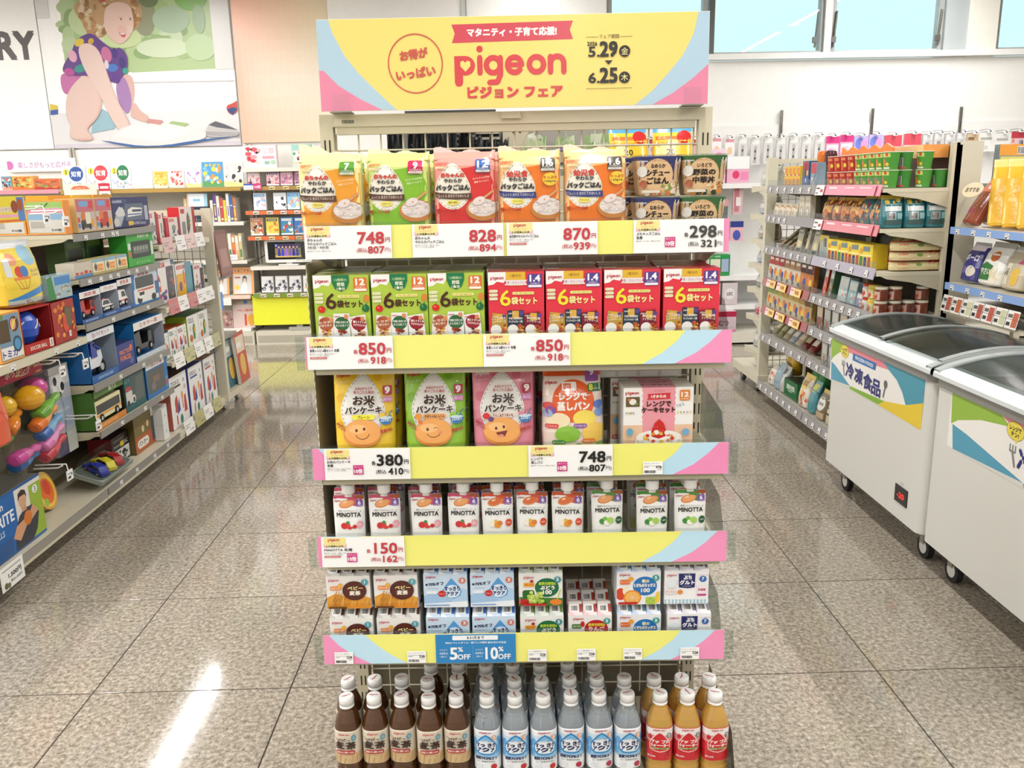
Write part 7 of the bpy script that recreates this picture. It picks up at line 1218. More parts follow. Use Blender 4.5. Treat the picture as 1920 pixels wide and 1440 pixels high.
for rz_, (z, n_, c) in enumerate(((1.258, 5, 'f6f0e8'), (1.018, 5, 'f2e6b0'), (.468, 5, 'f2eed8'), (1.486, 4, 'f0e4a0'))):
    for k in range(n_):
        m_ = MB(); m_.box(-.028, .028, -.0015, 0, 0, .03, c); art([('r', 10, 20, 60, 60, '6a5a4a'), ('r', 66, 30, 90, 70, 'b85a4a')], .056, .03).out(m_, flat((0, -.0015, 0))); wth('price_tag', 'price tag on the %s rail of the disc bay, %s from the book bay' % (('upper orange', 'lower orange', 'green', 'gold')[rz_], ORD[k]), 'price tag', m_.build('price_tag'), -2.27+k*.13 + (.17 if rz_ == 3 else 0), z, YF-.0125, 0, 'price tags of the disc bay', rx=0)
tv = MB(); tv.prism(rrect(-.235, .03, .235, .265, .02), 0, .035, 'f2f0ea', 'gloss', 'y'); sc_ = MB(); sc_.box(-.205, .205, -.002, -.0005, .062, .245, (.004, .004, .005), 'gloss')
q = art([('r', 18, 12, 82, 88, '7a6a4a'), ('r', 18, 12, 82, 24, 'b59a5a'), ('r', 18, 64, 82, 88, '3a3050'), *[('p', [(24+k*9, 20), (32+k*9, 20), (30+k*9, 62), (26+k*9, 62)], ('2a2a8a', '3a3aa0', '8a5ab0', '6a4a9a', '1f2a7a', '26268a', '2a3090')[k % 7]) for k in range(6)], *[('e', 28+k*9, 70, 2, 5, 'd8a888') for k in range(6)], ('r', 19, 74, 24, 86, '6a8ae8')], .41, .183); so = MB(); q.out(so, flat((0, -.002, .062)), 'screen')
stt = MB(); stt.box(-.10, .10, -.03, .06, 0, .015, 'f4f2ee', 'gloss'); stt.box(-.03, .03, .012, .03, .015, .05, 'e6e4de', 'gloss')
thing('television', 'small white television showing singers in blue gowns', 'television', [('casing', tv.build('casing')), ('screen', sc_.build('screen'), [('screen_picture', so.build('screen_picture'))]), ('foot', stt.build('foot'))], (-2.01, YF+.04, .767), sc_=(.95, 1, .92))
m_ = MB(); m_.box(-.44, .44, 0, .012, .055, .345, 'f2f23a', 'card', front='f4f53c'); f_ = MB(); f_.box(-.10, .22, -.02, .1, 0, .03, 'b5b0a5', 'paint'); f_.box(-.03, .03, .012, .03, .03, .2, 'a8a398', 'paint')
thing('yellow_board', 'plain bright yellow board standing on the disc bay deck', 'board', [('board', m_.build('board')), ('stand', f_.build('stand'))], (-1.955, YF+.03, .132))
m_ = MB(); m_.tube([(0, 0, 0), (-.06, .02, -.03), (-.09, .02, -.045)], .004, '1c1a18', 'gloss', 6); thing('power_cable', 'thin black cable trailing from the small television', 'cable', m_.build('power_cable'), (-2.24, YF+.1, .82))
# ================================================================ RIGHT: chest freezers
FZ = {'G1':[(6,742),(164,740),(194,710),(109,688),(36,650),(13,626)],'P1':[(164,740),(541,739),(607,711),(484,704),(207,707)],'Wt':[(36,650),(109,688),(194,710),(483,708),(607,711),(681,686),(735,648),(771,605),(591,575),(246,558),(69,616)],'BL':[(18,627),(69,616),(246,558),(27,541)],'GL':[(246,558),(591,575),(534,546),(248,545)],'BR':[(541,739),(904,741),(904,647),(771,605),(735,648),(681,686),(607,711)],'Y':[(591,575),(771,605),(904,647),(902,541),(534,546)],'rib':[(255,713),(493,715),(488,683),(254,680)],'bub':[(163,704)],'k1':[(234,628)],'k2':[(330,625)],'k3':[(423,620)],'k4':[(507,614)],'fork':[(160,658),(177,594)],'spoon':[(591,655),(578,591)],'disp':[(748,267),(849,281),(856,212),(756,201)]}
def freezer(y_far, ln, label, sx, panel, kx=1.0, tx=0):
    """front face in the plane X = 1.6, runs towards the camera from y_far"""
    r = obj('chest_freezer', None); r['label'] = label; r['category'] = 'freezer'; r.location = (1.6, y_far-ln, 0); Wd = .60
    m_ = MB(); m_.prism(rrect(0, 0, Wd, ln, .035, 5), .135, .742, 'e4e3dc', 'gloss', 'z', True); obj('body', m_.build('body'), r)
    m_ = MB(); m_.prism(rrect(-.006, -.003, Wd+.004, ln+.003, .038, 5), .738, .772, '8d8c88', 'paint', 'z', True); obj('rubber_band', m_.build('rubber_band'), r)
    # curved top frame: profile across X
    def arcz(t): return .792 + .058*sin(pi*min(max(t, 0), 1))**.8
    n = 12; fr = MB()
    for a, b in ((0, .035), (ln-.035, ln)):
        V = []
        for k in range(n+1):
            t = k/n; x = -.012 + (Wd+.022)*t
            for yy in (a, b): V += [(x, yy, .770), (x, yy, arcz(t)+.006)]
        F = []
        for k in range(n): o = k*4; F += [(o+1, o+5, o+7, o+3), (o, o+1, o+5, o+4)[::-1], (o+2, o+3, o+7, o+6)]
        fr.mesh(V, F, 'b9bdba', 'gloss', False)
    fr.prism([(-.014, .770), (.045, .770), (.06, .808), (.03, .806), (-.004, .796), (-.014, .785)], 0, ln, 'e4eaea', 'gloss', 'y'); fr.prism([(Wd-.05, .770), (Wd+.012, .770), (Wd+.012, .79), (Wd-.02, .806), (Wd-.06, .808)], 0, ln, 'dfe5e5', 'gloss', 'y')
    obj('top_frame', fr.build('top_frame'), r)
    for k, (a, b, dz) in enumerate(((.02, ln*.53, .010), (ln*.47, ln-.02, 0))):
        g_ = MB(); V = []; F = []
        for j in range(n+1): t = .06+.88*j/n; V += [(Wd*t, a, arcz(t)+dz), (Wd*t, b, arcz(t)+dz)]
        for j in range(n): F.append((2*j, 2*j+1, 2*j+3, 2*j+2))
        g_.mesh(V, F, (.44, .48, .47), 'smoke', True); gl_ = obj('glass_lid', g_.build('glass_lid'), r)
        for yy in (a, b):
            f_ = MB(); V = []
            for j in range(n+1): t = .05+.9*j/n; V += [(Wd*t, yy-.016, arcz(t)+dz+.004), (Wd*t, yy+.016, arcz(t)+dz+.004), (Wd*t, yy+.016, arcz(t)+dz-.006), (Wd*t, yy-.016, arcz(t)+dz-.006)]
            f_.mesh(V, [(4*j+i, 4*j+(i+1) % 4, 4*j+4+(i+1) % 4, 4*j+4+i) for j in range(n) for i in range(4)], 'a5aaa7', 'paint', False); obj('lid_edge', f_.build('lid_edge'), gl_)
    li = MB(); li.box(.045, Wd-.05, .04, ln-.04, .60, .602, '6f7673', 'matte')
    for a in ((.045, .048, .04, ln-.04), (Wd-.053, Wd-.05, .04, ln-.04), (.045, Wd-.05, .04, .043), (.045, Wd-.05, ln-.043, ln-.04)): li.box(*a, .60, .78, 'c3c9c6', 'matte')
    obj('liner', li.build('liner'), r)
    q = PR(); D = lambda k: [(a*kx+sx, b) if k in ('G1', 'P1', 'Wt', 'BL', 'GL', 'BR', 'Y') else (a+sx+tx, b) for a, b in FZ[k]]; X9 = 904*kx+sx
    q.rect(6*kx+sx, 541, X9, 741, 'fbf8f2'); 
    for k, c in (('G1', '9cc24a'), ('P1', 'ee8f9c'), ('BL', '5aa6c2'), ('GL', '8cba3e'), ('BR', '4e9fb6'), ('Y', 'f2d23a')): q.poly(D(k), c)
    q.poly([(27*kx+sx, 541), (246*kx+sx, 558), (534*kx+sx, 546), (902*kx+sx, 541)], 'e4e3dc'); q.poly(D('GL'), '8cba3e'); q.poly(D('Y'), 'f2d23a')
    q.poly(D('rib'), '2f74b8'); cx = sum(p[0] for p in D('rib'))/4; cz = sum(p[1] for p in D('rib'))/4; q.text('FROZEN FOOD', cx, cz, 15, 'f4f8fc', 180, b=.6)
    bx_, bz_ = D('bub')[0]; q.ell(bx_, bz_, 46, 30, '3a3a3a', 24); q.ell(bx_, bz_, 44.5, 28.5, 'f4e05a', 24); q.poly([(bx_+2, bz_-26), (bx_+18, bz_-27), (bx_+8, bz_-40)], 'f4e05a'); q.text('レンジで', bx_, bz_+7, 14, '2c2a28', 58, b=.6); q.text('チン!', bx_, bz_-11, 14, '2c2a28', 40, b=.6)
    for k, ch in zip(('k1', 'k2', 'k3', 'k4'), '冷凍食品'): x, z = D(k)[0]; q.text(ch, x, z-2, 66, '2a2f7c', 84, b=2.6)
    (fx, fz), (gx, gz) = D('fork'); q.line([(fx, fz-22), (gx, gz)], 9, '8a8a86')
    for d_ in (-14, 0, 14): q.line([(fx+d_, fz), (fx+d_, fz-18)], 5, '8a8a86')
    q.line([(fx-14, fz-20), (fx+14, fz-20)], 6, '8a8a86')
    (fx, fz), (gx, gz) = D('spoon'); q.ell(fx, fz-8, 16, 17, '6a6a66', 16); q.line([(fx, fz-14), (gx, gz)], 9, '6a6a66')
    F = flat((-.0003, ln, 0), (0, -1, 0), (0, 0, 1))
    pr_ = MB(); q.clip(0, 0, ln*1000-36, 800); q.out(pr_, F); obj('front_print', pr_.build('front_print'), r)
    if panel:
        m_ = MB(); m_.box(-.004, .002, ln-.853, ln-.752, .205, .275, '191616', 'gloss'); p_ = obj('display_panel', m_.build('display_panel'), r)
        q = PR(); q.text('-20', 802, 238, 22, 'ff2a2a', 56, b=.6); m_ = MB(); q.out(m_, flat((-.0042, ln, 0), (0, -1, 0), (0, 0, 1)), 'led'); obj('digits', m_.build('digits'), p_)
        q = PR(); q.text('℃ 8', 800, 288, 8, '6a6a66', 22); m_ = MB(); q.out(m_, flat((-.0003, ln, 0), (0, -1, 0), (0, 0, 1))); obj('small_lettering', m_.build('small_lettering'), p_)
    for yy in (.09, ln-.10):
        castor(r, .085, yy, .046, .137, 'd8d8d2', '1d1c1b')
        castor(r, Wd-.085, yy, .046, .137, 'd8d8d2', '1d1c1b')
    return r
freezer(3.945, .955, 'white chest freezer with curved glass lids and a red temperature display', 0, True)
freezer(2.967, 1.05, 'white chest freezer nearest the camera, cut off by the picture edge', 104, False, 1.85, 225)
# ================================================================ RIGHT: baby food gondolas
RXF = 1.80
def rth(name, label, cat, parts, Y, inset, z, rz=0, group=None, rx=0): return thing(name, label, cat, parts, (RXF+inset, Y, z), -pi/2+rz, group, rx)
LV = [1.43, 1.245, 1.042, .832, .645, .458, .12]
def near_post():
    m_ = MB(); m_.box(.325, .45, 0, .032, .02, 1.635, 'dcd5bf', 'paint')
    for k in range(28): m_.box(.3245, .327, .012, .018, .3+k*.045, .325+k*.045, '4a463c', 'matte')
    obj('upright', m_.build('upright'), R2)
TG2 = ptag(.034, .030)
def rbay(label, y0, y1, rails, tags):
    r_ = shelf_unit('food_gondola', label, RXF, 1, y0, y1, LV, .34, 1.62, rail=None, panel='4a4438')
    for i, z in enumerate(LV):
        m_ = MB(); c = rails[i]; n = y1-y0
        m_.prism([(-.016, -.034), (-.012, -.034), (.0, .018), (-.004, .018)], .004, n-.004, c or '989393', 'lam' if c else 'paint', 'y'); o = obj('ticket_rail', m_.build('ticket_rail'), r_)
        m_ = MB(); m_.prism([(-.004, .018), (-.002, .018), (-.002, .05), (-.004, .05)], .004, n-.004, (.90, .91, .92), 'clear', 'y'); obj('clear_upstand', m_.build('clear_upstand'), o)
        for t in tags[i]:
            p_ = obj('price_tag', TG2, o); p_.location = (-.017, n-t*n, -.027); p_.rotation_euler = (-.2, 0, -pi/2)
        o.location = (0, 0, z)
    return r_
rng = lambda a, b, n: [a+(b-a)*k/max(n-1, 1) for k in range(n)]
R1 = rbay('food gondola bay farthest along the freezer side, with red-railed middle shelves', 4.78, 5.64, [None, None, None, '98222a', '98222a', None, None], [rng(.1, .9, 6), rng(.1, .45, 4), rng(.08, .9, 7), [], [], rng(.1, .9, 6), rng(.1, .9, 7)])
R2 = rbay('food gondola bay with pink-railed upper shelves next to the freezers', 3.96, 4.775, ['e88aa0', 'e07a88', 'a9a2b4', None, None, None, None], [[.08], [.08], rng(.25, .9, 4), rng(.1, .95, 8), rng(.1, .6, 4), rng(.1, .5, 4), rng(.1, .6, 5)])
near_post()
for z in (.832, .645):
    for k, Y in enumerate((5.44, 5.24, 4.98)):
        m_ = MB(); m_.box(-.085, .085, -.0015, 0, 0, .048, 'f2d060', 'lam'); art([('r', 0, 0, 34, 100, 'f4dcd4'), ('t', '増量', 62, 52, 44, 'b85a1e', 40, .6), ('r', 4, 60, 30, 76, 'c86a7a')], .17, .048).out(m_, flat((0, -.0015, 0)))
        rth('shelf_card', 'yellow promotion card on the %s red rail, %s from the end rack' % ('upper' if z > .7 else 'lower', ORD[k]), 'price card', m_.build('shelf_card'), Y, -.021, z-.033, 0, 'yellow cards on the red rails', rx=-.22)
for z, nm in ((1.43, 'uppermost'), (1.245, 'second')):
    m_ = MB(); m_.box(-.06, .06, -.0015, 0, 0, .055, 'f6f4f0', 'lam'); art([('r', 8, 60, 50, 76, '5a5654'), ('r', 60, 30, 90, 60, 'c8506a'), ('r', 8, 16, 40, 26, '3a3836')], .12, .055).out(m_, flat((0, -.0015, 0)))
    rth('shelf_card', 'white price card at the far end of the %s pink rail' % nm, 'price card', m_.build('shelf_card'), 4.70, -.021, z-.037, 0, 'white cards on the pink rails', rx=-.22)
    m_ = MB(); m_.box(-.3, .3, -.0012, 0, 0, .05, 'e98aa2' if z > 1.4 else 'e27684', 'lam'); art([('r', 6, 66, 24, 84, 'f8e6ea'), ('r', 40, 70, 60, 84, 'f6d6dc'), ('r', 70, 70, 92, 84, 'f6d6dc')], .6, .05).out(m_, flat((0, -.0012, 0)))
    rth('rail_banner', 'pink rail banner along the %s shelf beside the cups and bags' % nm, 'banner', m_.build('rail_banner'), 4.31, -.0205, z-.034, 0, 'pink rail banners', rx=-.22)

# --- goods; each its own thing, art kept simple at this distance
def cup(base, ops, top='e8e2d0'):
    prof = [(0, .030, .030, 0), (.075, .037, .037, 0), (.078, .0385, .0385, 0), (.081, .0385, .0385, 0), (.0815, .036, .036, 0)]
    m_ = MB(); m_.rings([(*p, base if p[0] < .077 else top) for p in prof], 20, 2, base, 'card'); art(ops, .074, .08).out(m_, lambda x, z, d: oncyl(interp([(q_[0], q_[1], q_[2], 0) for q_ in prof], z)[0])(x, z, d), 'ink', step=10)
    m_.xf(T3((0, .0385, 0))); return m_.build('cup')
CG = cup('4f9a3a', [('r', 2, 70, 98, 92, 'c9d86a'), ('t', 'にんじん', 40, 80, 14, 'f4f2c8', 60, .4), ('e', 40, 38, 26, 26, 'd8843a'), ('e', 74, 84, 10, 10, 'd84a3a'), ('e', 76, 30, 10, 10, 'e8d04a'), ('r', 10, 4, 90, 14, 'dfe8c8')])
CGB = cup('3f8a36', [('b', 34, 16, 66, 66), ('r', 30, 4, 80, 14, 'd85a4a')]); CR = cup('b83224', [('r', 10, 70, 90, 90, 'd85a3a'), ('t', 'ビスコ', 50, 80, 14, 'f4d8a0', 60, .4), ('e', 46, 36, 28, 28, 'e0703a'), ('e', 46, 36, 20, 20, 'd85a3a'), ('e', 82, 40, 10, 14, 'f2d84a')])
n_ = 0
for lv in range(2):
    for k, Y in enumerate((4.70, 4.612, 4.524, 4.436)):
        rth('snack_cup', 'red snack cup on the uppermost shelf, %s from the far end, %s layer' % (ORD[k], ('lower', 'upper')[lv]), 'snack cup', CR, Y, .02, 1.432+lv*.0825, 0, 'snack cups on the uppermost food shelf')
    for k, (Y, ins, me) in enumerate(((4.346, .02, CG), (4.267, .02, CG), (4.188, .02, CG), (4.109, .02, CG), (4.030, .02, CG), (4.030, .099, CGB), (4.030, .178, CG), (4.030, .256, CGB))):
        if lv == 1 and k == 7: continue
        rth('snack_cup', 'green snack cup, %s from the red cups, %s layer' % (ORD[k], ('lower', 'upper')[lv]), 'snack cup', me, Y, ins, 1.432+lv*.0825, (.6 if k == 5 else .0), 'snack cups on the uppermost food shelf')
ot = MB(); ot.prism([(-.30, 0), (.30, 0), (.30, .02), *[(.30-.6*k/9, .02 + (.026 if k % 2 else .004)) for k in range(10)], (-.30, .02)], 0, .012, 'f0832e', 'card', 'y'); rth('snack_header', 'zigzag orange and white header card above the red snack cups', 'card', ot.build('snack_header'), 4.42, .10, 1.595, 0)
m_ = MB(); m_.box(-.16, .16, 0, .12, 0, .06, 'f0a050', 'card', front='f4c890'); rth('snack_tray', 'orange paper tray behind the green snack cups', 'tray', m_.build('snack_tray'), 4.18, .20, 1.565, 0)
Gr = 'boxed food on the uppermost shelf'
YB = [('r', 4, 60, 96, 96, 'f0b82a'), ('e', 50, 60, 30, 24, 'd8602a'), ('e', 50, 60, 20, 14, 'e8a04a'), ('r', 10, 8, 90, 30, 'c83a2a'), ('r', 14, 12, 60, 24, 'f2e8b0')]
for k in range(8): rth('snack_carton', 'small yellow and red snack carton, %s column from the end rack, %s layer' % (ORD[k % 4], ('lower', 'upper')[k // 4]), 'carton', carton(.066, .05, .062, 'f2c42e', YB), 5.36-.069*(k % 4), .02, 1.432+.063*(k // 4), 0, Gr)
rth('snack_carton', 'blue and red upright snack carton beside the small yellow ones', 'carton', carton(.10, .05, .15, '4a6a90', [('r', 6, 66, 94, 96, 'b8283a'), ('p', [(30, 30), (60, 30), (64, 90), (40, 92)], '7a1f24'), ('r', 30, 6, 96, 40, '1f5ab0'), ('r', 50, 20, 66, 34, 'f0efe8'), ('r', 66, 46, 94, 64, 'e8c03a')]), 5.03, .02, 1.432, 0, Gr)
rth('snack_carton', 'grey-blue snack carton next to the red cups', 'carton', carton(.09, .05, .14, '8aa0b0', [('r', 6, 56, 94, 96, 'c83a4a'), ('r', 10, 10, 60, 40, 'd8d8d4'), ('l', [(20, 10), (90, 60)], 6, '3a4a5a')]), 4.90, .02, 1.432, 0, Gr)
for k, c in enumerate(('e87a2a', '5a3038')):
    m_ = MB(); m_.rings([(0, .032, .032, 0), (.06, .034, .034, 0), (.075, .03, .03, 0), (.08, .018, .018, 0)], 16, 2, c, 'gloss'); rth('round_tub', '%s round tub lid standing behind the snack cartons' % ('orange', 'dark brown')[k], 'tub', m_.build('round_tub'), 4.98-.11*k, .10, 1.555, 0)
# second shelf
Gs2 = 'packs on the second food shelf'
for k in range(4): rth('card_pack', 'small cream card pack on the second shelf, %s from the end rack' % ORD[k], 'pack', carton(.10, .03, .085, 'e6dcc4', [('r', 8, 70, 60, 84, 'b87a5a'), ('e', 30, 34, 18, 20, 'e8b890'), ('e', 66, 30, 14, 16, 'f4f0e6'), ('r', 60, 60, 92, 80, 'c8a878')]), 5.53-.108*k, .02, 1.247, .0, Gs2, rx=-.2)
for k in range(2): rth('card_pack', 'tall beige spoon pack on the second shelf, %s' % ('outer', 'inner')[k], 'pack', carton(.085, .03, .14, 'd9d0bc', [('r', 10, 76, 90, 92, 'e6dcc8'), ('t', '20%OFF' if k else 'スプーン', 50, 80, 8, 'b8402e' if k else '5a5040', 70), ('r', 20, 10, 80, 56, 'b9b09c', 10), ('e', 50, 30, 14, 16, 'f0ece0')]), 5.06-.095*k, .02, 1.247, .0, Gs2)
bb = lambda c1, c2, hd_: bag(.115, .07, .135, c1, [('r', 8, 40, 92, 66, c2), ('e', 50, 34, 26, 20, 'a85a2a'), ('z', 10, 8, 90, 40, ['d8843a', 'c85a2a', 'e8b84a', '6a3a1e'], 10, 3, 9), ('z', 10, 68, 90, 84, ['f0d870', 'e8c04a', c2], 8, 4, 7)], hd_)
tl = bag(.12, .075, .15, '2f7a82', [('r', 12, 52, 88, 74, 'dfe6e4'), ('b', 20, 26, 60, 48), ('r', 8, 10, 92, 24, '3f5a58'), ('r', 66, 28, 90, 46, '8ab8b8'), ('z', 10, 76, 90, 88, ['f0d060', 'e8c440', 'f4e8a0'], 8, 4, 7)], 'e6c84a'); tf = bag(.12, .075, .15, '2f6a72', [('z', 8, 8, 92, 70, ['b85a3a', 'd8a04a', '8a3a2a', '5a8a88', 'e8d8b0'], 18, 3, 8), ('e', 40, 40, 20, 16, 'c8702e')], 'e8cc50')
BB = [bb('8a3f26', 'd8a04a', 'd8a83a'), bb('9a3a2a', 'e8c060', 'e8c050'), bb('7a3a22', 'c8843a', 'd8b040')]
for k in range(4): rth('snack_bag', 'brown and gold twisted snack bag on the second shelf, %s from the far end' % ORD[k], 'snack bag', BB[k % 3], 4.70-.122*k, .02, 1.247, (.08, -.1, .05)[k % 3], 'snack bags on the second food shelf')
for k, (Y, ins, rz_) in enumerate(((4.222, .02, .02), (4.098, .02, -.02), (3.976, .068, pi/2), (3.976, .174, pi/2), (3.976, .276, pi/2))): rth('snack_bag', 'teal and gold snack bag on the second shelf, %s from the brown bags' % ORD[k], 'snack bag', tf if k < 2 else tl, Y, ins, 1.247, rz_, 'snack bags on the second food shelf').scale = (.84, .84, 1) if k > 1 else (1, 1, 1)
# third shelf
Gt = 'packs on the third food shelf'
sp_ = carton(.06, .02, .17, 'b9b4a2', [('r', 10, 66, 90, 94, '8f8c7c'), ('e', 50, 34, 28, 20, 'd8c898'), ('r', 10, 4, 90, 16, '3a4a44'), ('r', 20, 74, 70, 80, 'dcd8cc')], fin='film')
for k in range(3): rth('pouch_spoon', 'grey long-necked utensil pack on the third shelf, %s from the end rack' % ORD[k], 'pack', sp_, 5.12-.13*k, .03, 1.045, (.2, -.1, .2)[k], Gt, rx=-.2)
st_ = lambda c: carton(.05, .02, .19, c, [('r', 10, 8, 90, 30, 'd8b89a'), ('r', 10, 40, 90, 92, 'b5ab90')], fin='film')
for k in range(4): rth('stick_pack', 'slim leaning biscuit stick pack on the third shelf, %s from the end rack' % ORD[k], 'pack', st_(('8a7a5a', '6a6a4a', '9a8058', 'b8a070')[k]), 5.54-.10*k, .06, 1.045, 0, Gt, rx=-.9)
yb = [('r', 0, 0, 100, 100, 'eed23a'), ('r', 30, 70, 80, 90, '7a8a8a'), ('r', 8, 4, 30, 48, 'b8302a'), ('r', 38, 4, 58, 46, '2a3a8a'), ('r', 66, 4, 86, 48, 'c84a2a'), ('e', 18, 70, 12, 14, 'd8a03a'), ('r', 12, 50, 92, 58, 'f6ec9a')]
yg = [o if len(o) < 6 or o[5] != 'b8302a' else (*o[:5], '2f8a3a') for o in yb]
rth('card_pack', 'yellow-edged grey pack at the far end of the third pink bay shelf', 'pack', carton(.13, .05, .13, 'a8a894', [('r', 0, 76, 100, 100, 'd8c03a'), ('b', 40, 50, 80, 90), ('r', 8, 8, 92, 44, '9aa8a8')]), 4.68, .02, 1.045, 0, Gt)
for k in range(4): rth('drink_carton_pack', 'bright yellow multi-pack carton on the third shelf, %s from the far end' % ORD[k], 'carton', carton(.125, .08, .118, 'eed23a', yb if k % 2 == 0 else yg, side='d8b82a'), 4.535-.135*k, .015, 1.045, .12, Gt)
rs = lambda: bag(.075, .05, .22, 'e2cf9a', [('r', 6, 76, 94, 96, 'd8584e'), ('r', 6, 4, 94, 20, 'd8584e'), ('e', 50, 56, 24, 8, '7aa84a'), ('r', 24, 30, 76, 46, 'f2e8c8'), ('z', 10, 22, 90, 74, ['f4ecd0', 'c8b070', '9ab85a'], 8, 3, 6)], 'c8503e')
RS = rs()
for k in range(2): rth('cracker_pack', 'red and cream cracker stick pack leaning at the third shelf end, %s of two' % ORD[k], 'pack', RS, 4.155-.083*k, .10, 1.05, 0, Gt, rx=-.45)
RS2 = bag(.25, .05, .045, 'e2cf9a', [('r', 74, 4, 98, 96, 'c85048'), ('r', 16, 20, 34, 80, 'd8685e'), ('r', 40, 10, 60, 60, 'f0e6c4'), ('e', 56, 60, 6, 18, '7aa04a')], 'c8503e', step=30)
for k in range(3): rth('cracker_pack', 'red and cream cracker stick pack lying across the third shelf end, %s from below' % ORD[k], 'pack', RS2, 3.985, .20, 1.046+.046*k, pi/2, Gt)
# fourth to sixth shelf: standing packs
sty = [('c83a34', 'd8d8cc'), ('c8463a', 'cfd0c4'), ('b5342e', 'd4cec0'), ('a8845a', 'd8ccb0'), ('b08a60', 'cfc6b0'), ('a8845a', 'd0c8b4'), ('3a1c1a', 'b8783a'), ('3a1c1a', 'b0703a')]
for lv, (z, h) in enumerate(((.834, .165), (.647, .16))):
    for k in range(8):
        a, b = sty[k] if lv == 0 else [('8a9a4a', 'e0d0a0'), ('9aa85a', 'e0d4a8'), ('c8a848', 'e0d0a0'), ('c8a040', 'dccc9c'), ('d0a848', 'e0d0a4'), ('c8a048', 'dccca0'), ('b89040', 'd8c898'), ('6a3a1a', 'c8a868')][k]
        for j in range(1):
            rth('baby_food_pack', 'upright baby food pack on the %s red-railed shelf, %s from the end rack' % (('upper', 'lower')[lv], ORD[k]), 'pack', carton(.086, .03, h, b, [('r', 0, 62, 100, 100, a), ('r', 70, 66, 94, 96, '8a1f24' if lv == 0 else '7a8a3a'), ('r', 8, 80, 60, 90, 'f0e4d0'), ('e', 30, 38, 22, 16, 'd87a3a'), ('e', 60, 30, 20, 14, ('3a5a9a', 'e8c04a')[(k+lv) % 2]), ('r', 54, 6, 90, 20, '5a4a3a')]), 5.565-.098*k, .02+.0*j, z, .15, 'upright packs on the red-railed shelves', rx=-.1)
for k, (Y, w_, h, c, lab) in enumerate(((4.70, .05, .17, 'c83a2a', 'tall red film pack'), (4.62, .05, .17, '4a6a4a', 'leaning green film pack'), (4.45, .11, .13, 'b8ccd0', 'pale blue pack with an orange figure'), (4.33, .10, .12, '8ab0b8', 'teal carton pack'), (4.22, .10, .07, '8a86a8', 'violet flat pack'))):
    rth('baby_food_pack', '%s on the fourth pink bay shelf' % lab, 'pack', carton(w_, .05, h, c, [('r', 8, 60, 92, 92, 'd8dcd4'), ('z', 10, 8, 90, 55, ['d8704a', 'e8d0b0', c], 6, 3, 10)], fin='film'), Y, .04, .834, 0, 'packs on the fourth food shelf', rx=-.15)
def jar(lid, body, lab):
    m_ = MB(); m_.rings([(0, .028, .028, 0), (.004, .031, .031, 0), (.048, .031, .031, 0), (.055, .027, .027, 0)], 18, 2, body, 'gloss'); art([('r', 0, 10, 100, 90, lab), ('e', 50, 45, 30, 34, 'c8563a'), ('e', 50, 66, 24, 14, 'e0a888')], .06, .05).out(m_, oncyl(.0312), 'ink', step=8); m_.rings([(.055, .030, .030, 0), (.066, .030, .030, 0), (.067, .028, .028, 0)], 18, 2, lid, 'gloss'); m_.xf(T3((0, .031, 0))); return m_.build('jar')
JA, JB, JC, JD = jar('e8dcc0', '7a3a26', 'd8b8a8'), jar('e6cf5a', 'd8c04a', 'e8dca0'), jar('c8402e', 'd8d4cc', 'e8e4da'), jar('e6e0cc', '6a3a2a', 'c8a090')
for k, (Y, ins, me, lv) in enumerate(((4.14, .02, JC, 0), (4.14, .02, JC, 1), (4.075, .02, JB, 0), (4.075, .02, JB, 1), (4.005, .02, JA, 0), (4.005, .02, JA, 1), (4.006, .088, JD, 0), (4.006, .088, JA, 1), (4.006, .154, JD, 0), (4.006, .22, JA, 0), (4.006, .22, JD, 1))):
    rth('food_jar', '%s jar at the freezer end of the fourth shelf, %s in the group, %s layer' % ({0: 'red-lidded', 1: 'red-lidded', 2: 'yellow', 3: 'yellow'}.get(k, 'cream-lidded'), ORD[k], ('lower', 'upper')[lv]), 'jar', me, Y, ins, .834+lv*.068, 0, 'food jars by the freezers')
for k in range(6): rth('baby_food_pack', 'dim film pack on the fifth pink bay shelf, %s from the far end' % ORD[k], 'pack', carton(.09, .04, .14, ('7a4a3a', '8a8a80', '9a9a94', 'a8a49a', '6a6a60', '8a7a6a')[k], [('r', 10, 50, 90, 90, ('d8c8a8', 'c8c8c0', 'e0dcd4')[k % 3]), ('z', 10, 8, 90, 45, ['b85a3a', 'c8b890'], 5, 3, 10)], fin='film'), 4.70-.11*k, .03, .647, 0, 'packs on the fifth food shelf')
for k in range(7): rth('baby_food_pack', 'long film pack lying on the sixth food shelf, %s from the end rack' % ORD[k], 'pack', bag(.075, .04, .2, ('8a8458', '7a7a48', 'a89a78', '9aa0a8', 'b8a890', '6a2420', '7a2a24', '8aa0a8')[k], [('r', 12, 20, 88, 50, ('d8ccb0', 'b8b088', 'e0dcd0', 'e8e4dc')[k % 4]), ('e', 50, 66, 24, 10, ('c86a4a', '8a9a4a')[k % 2])]), 5.54-.11*k, .05, .46, .15, 'packs on the sixth food shelf', rx=-.75)
for k in range(3): rth('baby_food_pack', 'grey and white upright pack on the sixth shelf beside the freezer, %s' % ORD[k], 'pack', carton(.08, .04, .13, ('b8b0a0', '9ab0bc', '8a9aa4')[k], [('r', 10, 50, 90, 90, 'dcdcd4'), ('z', 10, 8, 90, 45, ['c8704a', '6a8aa0'], 5, 3, 10)]), 4.60-.10*k, .03, .46, 0, 'packs on the sixth food shelf')
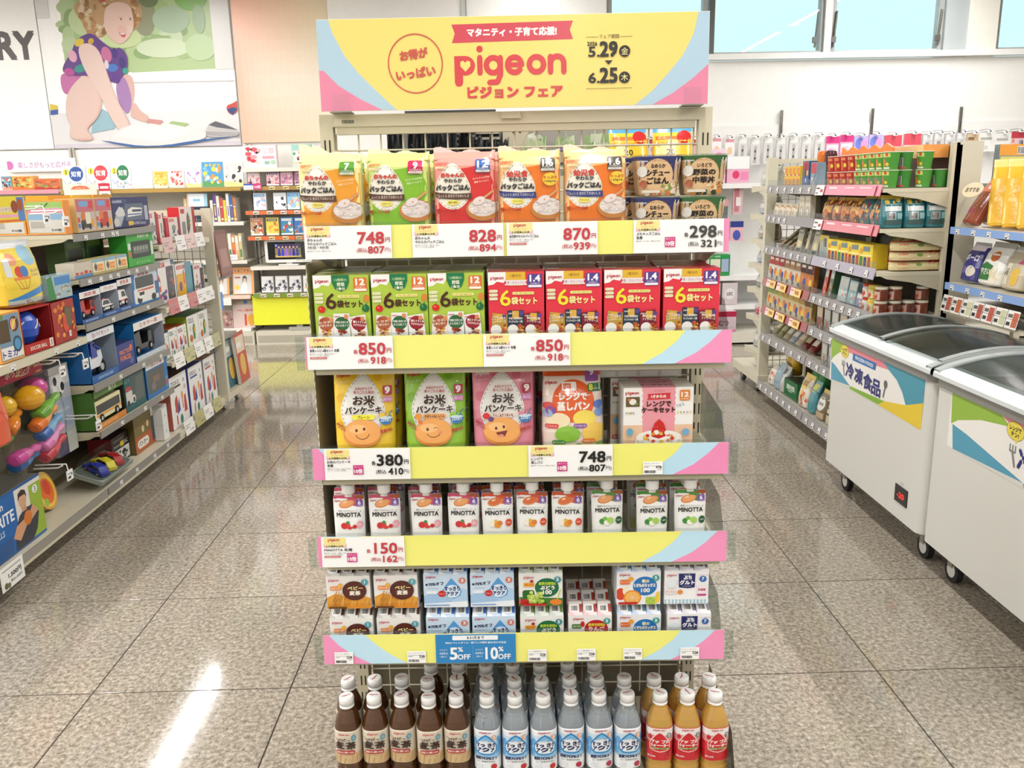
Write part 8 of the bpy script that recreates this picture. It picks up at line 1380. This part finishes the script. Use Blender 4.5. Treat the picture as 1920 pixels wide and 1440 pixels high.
# deck
rth('tea_carton', 'green open tea carton on the lowest food deck', 'carton', carton(.22, .12, .115, '1f6a3a', [('t', '緑黄色野菜', 50, 60, 30, 'dfe8d8', 60, .8), ('r', 30, 34, 60, 42, '9cc0a4')], top='2a3a26'), 5.155, .05, .123, .03)
gb = bag(.24, .12, .24, '2f8a44', [('e', 50, 40, 30, 22, '3f9a54'), ('e', 60, 20, 20, 14, 'e0e070'), ('z', 10, 8, 90, 60, ['4aa85a', '2a7a3a', '6ab86a'], 8, 3, 10)], '1f7a38'); rth('food_bag', 'large glossy green bag behind the tea carton', 'bag', gb, 5.17, .2, .123, 0)
rth('food_bag', 'amber bag hanging at the far end of the lowest deck', 'bag', bag(.16, .08, .2, 'd8a82a', [('r', 20, 30, 80, 40, '6a4a1a'), ('r', 20, 20, 60, 26, 'c8c0a0')], 'c8b070'), 5.52, .16, .20, 0)
for k, (Y, w_, h, c, o_, hd_, lab) in enumerate(((5.55, .11, .13, 'd8d2c4', [('z', 10, 20, 90, 80, ['e89a6a', 'c85a3a', 'f0e8d8'], 8, 3, 10)], None, 'white and orange pouch at the rail'), (5.43, .11, .17, '9ab0bc', [('r', 20, 20, 80, 60, '8aa0b0')], None, 'blue-grey pouch'), (5.32, .085, .17, 'b8b8b2', [('l', [(20, 10), (80, 70)], 4, 'f0ece4'), ('r', 10, 70, 60, 90, '2a2a2a')], None, 'grey pouch with a white stripe'), (4.95, .15, .2, 'e2d8c4', [('z', 8, 6, 92, 45, ['c8402e', 'e0604a', 'f4ece0', 'e8b03a'], 16, 3, 9), ('r', 30, 55, 70, 90, 'e8c040'), ('t', '野菜', 50, 72, 16, '8a3a1e', 36, .6)], 'e8c84a', 'gold-topped bag with red vegetables'), (4.81, .10, .19, '5a9aa0', [('r', 10, 10, 90, 60, '4a8a94'), ('r', 20, 66, 80, 90, 'd8d04a')], None, 'teal bag'), (4.66, .13, .17, '7a6a50', [('e', 50, 52, 36, 24, 'e0ded6'), ('t', 'おかゆ', 50, 52, 12, '2c2a28', 44, .6), ('r', 10, 4, 90, 24, 'c0a888')], 'd0b848', 'brown bag with a white oval'), (4.51, .14, .19, 'd8c8a0', [('r', 0, 28, 100, 34, '2c2a28'), ('r', 0, 46, 100, 50, '2c2a28'), ('r', 20, 55, 80, 92, 'efe6cc')], None, 'beige bundle pack with black bands'))):
    rth('food_bag', '%s on the lowest food deck' % lab, 'bag', bag(w_, .07, h, c, o_, hd_), Y, .04, .123, .02, 'bags on the lowest food deck', rx=-.1)
# end rack facing the back wall, seen from its side
r = obj('food_end_rack', None); r.location = (1.84, 5.72, 0); r['label'] = 'beige end rack on castors with side brackets, behind the food gondola'; r['category'] = 'shelf unit'
for xx in (0, .86):
    m_ = MB(); m_.box(xx-.02, xx+.045, 0, .05, .09, 1.625, 'd9d2bb', 'paint'); obj('upright', m_.build('upright'), r)
m_ = MB(); m_.box(.0, .88, .005, .04, 1.585, 1.615, 'd9d2bb', 'paint'); obj('top_beam', m_.build('top_beam'), r)
m_ = MB()
for k in range(18): m_.box(.03+k*.05, .034+k*.05, .02, .024, .15, 1.585, 'b5ae98', 'paint')
for k in range(29): m_.box(.03, .88, .018, .022, .15+k*.05, .154+k*.05, 'b5ae98', 'paint')
obj('wire_mesh', m_.build('wire_mesh'), r)
ERZ = [1.44, 1.25, 1.08, .91, .735, .54, .30]
for z in ERZ:
    m_ = MB(); m_.box(-.005, .88, .05, .36, z-.02, z, 'ded7c2', 'paint'); s_ = obj('shelf', m_.build('shelf'), r)
    m_ = MB(); m_.prism([(.05, z-.02), (.38, z-.045), (.38, z-.0), (.05, z)], -.012, -.006, 'd5cdb4', 'paint', 'x'); m_.prism([(.05, z-.02), (.22, z-.035), (.12, z-.06), (.05, z-.12)], -.012, -.006, 'd0c8b0', 'paint', 'x'); obj('bracket', m_.build('bracket'), s_)
m_ = MB(); m_.box(-.03, .88, -.02, .62, .09, .15, 'd9d2bb', 'paint'); obj('base_deck', m_.build('base_deck'), r)
for y in (.16, .52): castor(r, .03, y, .042, .09, '8a8478', '3a3733')
ecol = ['b9bdae', 'a8b0bc', 'a5927a', '9aa8b8', '8a8a84', 'b8505a', 'b0b4b0']
for i, z in enumerate(ERZ):
    for j in range(2):
        h = (.13, .12, .12, .11, .12, .13, .15)[i]; y = 5.80+.15*j
        thing('rack_pack', '%s pack on the side-seen end rack, %s shelf from the top, %s' % (('clear grey', 'clear blue', 'brown', 'steel blue', 'smoky', 'dark red', 'silver')[i], ORD[i], ('nearer the mesh', 'nearer the wall')[j]), 'pack', bag(.14, .10, h, ecol[i], [('r', 10, 30, 90, 60, 'd0d0ca'), ('r', 10, 66, 60, 80, ('d8d04a', 'e8e4dc', 'c8a04a')[i % 3])], None), (1.875, y+.07, z+.002), -pi/2, 'packs on the side-seen end rack')
# bay by the freezers, set back, with blue rails
r = shelf_unit('cookie_gondola', 'set-back gondola bay with blue rails above the freezers', 2.10, 1, 2.9, 3.895, [1.252, .998, .905], .36, 1.60, rail=['8fb0e6', '8fb0e6', '3a3836'], panel='8f8778', tags=[(.55, .68, .80, .93), (.55, .68, .80, .93)])
def fth(name, label, parts, Y, ins, z, rz=0, rx=0, cat='snack bag', group='goods over the freezers'): return thing(name, label, cat, parts, (2.10+ins, Y, z), -pi/2+rz, group, rx)
cb = bag(.17, .05, .30, 'f6c23a', [('e', 50, 72, 10, 5, 'e8862a'), ('r', 30, 50, 70, 58, 'f4e0a0'), ('p', [(40, 14), (60, 14), (54, 40), (48, 36)], '5a3a2a'), ('z', 20, 8, 80, 20, ['c8562a', 'f4f0e4'], 5, 3, 7), ('r', 84, 4, 96, 96, 'f0952a')], 'f4e08a')
for k in range(3): fth('cookie_bag', 'tall yellow and orange cookie bag leaning on the blue rail, %s from the beige post' % ORD[k], cb, 3.64-.105*k, .11, 1.255, 1.0, -.3)
fth('cookie_bag', 'orange-pink cookie bag at the picture edge over the freezers', bag(.16, .05, .2, 'ee7a5a', [('r', 20, 40, 80, 60, 'f8d8c8'), ('e', 50, 24, 20, 12, 'f4b08a')], 'f0b090'), 3.28, .09, 1.255, .9, -.4)
for k in range(2): fth('cracker_bag', 'brown cracker stick bag leaning by the beige post, %s' % ORD[k], bag(.11, .05, .22, '9a4a34', [('r', 10, 70, 90, 92, 'e0704a'), ('e', 60, 84, 22, 8, 'f2d8c8'), ('l', [(20, 8), (50, 60)], 1.4, 'e8d0a8'), ('l', [(40, 8), (70, 60)], 1.4, 'e8d0a8'), ('e', 40, 26, 16, 8, 'b84a6a')], 'd8a888'), 3.83, .03+.085*k, 1.255, .0, -.45)
fth('oval_card', 'cream oval shelf card with black lettering over the cracker bags', (lambda m_: (m_.prism([(.06*cos(2*pi*k/20), .035*sin(2*pi*k/20)) for k in range(20)], 0, .003, 'ecd8b4', 'card', 'y'), art([('t', 'おすすめ', 50, 50, 30, '3a3028', 66, .6)], .12, .07).out(m_, flat((0, 0, -.035))), m_.build('oval_card'))[2])(MB()), 3.75, .0, 1.42, .2, -.4, 'shelf card')
wp = bag(.17, .09, .19, 'f0eee6', [('p', [(10, 10), (60, 10), (66, 44), (30, 52), (8, 40)], '2f7a3e'), ('t', 'やさい', 40, 30, 14, 'f4f0e0', 40, .8), ('e', 56, 66, 18, 12, 'c8682a'), ('z', 50, 8, 92, 40, ['e8dcb8', 'f2ead0'], 6, 3, 10)], 'dcdcd6'); vp = bag(.13, .08, .18, '3a3a80', [('t', 'ボーロ', 50, 60, 16, 'f4f0f4', 70, 1), ('e', 66, 26, 24, 14, 'e4dccc'), ('e', 30, 28, 14, 10, '7a6ab0'), ('r', 10, 78, 90, 92, 'e8d8e0')], 'd8d8e0')
fth('cookie_bag', 'violet baby biscuit bag on the lower blue shelf', vp, 3.83, .05, 1.0, .02, -.15); fth('cookie_bag', 'white and green vegetable biscuit bag on the lower blue shelf', wp, 3.67, .05, 1.0, .02, -.15)
fth('cookie_bag', 'clear biscuit bag with a yellow printed shape on the lower blue shelf', bag(.15, .08, .18, 'c8bca0', [('r', 16, 10, 40, 60, 'e6dcc8'), ('t', 'いも', 28, 40, 20, '4a3a2a', 16, .6), ('e', 66, 30, 16, 22, 'e8bc4a'), ('p', [(60, 60), (90, 88), (80, 60)], 'd8608a')], 'd8d8d2'), 3.50, .05, 1.0, .02, -.15); fth('cookie_bag', 'clear biscuit bag with an orange printed shape at the picture edge', bag(.15, .08, .18, 'd0c4a4', [('p', [(20, 10), (40, 10), (60, 70), (40, 74)], 'efe6d4'), ('e', 76, 34, 18, 24, 'eab45a'), ('e', 40, 80, 26, 10, 'c8c84a')], 'd0d88a'), 3.335, .05, 1.0, .02, -.15)
for k in range(7):
    m_ = MB(); m_.box(-.04, .04, -.0015, 0, 0, .075, 'f6f2ea'); art([('r', 50, 10, 96, 90, ('b8604a', 'c8704a', 'd8d8b0', 'b85a4a', 'c05a4a', 'd0d0a8', 'c86a4a')[k]), ('r', 8, 60, 46, 80, '6a6660'), ('r', 8, 16, 40, 36, '3a3836')], .08, .075).out(m_, flat((0, -.0015, 0)))
    fth('ticket_card', 'small picture ticket on the black shelf edge over the freezers, %s from the beige post' % ORD[k], m_.build('ticket_card'), 3.86-.085*k, -.012, .868, 0, -.2, 'price card', 'picture tickets over the freezers')
hp_ = bag(.10, .07, .16, '3a4a6a', [('e', 50, 60, 26, 16, 'd8d8d4'), ('r', 10, 10, 90, 30, '2a2a50')], '8a8a94'); fth('hanging_pouch', 'navy pouch hanging behind the beige post', hp_, 3.80, .285, 1.255, 0, 0)
for k, (x, w_) in enumerate(((2.60, .16), (2.80, .17), (3.0, .17))): thing('hanging_pack', 'amber-headed clear hanging pack behind the beige post, %s from it' % ORD[k], 'hanging pack', carton(w_, .04, .27, '8a9696', [('r', 0, 80, 100, 100, 'eda03a'), ('b', 60, 82, 92, 96), ('r', 4, 64, 96, 78, 'd8cf6a'), ('r', 4, 40, 96, 60, 'b5bcbc'), ('r', 4, 6, 96, 36, '7aa0ac')], fin='film'), (x, 4.30, 1.36), .1, 'goods over the freezers')
# ================================================================ BACK RIGHT: wall of hanging goods
YW = 8.14
r = obj('hook_wall', None); r['label'] = 'white panelled wall bay with rails of display hooks under the windows'; r['category'] = 'shelf unit'; r.location = (1.2, YW, 0)
m_ = MB(); m_.box(0, 5.2, -.02, -.004, .1, 1.98, 'f4f2ee', 'paint'); obj('back_panel', m_.build('back_panel'), r)
for x in (.62, 1.48, 2.33, 3.16, 4.0):
    m_ = MB(); m_.box(x-.012, x-.003, -.035, -.02, .1, 2.11, '8f8d88', 'metal'); m_.box(x+.003, x+.012, -.035, -.02, .1, 2.11, '8f8d88', 'metal'); obj('upright', m_.build('upright'), r)
for z, d in ((1.46, .38), (.63, .40), (.36, .40)):
    m_ = MB(); m_.box(0, 5.2, -d, -.02, z-.03, z, 'fbfaf8', 'paint'); s_ = obj('shelf', m_.build('shelf'), r)
    m_ = MB(); m_.box(0, 5.2, -d-.004, -d, z-.045, z+.0, 'f6f4f2', 'lam'); obj('label_rail', m_.build('label_rail'), s_)
m_ = MB(); m_.box(0, 5.2, -.50, -.02, .02, .12, 'e6e0d0', 'paint'); obj('base_deck', m_.build('base_deck'), r)
HKS = MB(); HKS.tube([(0, 0, 0), (0, -.15, .0), (0, -.165, .015)], .003, '9a9a96', 'metal', 5); HKS.tube([(.0, 0, .02), (0, -.17, .022)], .0025, 'a8a8a4', 'metal', 5)
HT = MB(); HT.box(-.02, .02, -.173, -.170, -.012, .026, 'fbfaf8'); art([('r', 10, 60, 70, 80, '9a9a96'), ('r', 50, 20, 90, 50, '3a3836')], .04, .038).out(HT, flat((0, -.173, -.012)))
HKP = [('wire', HKS.build('wire')), ('tag', HT.build('tag'))]
def hang(w_, h, base, ops): m_ = MB(); m_.box(-w_/2, w_/2, -.012, .012, -h, 0, base, 'film'); art(ops, w_, h).out(m_, flat((0, -.012, -h))); return m_.build('hang')
SCI = hang(.085, .24, 'e0dedb', [('r', 10, 76, 90, 96, 'f2f0ec'), ('r', 34, 6, 62, 70, 'b9b6b2', 8), ('e', 48, 50, 10, 5, '3a3836'), ('e', 48, 24, 9, 5, '4a4846'), ('l', [(30, 10), (62, 66)], 1.2, '8a8886')])
WHT = hang(.09, .22, 'faf6f4', [('r', 8, 84, 92, 96, 'e8a0a8'), ('e', 50, 50, 26, 16, 'f2cfa0'), ('r', 20, 12, 80, 24, 'f0dadc')]); PKH = hang(.12, .22, 'f4b0cc', [('r', 0, 72, 100, 100, 'e23a8a'), ('r', 8, 30, 92, 66, 'fbe8f0'), ('t', 'ベビー', 50, 48, 14, 'c85a9a', 60, .6)]); LIH = hang(.13, .20, 'c8b8ec', [('e', 40, 66, 34, 26, '7a8ae0'), ('e', 70, 60, 24, 24, 'e0a0d8'), ('r', 8, 6, 92, 30, 'f4ecf8')])
RDH = hang(.16, .20, 'f6d8d8', [('r', 0, 50, 100, 100, 'e05464'), ('r', 8, 8, 92, 40, 'fbf0ee')]); GRH = hang(.09, .20, 'd6d4d2', [('r', 10, 76, 90, 96, 'f4f2f0'), ('r', 30, 8, 66, 66, '9a9896', 8), ('e', 46, 20, 12, 8, '6a6866')]); CLR = hang(.15, .17, 'f2f0ec', [('r', 10, 60, 80, 74, 'b9b6b0'), ('r', 10, 10, 60, 30, 'd8d6d0')]); TAN = hang(.11, .19, 'dcc09a', [('r', 10, 40, 90, 60, 'f0e6d4'), ('r', 10, 70, 60, 84, '8a6a4a')]); MIN = hang(.24, .26, 'e8c0c8', [('r', 0, 55, 100, 100, 'd02a48'), ('z', 8, 10, 92, 60, ['f4f0f0', 'e0a0b0', '2a2426', 'f0d8dc', 'd83a5a'], 24, 3, 7), ('e', 30, 82, 10, 7, 'f0d04a')]); MI2 = hang(.13, .24, 'f0c8c4', [('r', 0, 76, 100, 100, 'c83a4a'), ('z', 10, 10, 90, 70, ['f4e6e2', '3a3032', 'e08a8a', '8a9ac8'], 12, 4, 10)])
row = [*[(1.43+.14*k, MI2, 'small crimson') for k in range(4)], (2.05, WHT, 'white and peach'), (2.17, WHT, 'white and peach'), *[(2.29+.118*k, SCI, 'grey nail-clipper') for k in range(7)], (3.12, PKH, 'pink'), (3.25, PKH, 'pink'), (3.385, LIH, 'lilac'), (3.52, LIH, 'lilac'), (3.68, RDH, 'red-topped'), (3.86, RDH, 'red-topped'), *[(4.0+.105*k, GRH, 'silver tool') for k in range(4)], (4.42, TAN, 'tan'), (4.55, CLR, 'clear'), (4.70, CLR, 'clear'), (4.84, MI2, 'pale red'), (4.96, TAN, 'tan'), (5.12, MIN, 'large red patterned'), (5.33, MI2, 'pale red'), (5.54, MIN, 'large red patterned')]
cnt = {}
for k, (x, me, nm) in enumerate(row):
    n_ = cnt.get(nm, 0); cnt[nm] = n_+1; z = 1.865 - .01*(k % 2)
    thing('display_hook', 'wire display hook on the window wall, %s from the display stand' % (ORD[k] if k < 18 else ORD[k-18] + ' beyond the pillar,'), 'hook', HKP, (x, YW-.03, z+.012), 0, 'wire hooks on the window wall')
    thing('hanging_pack', '%s hanging pack under the windows, %s of its look from the display stand' % (nm, ORD[n_]), 'hanging pack', me, (x, YW-.155, z+.006), 0, 'hanging packs on the window wall')
# pink goods on the shelf beneath, dark goods lower down
for k, (x, w_, h, c, o_, lab) in enumerate(((2.02, .13, .30, 'f6d8e4', [('r', 0, 0, 100, 30, 'f0b8d0'), ('r', 0, 30, 100, 52, 'e83a90'), ('e', 50, 74, 30, 16, 'f4a0c0')], 'tall pink and magenta carton'), (2.20, .20, .12, 'eeb0c8', [('e', 40, 60, 16, 30, 'e83a70'), ('r', 60, 20, 96, 80, 'f090b8')], 'low pink carton with a heart'), (2.20, .20, .11, 'fbfafa', [], 'plain white carton standing on the heart carton'))):
    thing('care_carton', '%s on the white shelf under the clippers' % lab, 'carton', carton(w_, .12, h, c, o_ or [('r', 4, 4, 96, 96, 'fbfafa')]), (x, YW-.37, 1.462 + (.121 if k == 2 else 0)), 0, 'pink cartons on the window wall')
for k, (x, z, w_, h, c, o_, lab) in enumerate(((2.02, 1.12, .22, .26, '6a7470', [('r', 0, 76, 100, 100, 'e89aa0'), ('r', 16, 80, 80, 94, 'f4eeea'), ('r', 20, 10, 80, 60, '5a6a66')], 'dark hanging bag with a pink header'), (2.22, 1.24, .09, .26, 'd8b8bc', [('r', 10, 10, 60, 90, 'c87a80'), ('r', 30, 30, 80, 60, 'f0e8e6')], 'narrow pink carton'), (2.22, 1.0, .12, .18, 'e8b8c0', [('r', 0, 70, 100, 100, '2a3a8a'), ('e', 50, 30, 30, 26, '4a5ab0')], 'navy-topped pink pouch'))):
    thing('hanging_pack', '%s in the shade below the white shelf' % lab, 'hanging pack', carton(w_, .04, h, c, o_, fin='film'), (x, YW-.33, z-.06), 0, 'packs below the white shelf')
for k, (x, z, w_, h, c, o_, lab) in enumerate(((2.00, .632, .30, .19, '2f8a4a', [('r', 0, 84, 100, 100, '1f9a4a'), ('r', 0, 0, 100, 14, '2fa050'), ('r', 6, 18, 36, 80, 'c8dcc8'), ('r', 40, 18, 70, 80, 'e6e6cc'), ('r', 74, 18, 96, 80, 'a8b8d8'), ('t', 'ベビー綿棒', 50, 92, 9, 'e6f4e6', 40)], 'green tray of wipes'), (2.0, .362, .14, .2, 'e8d0d0', [('r', 6, 50, 60, 90, 'f6ecec'), ('r', 16, 60, 50, 74, 'e06a6a'), ('r', 0, 0, 100, 30, 'e0a8a0')], 'pale red film pack'), (2.16, .362, .14, .2, 'dcd0d2', [('e', 50, 50, 34, 26, 'f2ecec'), ('t', 'LEC', 50, 50, 14, '3a3436', 40, 1)], 'round-marked film pack'), (2.06, .122, .28, .19, 'd8c0c8', [('r', 0, 74, 100, 100, 'b8264a'), ('t', 'おむつ', 50, 44, 26, '3a3a48', 50, 1), ('r', 0, 0, 100, 12, 'e090a8')], 'crimson-topped multipack'))):
    thing('care_carton', '%s low on the window wall' % lab, 'carton', carton(w_, .14, h, c, o_), (x, YW-.40 if z > .2 else YW-.50, z), 0, 'low goods on the window wall')

# ================================================================ BEHIND THE STAND, seen through its wire back
def tray(w_, h, col, seed):
    """crumpled black film over a tray edge"""
    m_ = MB(); rr = random.Random(seed); n = 10; V = []; F = []
    for i in range(n+1):
        for j in range(6): V.append((-w_/2 + w_*i/n, rr.uniform(-.012, .012) - .02*(j/5), h*j/5 + (rr.uniform(-.012, .02) if j == 5 else 0)))
    for i in range(n):
        for j in range(5): a = i*6+j; F.append((a, a+6, a+7, a+1))
    m_.mesh(V, F, col, 'film', False); m_.mesh([(x, y+.03, z) for x, y, z in V], F, col, 'film', False); return m_.build('tray')
cs = obj('chilled_cabinet', None); cs.location = (.05, 2.72, 0); cs['label'] = 'grey louvred chilled cabinet standing back to back behind the display stand'; cs['category'] = 'cabinet'
m_ = MB(); m_.box(-.38, .36, .18, .30, 0, 1.70, '9d9992', 'paint'); m_.box(-.02, .06, -.02, .18, 0, 1.66, 'bdb29c', 'paint'); m_.box(-.38, -.02, .0, .18, 0, 1.50, 'a8a296', 'paint'); obj('casing', m_.build('casing'), cs)
m_ = MB(); m_.box(.01, .016, -.022, -.02, 1.635, 1.641, '2a2824', 'matte'); m_.box(.03, .036, -.022, -.02, 1.635, 1.641, '2a2824', 'matte'); obj('screw', m_.build('screw'), cs)
for k in range(10):
    m_ = MB(); m_.prism([(.165, 1.50+k*.018), (.18, 1.505+k*.018), (.18, 1.512+k*.018), (.165, 1.508+k*.018)], -.32, -.03, 'e2dfd8', 'metal', 'x'); obj('louvre', m_.build('louvre'), cs)
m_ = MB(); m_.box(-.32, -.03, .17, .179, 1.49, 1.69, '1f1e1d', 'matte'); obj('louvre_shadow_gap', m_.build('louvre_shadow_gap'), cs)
m_ = MB(); m_.box(-.32, -.04, -.01, .17, 1.700, 1.706, '55524c', 'paint'); m_.box(-.30, -.02, -.02, .0, 1.712, 1.72, '4a4742', 'paint'); obj('top_flap', m_.build('top_flap'), cs)
for k, (x, h) in enumerate(((-.345, .15), (-.285, .17), (-.235, .175), (-.185, .165), (-.13, .15), (-.08, .11), (-.03, .10))):
    thing('wrapped_tray', 'crumpled black film-wrapped tray behind the wire back, %s from the slotted post' % ORD[k], 'tray', tray(.05, h, ('2e3236', '26282b', '34383c')[k % 3], k), (x+.05, 2.65+.012*(k % 3), 1.502), .1, 'black wrapped trays')
pt = MB(); pt.box(-.41, .58, -.18, .0, 1.30, 1.50, 'cfc6ab', 'paint'); thing('rear_shelf', 'beige rear shelf edge carrying the wrapped trays and lettuce bags', 'shelf', pt.build('rear_shelf'), (.05, 2.70, 0))
def leafy(seed):
    m_ = MB(); prof = [(0, .055, .04, 0), (.03, .07, .055, 0), (.09, .065, .05, 0), (.125, .035, .03, 0), (.15, .012, .01, 0), (.165, .03, .008, 0)]
    m_.rings(prof, 20, 2.2, (.97, .985, .97), 'clear', False)
    lv = []
    rr = random.Random(seed)
    for k in range(7):
        l_ = MB(); a = rr.uniform(0, 6.28); x, y, z = .03*cos(a), .025*sin(a), rr.uniform(.01, .05); V = []; F = []
        for i in range(4):
            for j in range(4): V.append((x+(i-1.5)*.018+rr.uniform(-.006, .006), y+rr.uniform(-.01, .01)-.01*j, z+j*.024+rr.uniform(-.006, .006)))
        for i in range(3):
            for j in range(3): q_ = i*4+j; F.append((q_, q_+4, q_+5, q_+1))
        l_.mesh(V, F, ('a5c882', 'c5dca8', 'e4eed4', 'eef4e4')[k % 4], 'matte', True); lv.append(('leaf', l_.build('leaf')))
    lb_ = MB(); lb_.box(-.022, .022, -.062, -.060, .03, .085, '4a3f54'); art([('e', 50, 45, 34, 30, 'b5a07a'), ('r', 10, 80, 90, 94, '8a7a9a')], .044, .055).out(lb_, flat((0, -.062, .03)))
    return lv + [('film_bag', m_.build('film_bag')), ('label_sticker', lb_.build('label_sticker'))]
for k, (x, y, rz_) in enumerate(((.12, 2.57, .2), (.21, 2.58, -.3), (.30, 2.57, .1))): thing('salad_bag', 'clear bag of green leaves behind the wire back, %s from the cabinet' % ORD[k], 'salad bag', leafy(k), (x, y, 1.502), rz_, 'salad bags', sc_=(.62, .62, .95))
for k, (x, lab) in enumerate(((.405, 'nearer the salad'), (.53, 'nearer the far post'))): thing('snack_bag', 'yellow and red snack bag behind the wire back, %s' % lab, 'snack bag', bag(.12, .07, .135, 'f0c83a', [('r', 8, 60, 92, 80, 'e87a2a'), ('e', 30, 46, 20, 16, 'f4e6a0'), ('t', '20', 46, 46, 12, '4a3a2a', 22, .4), ('p', [(10, 6), (90, 6), (80, 30), (40, 36)], 'c8563a'), ('e', 78, 78, 18, 14, 'c82a2a')], '5aa8d0'), (x, 2.57, 1.502), (.1, -.15)[k], 'yellow snack bags behind the wire back')
